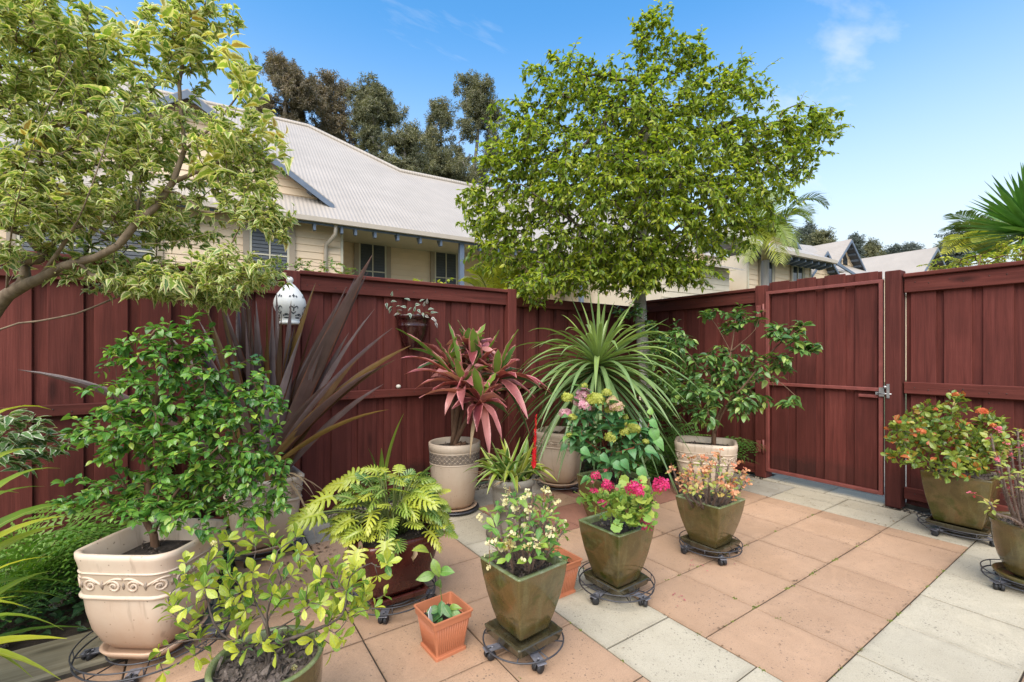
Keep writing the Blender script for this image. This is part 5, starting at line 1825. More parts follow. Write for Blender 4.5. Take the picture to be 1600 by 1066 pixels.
def P6():
    t = thing('potted_plant', 'pink and green leaved cordyline in the tall round cream pot with fish-scale band', 'potted plant', (1.61, 3.13, .042))
    o = t.location
    sec = sec_round(48)
    prof = [(.132, 0), (.146, .02), (.160, .10), (.176, .20), (.186, .30), (.190, .37), (.190, .42), (.196, .425), (.197, .475)]
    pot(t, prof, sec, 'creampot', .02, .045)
    L = 2 * pi * .188
    n = 30
    mb = MB()
    for row in range(4):
        z = .335 + row * .0175
        for k in range(n):
            s0 = (k + .5 * (row % 2)) * L / n
            for rr in (.5, .32, .15):
                P, _ = on_pot(prof, sec, .37, [(s0 + L / n * rr * cos(a), z + .023 * rr * 1.5 * sin(a)) for a in [pi * i / 6 for i in range(7)]], .0005)
                mb.tube(P, .0020, 4, False)
    mb.obj('scale_relief', MAT['washd'], t)
    lm = MB()
    for z in (.328, .412):
        lm.loft([[p * (interp(prof, z) + q[0]) + UP * (z + q[1]) for p in sec] for q in ((-.003, -.005), (.003, -.002), (.003, .002), (-.003, .005))])
    lm.obj('moulding', MAT['creampot'], t)
    P = lambda x, y, d: at(x, y, d) - o
    heads = [(P(722, 600, 3.35), 1.0), (P(745, 575, 3.5), 1.1), (P(775, 590, 3.45), 1.0), (P(750, 625, 3.3), .9), (P(705, 570, 3.55), .8), (P(735, 545, 3.5), .75)]
    st = MB()
    for h, _ in heads:
        b = Vector((U(-.03, .03), U(-.03, .03), .42))
        st.tube(bez(b, Vector((h.x * .4, h.y * .4, h.z * .8)), h - UP * .0, 8), [.017] * 6 + [.014] * 3, 7)
        st.tube([b + vrand(.01), b + Vector((h.x * .3, h.y * .3, .05))], .016, 6)
    st.obj('stem', MAT['bark_brown'], t)
    for x, y, d, w, a, hi in ((618, 513, 3.3, .075, .15, 0), (700, 503, 3.4, .06, .10, 0), (715, 500, 3.6, .05, .2, 1), (757, 520, 3.4, .075, .05, 5), (810, 515, 3.4, .07, .02, 2), (742, 530, 3.3, .07, .18, 1), (625, 560, 3.2, .05, .7, 0), (632, 585, 3.2, .045, .75, 0), (648, 608, 3.15, .05, .8, 0), (655, 622, 3.1, .055, .85, 3),
                              (695, 650, 3.1, .055, .95, 0), (745, 675, 3.1, .055, .6, 3), (785, 690, 3.1, .055, .85, 3), (765, 720, 3.1, .05, .9, 3), (825, 655, 3.15, .06, .8, 2), (845, 605, 3.2, .06, .6, 2), (860, 610, 3.4, .05, .7, 2), (870, 625, 3.5, .06, .45, 2), (830, 690, 3.4, .06, .3, 2), (660, 535, 3.5, .05, .72, 4), (640, 545, 3.4, .05, .2, 4)):
        tip, (h, _) = P(x, y, d), heads[hi]
        Ln = (tip - h).length
        up_ = .28 if (HY - y) < 0 else .12
        strap('leaf', t, bez(h - UP * .03, h.lerp(tip, .5) + UP * Ln * up_, tip, 10), w * 1.3, LM['cordyline'], a, .5, .5, U(-.4, .4), basew=.35, wave=.05)
    for h, sc in heads:
        for k in range(17):
            a = k * 2.4 + U(-.3, .3)
            e = k / 17
            Ln = U(.26, .46) * sc
            dirv = RT * cos(a) + FW * sin(a)
            tip = h + dirv * Ln * (.45 + .5 * e) + UP * Ln * (.75 - 1.25 * e)
            if (tip + o).y > 3.53:
                tip.y = 3.53 - o.y
            age = (U(.02, .2) if e < .12 else (U(.1, .36) if R.random() < .28 else U(.38, 1.0)))
            strap('leaf', t, bez(h - UP * .05 * e, h + dirv * Ln * .35 + UP * Ln * (.45 - .45 * e), tip, 8), U(.060, .092), LM['cordyline'], age, .5, .5, U(-.7, .7), basew=.35, wave=.06)
    for k in range(6):
        a = U(0, 6.28)
        h = heads[k][0] - UP * .1
        d = RT * cos(a) + FW * sin(a)
        strap('dry_leaf', t, bez(h, h + d * .12, h + d * .15 - UP * U(.15, .3), 6), .03, LM['dry'], R.random(), .8, .4, U(-2, 2))
    round_saucer('thin cream saucer under the pink cordyline pot', 1.61, 3.13, .024, .172, .018)
    lid = thing('plant_caddy', 'low black disc caddy under the pink cordyline pot', 'plant caddy', (1.61, 3.13, 0), 0, CG)
    m = MB().loft([[p * r + UP * z for p in sec] for r, z in ((.165, .012), (.185, .016), (.187, .022), (.15, .023))], True, True)
    m.obj('disc', MAT['wire'], lid)
    for k in range(4):
        a = k * pi / 2 - .4
        M = Matrix.Translation((.15 * cos(a), .15 * sin(a), .018)) @ Matrix.Rotation(a + .7, 4, 'Z') @ Matrix.Rotation(pi / 2, 4, 'X')
        MB().loft([[M @ Vector((rr * cos(q * pi / 7), rr * sin(q * pi / 7), zz)) for q in range(14)] for rr, zz in ((.013, -.017), (.0178, -.013), (.0178, .013), (.013, .017))], True, True).obj('caster', MAT['rubber'], lid)


def P7():
    t = thing('potted_plant', 'bromeliad with one red flower spike in a grey stone urn', 'potted plant', (1.695, 2.475, 0))
    sec = sec_round(40)
    prof = [(.165, 0), (.172, .015), (.168, .04), (.140, .062), (.105, .080), (.085, .110), (.080, .140), (.095, .168), (.118, .190), (.128, .230), (.131, .30), (.133, .325), (.150, .338), (.156, .352), (.156, .370), (.150, .380)]
    pot(t, prof, sec, 'stonepot', .024, .03)
    c = Vector((0, 0, .35))
    for k in range(58):
        a = k * 2.4
        e = (k % 29) / 29
        hub = c + (RT * cos(k) + FW * sin(k)) * .05 * (k % 3)
        dirv = RT * cos(a) * 1.2 + FW * sin(a) * .95
        Ln = U(.24, .40)
        tip = hub + dirv * Ln * (.35 + .55 * e) + UP * Ln * (.85 - .95 * e)
        strap('leaf', t, bez(hub, hub + dirv * Ln * .3 + UP * Ln * .5, tip, 8), U(.024, .038), LM['brom'], U(.0, .9), .8, .55, U(-.2, .2), basew=.8)
    for k in range(14):
        a = U(0, 6.28)
        d = RT * cos(a) * 1.2 + FW * sin(a)
        strap('dry_leaf', t, bez(c, c + d * .14 + UP * .04, c + d * U(.2, .28) + UP * U(-.05, .08), 6), U(.01, .018), LM['dry'], R.random(), .7, .4)
    top = at(838, 645, 2.35) - t.location
    b = at(834, 735, 2.33) - t.location
    MB().tube(bez(c, c + UP * .05, b, 5), .004, 5).obj('flower_stalk', MAT['stalk'], t)
    lv = []
    for k in range(38):
        f = k / 38
        p = b.lerp(top, f * .93)
        sd = RT * (1 if k % 2 else -1) * 1.0 + FW * U(-.4, .4)
        lv.append((leafM(p, (sd * (.45 - .25 * f) + UP).normalized(), sd * -1 - FW * .5 + vrand(.2), (.036 * (1 - .35 * f))), 0, R.random()))
    foliage(t, lv, leaf_set('lance', .42, 3, (.05,), .5), LM['spike'], 'bract')


def P8():
    t = thing('potted_plant', 'tall grass palm with arching green strap leaves in the cream pot near the corner', 'potted plant', (2.62, 3.08, .078))
    o = t.location
    sec = rot(sec_sq(.55, 8), .5)
    prof = [(.120, 0), (.138, .015), (.165, .08), (.180, .17), (.186, .28), (.190, .38), (.198, .40), (.199, .435)]
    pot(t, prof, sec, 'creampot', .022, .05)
    scroll_band(t, prof, sec, .345, .04, .12, body='creampot')
    P = lambda x, y, d: at(x, y, d) - o
    h = P(935, 575, 3.98)
    MB().tube([Vector((0, 0, .37)), Vector((h.x * .6, h.y * .6, .55)), h - UP * .05, h + UP * .08], [.040, .034, .036, .024], 10).obj('stem', MAT['bark_brown'], t)
    for k in range(150):
        a = k * 2.39996
        e = (k + .5) / 150
        Ln = U(.78, 1.08) * (1 if e > .12 else .72)
        dirv = RT * cos(a) + FW * sin(a)
        el = 1.42 - 2.15 * e ** .62
        b = h + UP * (.09 - .17 * e) + dirv * .02
        m = b + (dirv * cos(el) + UP * sin(el)) * Ln * .58
        dr = .42 * Ln * (.15 + .95 * cos(el) ** 1.2) * U(.7, 1.15)
        tip = b + (dirv * cos(el) + UP * sin(el)) * Ln * .86 - UP * dr
        w = tip + o
        if w.y > 3.60:
            tip.y = 3.60 - o.y - U(0, .05)
        strap('leaf', t, bez(b, m, tip, 10), U(.026, .040), LM['grasspalm'], min(.99, max(0, e * .8 + U(-.2, .25))), .6, .5, U(-.25, .25), basew=.75)
    for x, y, d in ((918, 440, 3.95), (935, 452, 3.9), (888, 455, 4.0), (1000, 455, 4.1), (830, 545, 3.5), (822, 570, 3.4), (1085, 588, 3.8), (1036, 673, 3.3), (1088, 528, 4.0), (1045, 497, 4.2), (1075, 630, 3.5), (812, 640, 3.3), (845, 655, 3.2), (1060, 655, 3.35)):
        tip = P(x, y, d)
        Ln = (tip - h).length
        strap('leaf', t, bez(h, h.lerp(tip, .45) + UP * Ln * (.34 if y > 500 else .05), tip, 12), .034, LM['grasspalm'], U(.1, .6), .6, .5, U(-.2, .2), basew=.75)
    round_saucer('cream saucer under the grass palm pot', 2.62, 3.08, .056, .185, .028)
    caddy('wire caddy under the cream grass palm pot', 2.62, 3.08, .20, .9, 4, .05)


def P9():
    t = thing('potted_plant', 'hydrangea with pink and lime flower heads in a square olive pot', 'potted plant', (2.444, 2.285, 0))
    o = t.location
    sec = sec_sq(.10, 4)
    prof = [(.125, 0), (.133, .012), (.158, .10), (.176, .20), (.188, .30), (.189, .318)]
    pot(t, prof, sec, 'olive', .02, .035, 'soil', 'olrim')
    P = lambda x, y, d: at(x, y, d) - o
    g = Grow()
    for k in range(9):
        a = k * 2.4
        b = Vector((.07 * cos(a), .07 * sin(a), .27))
        e = P(U(900, 1010), U(660, 700), U(3.0, 3.4))
        g.trunk([b, b.lerp(e, .5) + UP * .05, e], -1, .3, .04)
    bl = [quad_blob(q, d, z, w) for q, d, z, w in (((945, 690, 66, 46), 3.15, .27, 20), ((905, 672, 34, 34), 3.1, .16, 5), ((935, 650, 46, 26), 3.15, .18, 6), ((1000, 700, 42, 34), 3.1, .18, 6), ((1010, 665, 26, 24), 3.15, .1, 3), ((950, 735, 55, 20), 3.0, .15, 4))]
    heads = [(883, 647, 'hpink', .045), (893, 653, 'hlime', .036), (887, 622, 'hlime', .045), (905, 628, 'hpink', .048), (912, 617, 'hpink', .055), (914, 634, 'hpink', .046), (930, 625, 'hlime', .060), (938, 626, 'hlime', .035), (948, 614, 'hlime', .035), (955, 628, 'hmix', .050), (963, 636, 'hmix', .050),
             (951, 641, 'hlime', .034), (926, 640, 'hmix', .028), (913, 603, 'hlime', .024), (977, 652, 'hlime', .022), (990, 670, 'hlime', .046), (977, 675, 'hlime', .040), (954, 684, 'hlime', .044), (958, 668, 'hlime', .024), (1009, 690, 'hlime', .024), (889, 680, 'hlime', .022), (979, 663, 'hlime', .018)]
    hp = [(P(x, y, U(2.92, 3.05)), m, r) for x, y, m, r in heads]
    g.tips([p for p, _, _ in hp] + sample_blobs(rel(t, bl), 85, .3), .04, .1, .4)
    g.build('stem', MAT['stalk_red'], t, .0024, .34, .006)
    lv = dress(g.twigs(), (4, 6), .10, .074, 3, 1.0, .75, .22, .3, .35)
    for x, y, s in ((1025, 672, .11), (1030, 686, .11), (1015, 705, .09), (1022, 660, .09), (1003, 735, .10), (965, 728, .09), (945, 715, .085), (978, 722, .09), (915, 705, .085)):
        p = P(x - 10, y - 4, 2.95)
        lv.append((leafM(p, RT * U(.3, .9) - UP * U(.1, .6) - FW * .3, UP * .6 - FW * .7, s), R.randrange(3), U(.2, .6)))
    foliage(t, lv, leaf_set('ovate', .72, 5, (.12, .28, .42), .3), LM['hydrangea'])
    for p, m, r in hp:
        petal_cluster(t, p, r * .95, int(30 + r * 1000), FM[m], petal=.30, four=True, label={'hpink': 'pink hydrangea flower head', 'hlime': 'lime green hydrangea flower head', 'hmix': 'blush hydrangea flower head'}[m])


def thorn_plant(t, stems, leaf, size, nleaf, fl, nfl, flr, spine=True):
    """crown of thorns: thick thorny stems, tufts of leaves at the ends, small paired bracts on red stalks"""
    st, sp, stalk = MB(), MB(), MB()
    lv = []
    fm = [little_flower(fl, 1.0, 2), little_flower(fl, 1.0, 2)]
    for pts, r in stems:
        n = len(pts)
        st.tube(pts, [r * (1 - .35 * i / (n - 1)) for i in range(n)], 7)
        for i in range(n - 1):
            d = pts[i + 1] - pts[i]
            for _ in range(int(d.length / .0045)):
                p = pts[i] + d * R.random()
                q = d.orthogonal().normalized()
                q.rotate(Matrix.Rotation(U(0, 6.28), 3, d.normalized()))
                x = d.normalized() * .0016
                L = r + U(.006, .015)
                sp.add([p + q * r * .7 - x, p + q * r * .7 + x, p + q * r * .7 + d.cross(q).normalized() * .0016, p + q * L + d.normalized() * U(-.004, .004)], [(0, 1, 3), (1, 2, 3), (2, 0, 3)])
        e = pts[-1]
        d = (pts[-1] - pts[-2]).normalized()
        for k in range(R.randint(*nleaf)):
            a = k * 2.4
            q = d.orthogonal().normalized()
            q.rotate(Matrix.Rotation(a, 3, d))
            p = e - d * U(0, .05)
            lv.append((leafM(p + q * r, q * U(.7, 1.1) + d * U(.1, .8) + UP * .1, d + UP * .5 + vrand(.2), size * U(.6, 1.2)), R.randrange(3), R.random()))
        for k in range(R.randint(*nfl)):
            q = (d * .5 + UP * .3 + vrand(.6)).normalized()
            L = U(.02, .075)
            hub = e - d * U(0, .05) + q * L
            stalk.tube([e - d * .02, e + q * L * .5 + UP * .004, hub], .0011, 4, False)
            for w in range(R.randint(2, 5)):
                nrm = (q + vrand(.6)).normalized()
                ob = link('flower', R.choice(fm), t, None, leafM(hub + vrand(flr * .8), nrm.orthogonal(), nrm, flr * U(.85, 1.2)))
                ob.color = (R.random(), 0, 0, 1)
    st.obj('stem', MAT['bark_thorn'], t)
    if spine:
        sp.obj('thorns', MAT['bark_thorn'], t, kind='stuff')
    stalk.obj('flower_stalk', MAT['stalk_red'], t, kind='stuff')
    foliage(t, lv, leaf_set('obov', .42, 4, (.05, .2, .35), .25), leaf)


OP = [(.560, 0), (.585, .03), (.72, .25), (.85, .50), (.945, .75), (1.0, .96), (1.005, 1.0)]


def olive_pot(t, half, h, ang, soil=.03, sm='soil'):
    prof = [(r * half, z * h) for r, z in OP]
    sec = rot(sec_sq(.075, 4, bulge=.012), ang)
    pot(t, prof, sec, 'olive', .019, soil, sm, 'olrim')
    return prof, sec


def P10():
    t = thing('potted_plant', 'cream-flowered crown of thorns in a square tapered olive pot near the citrus seedling', 'potted plant', (1.079, 1.495, .092))
    o = t.location
    olive_pot(t, .127, .272, .07)
    P = lambda x, y, d: at(x, y, d) - o
    stems = []
    for x, y, d in ((765, 800, 1.85), (775, 825, 1.75), (790, 790, 1.75), (800, 770, 1.85), (812, 790, 1.7), (825, 775, 1.8), (835, 770, 1.9), (850, 785, 1.85), (862, 800, 1.8), (870, 815, 1.75), (848, 805, 1.7), (828, 800, 1.65), (805, 812, 1.66), (785, 845, 1.68), (775, 855, 1.8), (795, 860, 1.62), (855, 835, 1.7), (870, 845, 1.85), (880, 830, 1.95), (828, 865, 1.62), (840, 845, 1.62), (815, 835, 1.62),
                    (800, 830, 1.85), (840, 815, 1.95), (820, 805, 1.95), (775, 790, 1.95), (860, 860, 1.72), (862, 775, 1.9)):
        e = P(x, y, d)
        b = Vector((e.x * .28 + U(-.03, .03), e.y * .28 + U(-.03, .03), .235))
        m = Vector((e.x * .75, e.y * .75, (b.z + e.z) * .5))
        stems.append((bez(b, m, e, 5), .0052))
    thorn_plant(t, stems, LM['thorn'], .050, (5, 8), FM['white'], (1, 3), .0100)
    square_saucer('olive tray under the cream-flowered olive pot', 1.079, 1.495, .058, .116, .07)
    caddy('wire caddy under the cream-flowered olive pot', 1.079, 1.495, .162, .6, 4, .05)


def P11():
    t = thing('potted_plant', 'dark leaved seedling in a terracotta plastic pot tucked behind the cream-flowered olive pot', 'potted plant', (1.475, 1.775, 0))
    plastic_pot(t, .100, .168, .02)
    lv = []
    for k in range(13):
        a = k * 2.4
        d = RT * cos(a) + FW * sin(a)
        p = Vector((0, 0, .13)) + d * U(.01, .05) + UP * U(0, .06)
        lv.append((leafM(p, d + UP * .2, UP + vrand(.2), .05), R.randrange(3), U(.6, 1)))
    foliage(t, lv, leaf_set('ell', .55, 4), LM['seedling'])
    MB().tube([Vector((0, 0, .11)), Vector((.005, 0, .2))], .003, 5).obj('stem', MAT['stalk'], t)


def P12():
    t = thing('potted_plant', 'magenta geranium in a square tapered olive pot', 'potted plant', (1.717, 1.585, .072))
    o = t.location
    olive_pot(t, .134, .282, .03)
    P = lambda x, y, d: at(x, y, d) - o

    def round_leaf(k):
        V, F, T_ = [(0, 0, 0)], [], [(.5, 0)]
        n = 21
        for i in range(n):
            a = -2.75 + 5.5 * i / (n - 1)
            r = .5 * (1 + .10 * cos(a * 7 / 1.0)) * (1 + .03 * cos(i * 2.1))
            V.append((r * sin(a), .12 + r * cos(a), (.10 + .05 * k) * r * cos(a * 7) * .6 + .16 * r * r * (1 if k else -1)))
            T_.append((.5 + .5 * sin(a), .5))
        F = [(0, i, i + 1) for i in range(1, n)]
        F = [f[::-1] for f in F]
        return np.array(V), F, T_
    g = Grow()
    for k in range(6):
        b = Vector((U(-.05, .05), U(-.05, .05), .24))
        g.trunk([b, b + Vector((b.x, b.y, .07))], -1, .2, .02)
    bl = [quad_blob(q, d, z, w) for q, d, z, w in (((968, 790, 52, 26), 2.2, .14, 14), ((928, 778, 26, 16), 2.15, .08, 4), ((1005, 785, 24, 26), 2.15, .1, 5), ((985, 765, 35, 14), 2.3, .1, 4), ((970, 815, 30, 12), 2.1, .07, 3), ((1010, 810, 18, 16), 2.1, .05, 2))]
    fl = [(931, 744, .024), (950, 759, .030), (928, 767, .018), (941, 786, .022), (991, 764, .040), (1033, 757, .036), (1008, 797, .026), (1011, 823, .026), (945, 762, .018), (998, 770, .024), (1004, 812, .018), (1028, 764, .022)]
    fp = [(P(x, y, U(2.05, 2.15)), r) for x, y, r in fl]
    g.tips([p for p, _ in fp] + sample_blobs(rel(t, bl), 120, .15), .025, .12, .5)
    g.build('stem', MAT['stalk'], t, .0014, .34, .005)
    lv = []
    for tw in g.twigs()[:]:
        if min((tw[-1] - p).length for p, _ in fp) < .01:
            continue
        for _ in range(2):
            p = tw[-1] + vrand(.012)
            dv = (p - Vector((0, 0, .28)))
            lv.append((leafM(p, (dv.normalized() + vrand(.5)), UP * .9 - FW * .45 + vrand(.35), U(.028, .052)), R.randrange(2), R.random()))
    foliage(t, lv, [round_leaf(0), round_leaf(1)], LM['geranium'])
    for p, r in fp:
        petal_cluster(t, p, r, int(12 + r * 620), FM['magenta'], petal=.42)
    for k in range(5):
        p = R.choice(fp)[0] + vrand(.04)
        petal_cluster(t, p, .009, 6, FM['pink'], 'flower_bud', petal=.7)
    square_saucer('olive tray under the magenta geranium pot', 1.717, 1.585, .056, .118, .03, .032)
    caddy('wire caddy under the magenta geranium pot', 1.717, 1.585, .182, .9, 4, .05)


def P13():
    t = thing('potted_plant', 'peach-flowered crown of thorns in a square tapered olive pot before the camellia', 'potted plant', (2.513, 1.575, .074))
    o = t.location
    olive_pot(t, .142, .262, .02)
    P = lambda x, y, d: at(x, y, d) - o
    stems = []
    for x, y, d in ((1050, 728, 2.55), (1064, 745, 2.6), (1072, 735, 2.7), (1085, 742, 2.55), (1095, 722, 2.7), (1098, 740, 2.5), (1110, 715, 2.75), (1108, 748, 2.5), (1120, 728, 2.65), (1128, 740, 2.55), (1138, 725, 2.75), (1145, 745, 2.6), (1158, 740, 2.7), (1165, 752, 2.6), (1150, 765, 2.5), (1135, 765, 2.45), (1075, 765, 2.5), (1120, 760, 2.45), (1090, 765, 2.45), (1125, 712, 2.85), (1080, 720, 2.8), (1105, 762, 2.75), (1140, 750, 2.85)):
        e = P(x, y, d)
        b = Vector((e.x * .40 + U(-.02, .02), e.y * .40 + U(-.02, .02), .225))
        stems.append((bez(b, Vector((e.x * .85, e.y * .85, (b.z + e.z) * .5)), e, 5), .0068))
    thorn_plant(t, stems, LM['thorny'], .040, (7, 10), FM['peach'], (1, 3), .0125)
    square_saucer('olive tray under the peach-flowered olive pot', 2.513, 1.575, .056, .125, .02, .032)
    caddy('wire caddy under the peach-flowered olive pot', 2.513, 1.575, .170, .2, 4, .05)


def P14():
    t = thing('potted_plant', 'open-branched camellia in the rounded cream scroll pot beside the gate', 'potted plant', (3.50, 2.235, .065))
    o = t.location
    sec = rot(sec_sq(.5, 8, 1.08, .92), radians(-58))
    prof = [(.13, 0), (.155, .02), (.185, .10), (.203, .20), (.211, .30), (.219, .34), (.222, .365), (.222, .392)]
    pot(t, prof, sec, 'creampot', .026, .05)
    scroll_band(t, prof, sec, .285, .055, .15, body='creampot')
    P = lambda x, y, d: at(x, y, d) - o
    g = Grow()
    g.trunk([P(1115, 700, 3.85), P(1117, 665, 3.85), P(1128, 635, 3.85), P(1130, 600, 3.85), P(1142, 550, 3.9), P(1150, 495, 3.95)], attach=.2, step=.05)
    for q in (((1117, 672, 3.85), (1135, 635, 3.75), (1165, 600, 3.65), (1210, 545, 3.55), (1255, 510, 3.5)), ((1128, 625, 3.85), (1105, 580, 3.9), (1060, 540, 4.0)), ((1165, 600, 3.65), (1205, 590, 3.5), (1250, 625, 3.4)),
              ((1185, 575, 3.6), (1240, 550, 3.5), (1280, 545, 3.45)), ((1117, 672, 3.85), (1095, 640, 3.7), (1065, 625, 3.6)), ((1142, 550, 3.9), (1120, 510, 3.95), (1108, 495, 3.95)), ((1142, 552, 3.9), (1180, 515, 3.8), (1185, 490, 3.8))):
        ps = [P(*w) for w in q]
        k = g.near(ps[0])
        g.trunk([g.P[k]] + ps[1:], k, .25, .05)
    bl = [quad_blob(q, d, z, w) for q, d, z, w in (((1140, 580, 62, 50), 3.85, .3, 16), ((1150, 500, 24, 30), 3.95, .14, 4), ((1110, 492, 14, 14), 3.95, .08, 1.4), ((1185, 497, 12, 12), 3.8, .08, 1.2), ((1230, 520, 36, 22), 3.5, .14, 4), ((1262, 545, 26, 12), 3.45, .08, 2.4), ((1215, 570, 34, 22), 3.5, .12, 3.4),
          ((1060, 545, 34, 34), 4.0, .2, 5), ((1090, 620, 44, 34), 3.7, .2, 7), ((1165, 635, 40, 26), 3.65, .18, 5), ((1230, 628, 24, 8), 3.4, .06, 1.5), ((1100, 655, 24, 18), 3.55, .12, 3), ((1250, 512, 16, 10), 3.5, .06, 1.2), ((1070, 600, 40, 40), 3.9, .25, 5))]
    g.tips(sample_blobs(rel(t, bl), 340, .25), .05, .14, .5)
    g.build('stem', MAT['bark_brown'], t, .0018, .44, .020, .3)
    foliage(t, dress(g.twigs(), (6, 8), .12, .070, 3, 1.0, .6, .15, .35), leaf_set('ell', .46, 4, (.1, .25, .4), .35), LM['camellia'])
    caddy('wire caddy under the cream camellia pot', 3.50, 2.235, .235, .2, 4, .052)


def P15():
    t = thing('potted_plant', 'dense ixora bush with orange new leaves in a wide olive pot by the fence', 'potted plant', (4.135, .80, .09))
    o = t.location
    prof = [(r * .170, z * .325) for r, z in [(.66, 0), (.685, .03), (.78, .25), (.88, .50), (.95, .75), (1.0, .97), (1.0, 1.0)]]
    sec = rot(sec_sq(.06, 4, bulge=.01), .0)
    pot(t, prof, sec, 'olive', .02, .03, 'mulch', 'olive')
    P = lambda x, y, d: at(x, y, d) - o
    g = Grow()
    for k in range(8):
        a = k * 2.4
        b = Vector((.06 * cos(a), .06 * sin(a), .29))
        g.trunk([b, b * 1.4 + UP * .02], -1, .2, .02)
    bl = [quad_blob(q, d, z, w) for q, d, z, w in (((1485, 695, 66, 40), 3.0, .28, 20), ((1425, 680, 32, 30), 2.95, .16, 6), ((1460, 655, 34, 30), 3.0, .2, 6), ((1495, 635, 18, 18), 3.0, .1, 2.5), ((1530, 690, 44, 42), 3.05, .24, 9), ((1575, 690, 32, 32), 3.1, .2, 6), ((1545, 655, 20, 16), 3.0, .1, 2), ((1410, 715, 20, 14), 2.9, .1, 2), ((1475, 730, 48, 14), 2.85, .12, 4), ((1600, 720, 30, 30), 3.1, .2, 4))]
    g.tips(sample_blobs(rel(t, bl), 300, .3), .03, .16, .5)
    g.build('stem', MAT['bark_dark'], t, .0014, .42, .010)
    foliage(t, dress(g.twigs(), (6, 8), .05, .046, 3, .9, .6, -.1, .35, .3, 4), leaf_set('obov', .54, 4, (-.05, .12, .25), .3), LM['ixora'])
    for x, y, r in ((1493, 617, .020), (1534, 643, .028), (1440, 675, .024), (1462, 640, .012), (1405, 660, .014), (1552, 665, .016)):
        petal_cluster(t, P(x, y, 2.85), r, 24, FM['red'], petal=.4, four=True)
    square_saucer('olive tray under the wide ixora pot', 4.135, .80, .058, .150, 0, .03)
    caddy('wire caddy under the wide olive ixora pot', 4.135, .80, .215, .3, 4, .05)


def P16():
    t = thing('potted_plant', 'rose-flowered crown of thorns in the round olive pot at the edge of the photo', 'potted plant', (3.445, .415, .085))
    o = t.location
    sec = sec_round(40)
    prof = [(.080, 0), (.09, .012), (.115, .07), (.132, .14), (.141, .20), (.143, .235), (.149, .245), (.150, .265)]
    pot(t, prof, sec, 'olive', .018, .03, 'soil', 'olive')
    P = lambda x, y, d: at(x, y, d) - o
    stems = []
    for x, y, d in ((1548, 678, 2.2), (1560, 712, 2.15), (1580, 700, 2.3), (1600, 690, 2.25), (1575, 730, 2.1), (1590, 740, 2.15), (1610, 720, 2.2), (1620, 690, 2.3), (1640, 720, 2.3), (1565, 750, 2.2), (1605, 760, 2.1), (1590, 670, 2.35), (1630, 750, 2.2), (1655, 745, 2.35), (1580, 765, 2.35)):
        e = P(x, y, d)
        b = Vector((e.x * .3, e.y * .3, .225))
        stems.append((bez(b, Vector((e.x * .8, e.y * .8, (b.z + e.z) * .5)), e, 5), .0062))
    b = Vector((-.02, 0, .23))
    stems.append(([b, P(1580, 810, 2.1), P(1556, 803, 2.05), P(1546, 785, 2.03)], .0066))
    thorn_plant(t, stems, LM['thorny'], .034, (8, 11), FM['pink'], (0, 2), .0085)
    round_saucer('olive saucer under the round rose-flowered pot', 3.445, .415, .056, .135, .03, 'olive')
    caddy('wire caddy under the round olive pot', 3.445, .415, .172, .1, 4, .05)


for f in (P1, P2, P3, P4, P5, P6, P7, P8, P9, P10, P11, P12, P13, P14, P15, P16):
    f()

# ================================================================ on the fence
def lantern():
    """white pierced ceramic lantern hung on the fence post"""
    c = at(453, 470, 3.20)
    c.y = YF - .045 - .115
    k = c.y / (FW.y - RT.y * 0 + RT.y * (453 - 800) / FPX)
    c.x = k * (FW.x + RT.x * (453 - 800) / FPX)
    zb = CAM_H + (HY - 507) / FPX * k
    zt = CAM_H + (HY - 432) / FPX * k
    t = thing('wall_lantern', 'white pierced ceramic lantern hanging on the fence post among the variegated leaves', 'lantern', (c.x, c.y, zb))
    H = zt - zb
    prof = [(.070, 0), (.074, .006), (.074, .020), (.064, .026), (.072, .045), (.092, .085), (.108, .125), (.112, .155), (.106, .185), (.088, .225), (.060, .265), (.036, .292), (.020, .305), (.016, .312)]
    s = H / .36
    sec = sec_round(40)
    MB().loft([[p * r * s + UP * z * s for p in sec] for r, z in prof], True, True).obj('lantern_body', MAT['white'], t)
    MB().ball((0, 0, .332 * s), .025 * s, 14, 10).obj('finial', MAT['white'], t)
    hm = MB()
    dark = []

    def hole(ang, pts):
        """a pierced opening: a dark patch set just into the shell"""
        out = []
        for u, z in pts:
            r = interp(prof, z) * s
            a = ang + u * s / max(.02, r)
            out.append(Vector((cos(a) * (r + .0012), sin(a) * (r + .0012), z * s)))
        hm.poly(out)
    front = atan2(-c.y, -c.x)
    for kk in range(5):
        a = front + .25 + (kk - 2) * 1.05
        hole(a, [(-.020, .092), (.020, .092), (.012, .080), (0, .070), (-.012, .080)])
        hole(a, [(-.004, .094), (.004, .094), (.004, .120), (-.004, .120)])
        for sg in (-1, 1):
            hole(a, [(sg * q[0], q[1]) for q in ((.004, .112), (.018, .124), (.027, .118), (.026, .108), (.031, .112), (.031, .124), (.020, .134), (.004, .124))])
            hole(a, [(sg * q[0], q[1]) for q in ((.014, .064), (.044, .078), (.046, .062), (.018, .056))])
            hole(a, [(sg * q[0], q[1]) for q in ((.018, .050), (.046, .052), (.044, .040), (.020, .042))])
        hole(a, [(-.004, .126), (0, .148), (.004, .126)])
        for q in (-.03, .03):
            hole(a + .5, [(q - .008, .20), (q, .19), (q + .008, .20), (q, .212)])
        hole(a, [(-.010, .205), (0, .190), (.010, .205), (0, .222)])
    hm.obj('pierced_hole', MAT['bluedark'], t)
    MB().tube([(0, .10, .22 * s), (0, .13, .22 * s)], .006, 6).obj('hook', MAT['wire'], t)


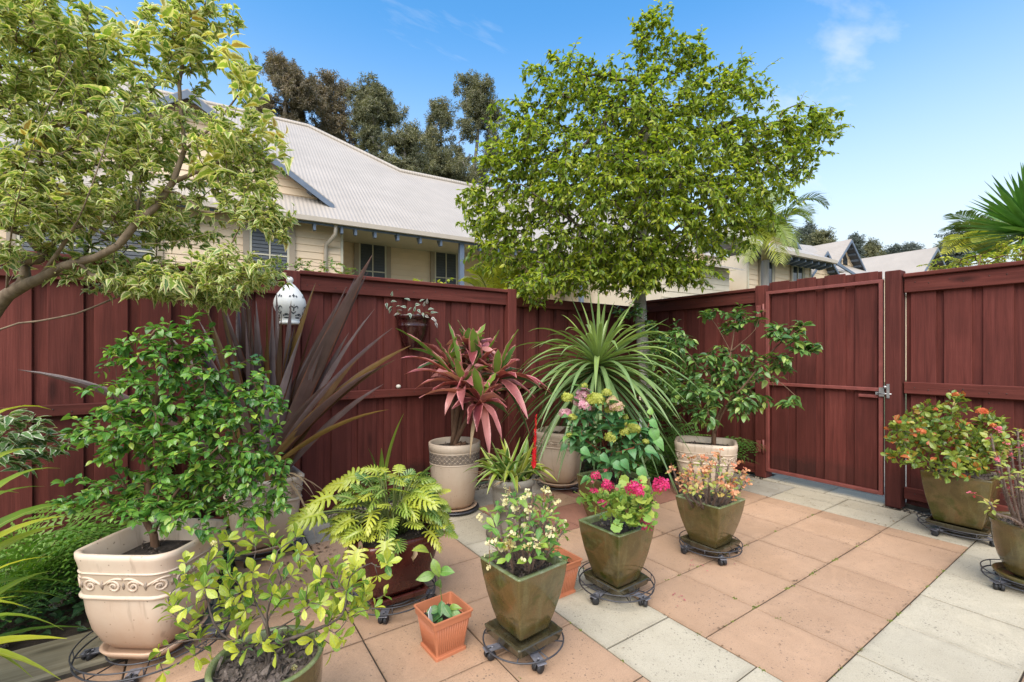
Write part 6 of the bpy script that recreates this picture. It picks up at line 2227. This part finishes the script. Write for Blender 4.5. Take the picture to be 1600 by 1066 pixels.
def hanging_pot():
    t = thing('hanging_pot', 'dark maroon half-round pot of striped tradescantia hooked on the fence', 'wall planter', (1.45, YF - .033, 1.235))
    o = t.location
    th = [pi + pi * i / 20 for i in range(21)]
    sec = [Vector((cos(a), .78 * sin(a), 0)) for a in th] + [Vector((.5, 0, 0)), Vector((0, 0, 0)), Vector((-.5, 0, 0))]
    prof = [(.065, 0), (.070, .008), (.095, .06), (.118, .12), (.130, .165), (.134, .178), (.137, .182), (.134, .187), (.138, .225), (.152, .250), (.156, .262), (.154, .270)]
    mb = MB()
    mb.loft([[p * r + UP * z for p in sec] for r, z in prof] + [[p * (.142 if z > .2 else .12) + Vector((0, -.006, z)) for p in sec] for z in (.268, .235)], True, True)
    p = mb.obj('pot', MAT['darkpot'], t)
    MB().loft([[q * .139 + Vector((0, -.005, .240 + .01 * (1 - f))) * 1.0 for q in [w * f for w in sec]] for f in (1, .6, .2)], False, True).obj('soil', MAT['soil'], t)
    P = lambda x, y, d=3.72: at(x, y, d) - o
    g = Grow()
    lv = []
    b0 = Vector((-.10, -.06, .245))
    g.trunk([b0, P(620, 485), P(612, 473), P(604, 465)], attach=.2, step=.02)
    b1 = Vector((.0, -.06, .245))
    g.trunk([b1, P(645, 488), P(650, 478)], -1, .2, .02)
    g.trunk([Vector((.06, -.06, .245)), P(665, 488), P(674, 492)], -1, .2, .02)
    for x, y, dx, dy, a in ((600, 464, -1, .3, .2), (606, 462, .2, 1, .3), (612, 464, .3, 1, .2), (604, 472, .1, -1, .1), (610, 472, .6, .1, .4), (614, 478, -.5, -.5, .2), (618, 480, .7, .3, .3), (612, 482, -.4, -.7, .5), (642, 470, -.9, .4, .2), (648, 476, .9, .0, .3),
                            (655, 472, .8, .5, .2), (645, 480, -.5, -.4, .3), (652, 483, .5, -.5, .4), (636, 481, -1, .3, .1), (630, 486, -.9, .2, .8), (662, 480, .3, 1, .95), (668, 476, -.1, 1, .95), (668, 484, 1, .2, .2), (672, 488, .9, -.1, .3), (674, 495, .6, -.7, .98), (678, 498, .5, -.8, .98), (676, 490, 1, .3, .2),
                            (660, 488, .2, -.6, .3), (655, 490, -.4, -.6, .5), (640, 490, .3, -.7, .3), (625, 490, -.7, -.2, .9), (648, 488, .1, .8, .3), (664, 492, .6, -.5, .9), (680, 503, .4, -.9, .98), (645, 492, -.8, .1, .6)):
        lv.append((leafM(P(x, y, U(3.62, 3.72)), RT * dx + UP * dy - FW * .4, UP * .5 - FW * .8 + vrand(.3), U(.045, .060)), R.randrange(3), a))
    g.build('stem', MAT['stalk'], t, .002, .3, .004)
    foliage(t, lv, leaf_set('ovate', .45, 4, (.1, .2, .3), .2), LM['trad'])


lantern()
hanging_pot()
pb = MB()
pb.ball((0, 0, .018), .020, 12, 9, .85)
pbo = pb.obj('pebble', MAT['pebble'], None, label='small white pebble sitting on the fence rail under the hanging pot', cat='pebble')
pbo.location = (1.329, YF - .024, .905)

# ================================================================ garden bed plants
def fern(label, base, fronds, ln, seedv=0, el0=.9, droop=.6, sub=True, lean=None, age=(0, .8), group=None):
    t = thing('fern', label, 'fern', base, 0, group)
    for k in range(fronds):
        a = k * 2.4 + U(-.3, .3)
        d = (RT * cos(a) + FW * sin(a))
        if lean is not None:
            d = (d + lean * U(.3, 1.1)).normalized()
        L = ln * U(.7, 1.1)
        el = el0 * U(.5, 1.1)
        p1 = d * L * .5 * cos(el) + UP * L * .6 * sin(el) + UP * L * .12
        p2 = d * L * .95 * cos(el * .6) + UP * L * (.75 * sin(el) - droop * U(.5, 1) * .6)
        spine = bez(Vector((0, 0, .02)) + d * .02, p1, p2, 20)
        V, F, T_ = [], [], []
        for i in range(1, 20):
            tt = i / 20
            q = spine[i] + vrand(.0025)
            dr = (spine[min(i + 1, 20)] - spine[i - 1]).normalized()
            x = dr.cross(UP)
            x = x.normalized() if x.length > .01 else dr.orthogonal().normalized()
            n = x.cross(dr)
            pl = L * .30 * sin(pi * min(1, .12 + .88 * tt) ** .75) * (1 if tt > .12 else .3) + .008
            for sg in (-1, 1):
                pd = (x * sg + dr * U(.22, .55) - n * U(-.05, .40)).normalized()
                pl *= U(.86, 1.12)
                if not sub:
                    b = len(V)
                    V += [q, q + pd * pl * .5 + dr * .008, q + pd * pl - n * .1 * pl, q + pd * pl * .5 - dr * .007]
                    T_ += [(.5, 0), (0, .5), (.5, 1), (1, .5)]
                    F.append((b, b + 1, b + 2, b + 3))
                else:
                    m = 7
                    for j in range(m):
                        f = (j + .4) / m
                        c = q + pd * pl * f - n * pl * .18 * f * f
                        w = (pl * .20 * (1 - f * .75) + .002) * U(.7, 1.25)
                        for s2 in (-1, 1):
                            e = (dr * s2 + pd * U(.3, .9) - n * U(-.1, .3)).normalized()
                            b = len(V)
                            V += [c - pd * pl * .055, c + e * w * .6 + pd * pl * .02, c + e * w, c + pd * pl * .06]
                            T_ += [(.5, 0), (.2, .5), (.5, 1), (.8, .5)]
                            F.append((b, b + 1, b + 2, b + 3))
        ag = U(*age)
        o = link('frond', mesh_uv(V, F, T_, 'frond', LM['fern']), t)
        o.color = (ag, 0, 0, 1)
        MB().tube(spine[::2], [.0028 * (1 - .8 * i / 10) for i in range(len(spine[::2]))], 4, False).obj('frond_rib', MAT['stalk'], o)
    return t


def small_bush(name, label, cat, base, blobs, tips, leafkind, lm, size, per=(6, 9), stem=.012, group=None, bark_='bark_brown', span=.09, trunks=3, limit=300, step=.05, up=.6, droop=.15, young=.35, w=.5):
    t = thing(name, label, cat, base, 0, group)
    g = Grow()
    zt = min(b[0].z - base[2] for b in blobs)
    for k in range(trunks):
        a = k * 2.4
        b = Vector((.03 * cos(a), .03 * sin(a), 0))
        g.trunk([b, b * 2 + UP * max(.06, zt * .6)], -1, .3, .04)
    bl = [(c - Vector(base), a, b, e, w_) for c, a, b, e, w_ in blobs]
    g.tips(sample_blobs(bl, tips, .3), step, .15, .5)
    g.build('stem', MAT[bark_], t, .0014, .42, stem)
    foliage(t, dress(g.twigs(), per, span, size, 3, 1.0, up, droop, young), leaf_set(leafkind, w, 4, (.1, .25, .4), .3), LM[lm], limit=limit)
    return t


def gz(x, y, z=0.0):
    d = (CAM_H - z) * FPX / (y - HY)
    p = at(x, y, d)
    p.z = z
    return p


# lime strap plant at the photo's edge
lp = thing('strap_plant', 'clump of lime green strap leaves arching over the timber sleeper', 'plant', (-.86, 2.10, 0))
for x, y, d, w, h, a in ((108, 806, 1.75, .045, .10, .1), (100, 820, 1.8, .045, .08, .25), (105, 998, 1.55, .050, .22, .02), (82, 870, 1.65, .020, .14, .0), (45, 950, 1.5, .045, .30, .15), (95, 1062, 1.5, .035, .42, .2), (52, 1060, 1.52, .035, .38, .45), (100, 985, 1.6, .030, .40, .4), (28, 932, 1.55, .025, .1, .05),
                         (80, 640, 1.9, .040, .25, .1), (65, 702, 1.95, .03, .2, .25), (95, 732, 1.95, .04, .2, .4), (150, 790, 1.9, .04, .3, .7), (98, 935, 1.8, .03, .42, .6), (60, 880, 1.7, .03, .3, .5), (122, 915, 1.85, .03, .45, .8), (30, 770, 1.7, .04, .2, .5), (10, 1000, 1.55, .04, .3, .5), (20, 840, 1.8, .035, .15, .6), (70, 760, 2.0, .035, .22, .7)):
    tip = at(x, y, d) - lp.location
    b = Vector((U(-.06, .06), U(-.06, .06), .03))
    strap('leaf', lp, bez(b, Vector((b.x * .62 + tip.x * .38, b.y * .62 + tip.y * .38, max(tip.z, .22) + h * .75)), tip, 14), w, LM['lime'], a, .45, .55, U(-.5, .2), basew=.7)
for k in range(26):
    a = U(0, 6.28)
    d = RT * cos(a) + FW * sin(a)
    L = U(.4, .75)
    tip = d * L * U(.5, .9) + UP * L * U(-.1, .9)
    tip.z = max(.03, tip.z)
    b = Vector((U(-.06, .06), U(-.06, .06), .03))
    strap('leaf', lp, bez(b, b.lerp(tip, .5) + UP * L * .4, tip, 10), U(.022, .04), LM['lime'], U(.3, .99), .45, .5, U(-.4, .4), basew=.7)

FG = 'ferns in the garden beds'
fern('bright green fern at the back of the bed, left of the big cream pot', at(75, 800, 2.55) * Vector((1, 1, 0)).length if False else Vector((-.72, 3.02, 0)), 17, .88, el0=1.2, lean=RT * .25, group=FG, age=(0, .6))
fern('low fern drooping beside the big cream pot and the sleeper', Vector((-.40, 3.02, 0)), 11, .55, el0=1.1, lean=-FW * .2 + RT * .2, group=FG, age=(.2, .9))
fern('dark fern in the corner bed between the tree and the camellia pot', Vector((3.55, 2.95, 0)), 16, .72, el0=1.1, lean=-FW * .2, group=FG, age=(.4, 1))
fern('fern with outstretched fronds against the fence behind the camellia', Vector((4.05, 2.72, .0)), 14, .85, el0=1.25, lean=RT * .15 - FW * .15, group=FG, age=(.3, .9))
fern('low dark fern right behind the hydrangea pot', Vector((3.18, 2.84, 0)), 12, .48, el0=.9, lean=-FW * .1, group=FG, age=(.4, 1), )

B_ = lambda q, d, z, w=1: quad_blob(q, d, z, w)
small_bush('shrub', 'white-edged dogwood shrub against the dark fence at the edge of the photo', 'shrub', (-.95, 3.02, 0), [B_((25, 665, 50, 28), 2.2, .15, 3), B_((80, 690, 55, 22), 2.3, .15, 3), B_((40, 710, 60, 25), 2.2, .2, 3)], 70, 'ovate', 'dogwood', .070, (5, 7), w=.5, span=.1)
small_bush('shrub', 'dark glossy shrub around the trunk of the leafy tree', 'shrub', (3.86, 3.12, 0), [B_((1045, 560, 42, 70), 4.75, .25, 4), B_((1030, 620, 50, 50), 4.6, .3, 4), B_((1075, 600, 36, 40), 4.6, .2, 2), B_((1020, 520, 22, 30), 4.7, .15, 1.5), B_((985, 480, 26, 30), 4.75, .15, 1.2)], 230, 'ell', 'camellia', .068, (6, 8), w=.45, span=.13)
small_bush('shrub', 'low leafy shrub behind the cream flax pot', 'shrub', (-.05, 3.28, 0), [B_((300, 720, 60, 60), 2.85, .2, 3), B_((260, 780, 50, 50), 2.8, .2, 2)], 90, 'ell', 'lilly', .05, (6, 8), span=.1)

# ground cover and leaf litter
def cover(name, pts, size, lm, kind_='ovate', h=.12):
    t0 = link(name, None)
    bpy.data.objects.remove(t0)
    lv = []
    for p in pts:
        d = vrand()
        d.z = abs(d.z) * .3 - .1
        lv.append((leafM(Vector(p) + UP * U(.01, h), d, UP + vrand(.35), size * U(.6, 1.3)), R.randrange(3), R.random()))
    VV, FF, TT, RR = [], [], [], []
    pr = leaf_set(kind_, .7, 3, (.1, .2, .35), .2)
    for M, k, a in lv:
        V, F, T_ = pr[k]
        b = len(VV)
        VV += [tuple(M @ Vector(v)) for v in V]
        FF += [tuple(i + b for i in f) for f in F]
        TT += T_
        RR += [a] * len(V)
    o = link(name, mesh_uv(VV, FF, TT, name, LM[lm], RR), kind='stuff')
    o.color = (0, 0, 0, 1)


pts = []
while len(pts) < 3600:
    p = (U(-1.5, .15), U(2.64, 3.58), 0)
    if p[1] < 3.35 or R.random() < .4:
        pts.append(p)
cover('ground_cover', pts, .042, 'cover', h=.17)
pts = [(U(3.05, 4.45), U(2.75, 3.7), 0) for _ in range(1700)]
cover('ground_cover', pts, .042, 'cover', h=.13)
for x, y, d in ((95, 935, 2.2), (110, 880, 2.3), (120, 945, 2.15), (85, 965, 2.1)):
    pass
sk = thing('ground_flower', 'dull pinkish flower sprays among the dark ground cover by the big cream pot', 'flower', (-.52, 2.72, 0))
for x, y, d, r in ((100, 938, 2.08, .024), (88, 945, 2.08, .022), (112, 925, 2.1, .020), (118, 868, 2.2, .02), (108, 875, 2.2, .016), (60, 925, 2.1, .018), (5, 1010, 1.85, .016), (98, 925, 2.1, .018)):
    petal_cluster(sk, at(x, y, d) - sk.location, r, 22, FM['pale'], petal=.35, four=True)


def litter(n, place, s0, s1, name='leaf_litter', mats='litter', curl=.5):
    mb = MB()
    for _ in range(n):
        x, y = place()
        a, s = U(0, 6.28), U(s0, s1)
        u, v = Vector((cos(a), sin(a), 0)), Vector((-sin(a), cos(a), 0))
        c = Vector((x, y, .0055))
        k = s * curl * U(.1, .6)
        mb.add([c - u * s, c + v * s * .38 + UP * k, c + u * s + UP * k * .5, c - v * s * .38 + UP * k * .7], [(0, 1, 2, 3)])
    return mb.obj(name, MAT[mats], kind='stuff')


def litter_pt():
    q = R.random()
    if q < .3:
        return U(2.2, 3.2), U(2.5, 3.4)
    if q < .5:
        return U(3.9, 4.48), U(.9, 2.7)
    if q < .65:
        return U(1.2, 2.4), U(3.0, 3.5)
    if q < .8:
        j = R.choice([.722, 1.1205, 1.519, 1.918])
        return U(1.8, 3.95), j + U(-.012, .012)
    if q < .9:
        return R.choice([1.757, 3.905, 3.35]) + U(-.012, .012), U(.8, 2.9)
    return U(.2, 4.2), U(.7, 3.3)


litter(620, litter_pt, .003, .011)
litter(70, lambda: (U(.3, .9), U(2.5, 3.1)), .006, .02)
MAT['petal'] = plain('fallen_petal', (0.45, 0.03, 0.10), .6, .3, 20, 0.0)
litter(26, lambda: R.choice([(1.93 + R.gauss(0, .04), 1.36 + R.gauss(0, .04)), (2.33 + R.gauss(0, .06), 1.48 + R.gauss(0, .05)), (1.2 + R.gauss(0, .1), 2.9 + R.gauss(0, .1))]), .005, .010, 'fallen_petals', 'petal')
MAT['moss'] = plain('joint_moss', (0.09, 0.12, 0.018), .95, .4, 60, .6, c2=(0.19, 0.21, 0.035))


def moss_pt():
    q = R.random()
    if q < .55:
        return U(1.8, 3.9), R.choice([1.1205, 1.519, .722]) + R.gauss(0, .003)
    return R.choice([1.757, 1.358, .96, 2.155, 2.554]) + R.gauss(0, .003), U(.8, 2.6)


mm = MB()
for _ in range(60):
    x, y = moss_pt()
    n = R.choice((3, 4, 5, 14))
    for _ in range(n):
        c = Vector((x + R.gauss(0, .009), y + R.gauss(0, .005), -.001))
        s = U(.002, .0045)
        mm.add([c + Vector((-s, -s, -.002)), c + Vector((s, -s, -.002)), c + Vector((s, s, -.002)), c + Vector((-s, s, -.002)), c + Vector((U(-.3, .3) * s, 0, s * 1.0))], [(0, 1, 4), (1, 2, 4), (2, 3, 4), (3, 0, 4)])
mm.obj('moss', MAT['moss'], kind='stuff')

# a black hose lying round the big pot
hose = MB().tube([(-.66, 2.20, .012), (-.50, 2.14, .012), (-.30, 2.10, .012), (-.20, 2.02, .012), (.02, 1.99, .012), (.12, 2.10, .012), (.15, 2.30, .012)], .007, 6)
hose.obj('irrigation_hose', MAT['rubber'], None, label='thin black hose snaking round the foot of the big cream pot', cat='hose')
# lone strap leaf in front of the fence
sp = thing('strap_plant', 'single upright green strap leaf against the fence between flax and cordyline', 'plant', (1.10, 3.30, 0))
for x, y, d, w, a in ((631, 646, 3.3, .040, .2), (596, 700, 3.25, .045, .4), (575, 700, 3.2, .03, .6)):
    tip = at(x, y, d) - sp.location
    strap('leaf', sp, bez(Vector((U(-.03, .03), 0, .02)), Vector((tip.x * .1, tip.y * .2, tip.z * .6)), tip, 10), w, LM['lime'], a + .3, .5, .5, .2, basew=.7)

# ================================================================ beyond the fences
small_bush('hedge_shrub', 'yellowish low hedge just over the fence below the downpipe', 'hedge', (.35, 4.1, 0), [B_((455, 412, 24, 14), 3.72, .2, 2), B_((490, 414, 26, 13), 3.75, .2, 2), B_((435, 416, 22, 13), 3.7, .2, 1)], 330, 'ovate', 'hedge', .030, (6, 9), limit=60, step=.15, span=.06)
small_bush('hedge_shrub', 'greener low hedge just over the fence under the first shuttered window', 'hedge', (1.35, 4.25, 0), [B_((525, 418, 26, 14), 4.1, .22, 2), B_((549, 424, 12, 9), 4.1, .14, 1)], 330, 'ovate', 'hedge', .032, (6, 9), limit=60, step=.15, young=.1, span=.06)
small_bush('shrub', 'thin sprig of yellow-green leaves poking over the fence', 'shrub', (2.4, 4.35, 0), [B_((645, 433, 12, 7), 4.3, .1, 1), B_((697, 438, 10, 7), 4.4, .1, 1), B_((676, 440, 6, 4), 4.3, .1, .5)], 22, 'ell', 'gold', .05, (4, 6), limit=80, step=.15, span=.08)
small_bush('hedge_shrub', 'bright yellow duranta hedge over the fence below the spiky yucca', 'hedge', (5.25, .95, 0), [B_((1500, 408, 42, 10), 4.2, .3, 3), B_((1555, 402, 50, 13), 4.2, .3, 4), B_((1610, 394, 40, 16), 4.2, .3, 3), B_((1462, 409, 20, 7), 4.3, .2, 1), B_((1585, 383, 30, 12), 4.3, .2, 1)], 1300, 'ovate', 'gold', .034, (6, 9), limit=300, step=.15, span=.08)


def feather(parent, base, tip, sag, ln, n, lm, age, w=.016, fan=1.0, name='frond'):
    sp_ = bez(base, base.lerp(tip, .55) + UP * sag, tip, 24)
    V, F, T_ = [], [], []
    for i in range(2, n):
        f = i / n
        q = sp_[min(23, int(f * 24))].lerp(sp_[min(24, int(f * 24) + 1)], f * 24 - int(f * 24))
        k = min(23, int(f * 24))
        dr = (sp_[k + 1] - sp_[k]).normalized()
        x = dr.cross(UP)
        x = x.normalized() if x.length > .05 else RT.copy()
        nn = x.cross(dr)
        L = ln * sin(pi * (.12 + .84 * f)) ** .7
        for sg in (-1, 1):
            pd = (x * sg * fan + dr * (.55 + .6 * f) + nn * .25 + vrand(.05)).normalized()
            e = q + pd * L - UP * L * .22
            m = q + pd * L * .5 + nn * .01
            s = dr * w * .5
            b = len(V)
            V += [q - s * .5, q + s * .5, m + s, e, m - s]
            T_ += [(.3, 0), (.7, 0), (.9, .5), (.5, 1), (.1, .5)]
            F += [(b, b + 1, b + 2, b + 4), (b + 4, b + 2, b + 3)]
    o = link(name, mesh_uv(V, F, T_, name, lm), parent)
    o.color = (age, 0, 0, 1)
    MB().tube(sp_[::3], [.009 * (1 - .8 * i / 8) for i in range(9)], 5, False).obj('frond_rib', MAT['stalk'], o)
    return o


gp = thing('palm', 'small golden cane palm peeking over the fence beside the verandah post', 'palm', (3.15, 4.55, 0))
for x, y, d, s, a, bx, by in ((808, 405, 5.2, .12, .02, 790, 470), (765, 412, 5.1, .10, .1, 775, 475), (742, 425, 5.0, .16, .45, 770, 480), (830, 432, 5.1, .14, .05, 795, 475), (780, 415, 5.3, .05, .2, 783, 475), (725, 440, 5.1, .14, .7, 765, 480), (800, 425, 5.0, .05, .1, 790, 470)):
    feather(gp, at(bx, by, 5.2) - gp.location, at(x, y, d) - gp.location, s, .24, 30, LM['gold'], a * .5, .020, 1.0)
MB().tube([Vector((0, 0, 0)), at(783, 480, 5.2) - gp.location], .03, 8).obj('trunk', MAT['stalk'], gp)

pb_ = at(1194, 551, 8.5)
pb_.z = 0
pm = thing('palm', 'slender palm with orange-tinged trunk in front of the pale house window', 'palm', pb_)
tb = at(1196, 380, 8.5) - pm.location
MAT['crown_shaft'] = plain('palm_crownshaft', (0.30, 0.20, 0.075), .5, .3, 6, .1, c2=(.36, .33, .16))
MB().tube([Vector((0, 0, 0)), Vector((0, 0, 1.5)), tb - UP * .3], [.075, .065, .065], 10).obj('trunk', MAT['bark_far'], pm)
MB().tube([tb - UP * .32, tb - UP * .1, tb + UP * .1], [.075, .065, .03], 10).obj('crown_shaft', MAT['crown_shaft'], pm)
for x, y, d, s, a in ((1292, 322, 8.3, .75, .95), (1262, 345, 8.0, .55, .60), (1245, 398, 8.1, .75, .40), (1215, 300, 8.8, .4, .5), (1160, 330, 8.4, .6, .5), (1140, 380, 8.3, .7, .5), (1218, 412, 7.9, .7, .28), (1270, 335, 9.2, .6, .7), (1180, 300, 8.9, .4, .6), (1232, 385, 7.8, .7, .55), (1170, 410, 8, .6, .4)):
    feather(pm, tb.copy(), at(x, y, d) - pm.location, s, .42, 44, LM['palm'], a, .03, .9)

yc = thing('yucca', 'large spiky green yucca with sword leaves rising over the fence', 'yucca', (5.35, .55, 0))
hub = at(1612, 366, 4.55) - yc.location
MB().tube([Vector((0, 0, 0)), Vector((0, .03, .8)), hub - UP * .05], [.09, .08, .07], 10).obj('trunk', MAT['bark_brown'], yc)
for x, y in ((1497, 334), (1518, 311), (1496, 352), (1538, 299), (1568, 275), (1590, 268), (1605, 262), (1640, 262), (1505, 369), (1520, 383), (1540, 330), (1555, 310), (1500, 360), (1530, 345), (1580, 300), (1620, 280), (1660, 290), (1700, 310), (1560, 355), (1545, 372), (1508, 322), (1528, 305), (1552, 285), (1500, 343), (1580, 272), (1515, 376), (1535, 318), (1570, 320)):
    tip = at(x, y, U(4.1, 4.6)) - yc.location
    strap('blade', yc, bez(hub, hub.lerp(tip, .5) + UP * .02, tip, 8), U(.050, .062), LM['yucca'], U(0, .9), .5, .35, U(-.3, .3), basew=.75)
for k in range(70):
    a = k * 2.4
    e = (k + .5) / 70
    dirv = RT * cos(a) + FW * sin(a)
    el = 1.5 - 2.0 * e
    L = U(.55, .75)
    tip = hub + (dirv * cos(el) + UP * sin(el)) * L
    if (tip + yc.location).x < XG + .08:
        tip.x = XG + .08 - yc.location.x
    strap('blade', yc, bez(hub, hub.lerp(tip, .5) + UP * .02, tip, 6), U(.045, .06), LM['yucca'], U(0, .99), .5, .35, U(-.3, .3), basew=.75)

cb = at(1555, 551, 7.5)
cb.z = 0
cp = thing('palm', 'pale feathery palm behind the yucca with yellow lower fronds', 'palm', cb)
hb = at(1560, 410, 7.5) - cb
MB().tube([Vector((0, 0, 0)), hb], .10, 8).obj('trunk', MAT['bark_far'], cp)
for x, y, d, s, a in ((1492, 335, 7.3, .3, .95), (1502, 350, 7.2, .3, .8), (1478, 385, 7.1, .45, .1), (1475, 398, 7, .5, .05), (1490, 375, 7.0, .4, .2), (1510, 360, 7.5, .3, .6), (1545, 320, 7.6, .2, .7), (1600, 340, 7.5, .3, .6), (1530, 340, 7.8, .2, .9), (1500, 395, 6.8, .4, .15), (1525, 380, 6.7, .4, .3), (1485, 360, 7.6, .4, .9)):
    feather(cp, hb.copy(), at(x, y, d) - cb, s, .40, 40, LM['palm'], a, .03, .9)
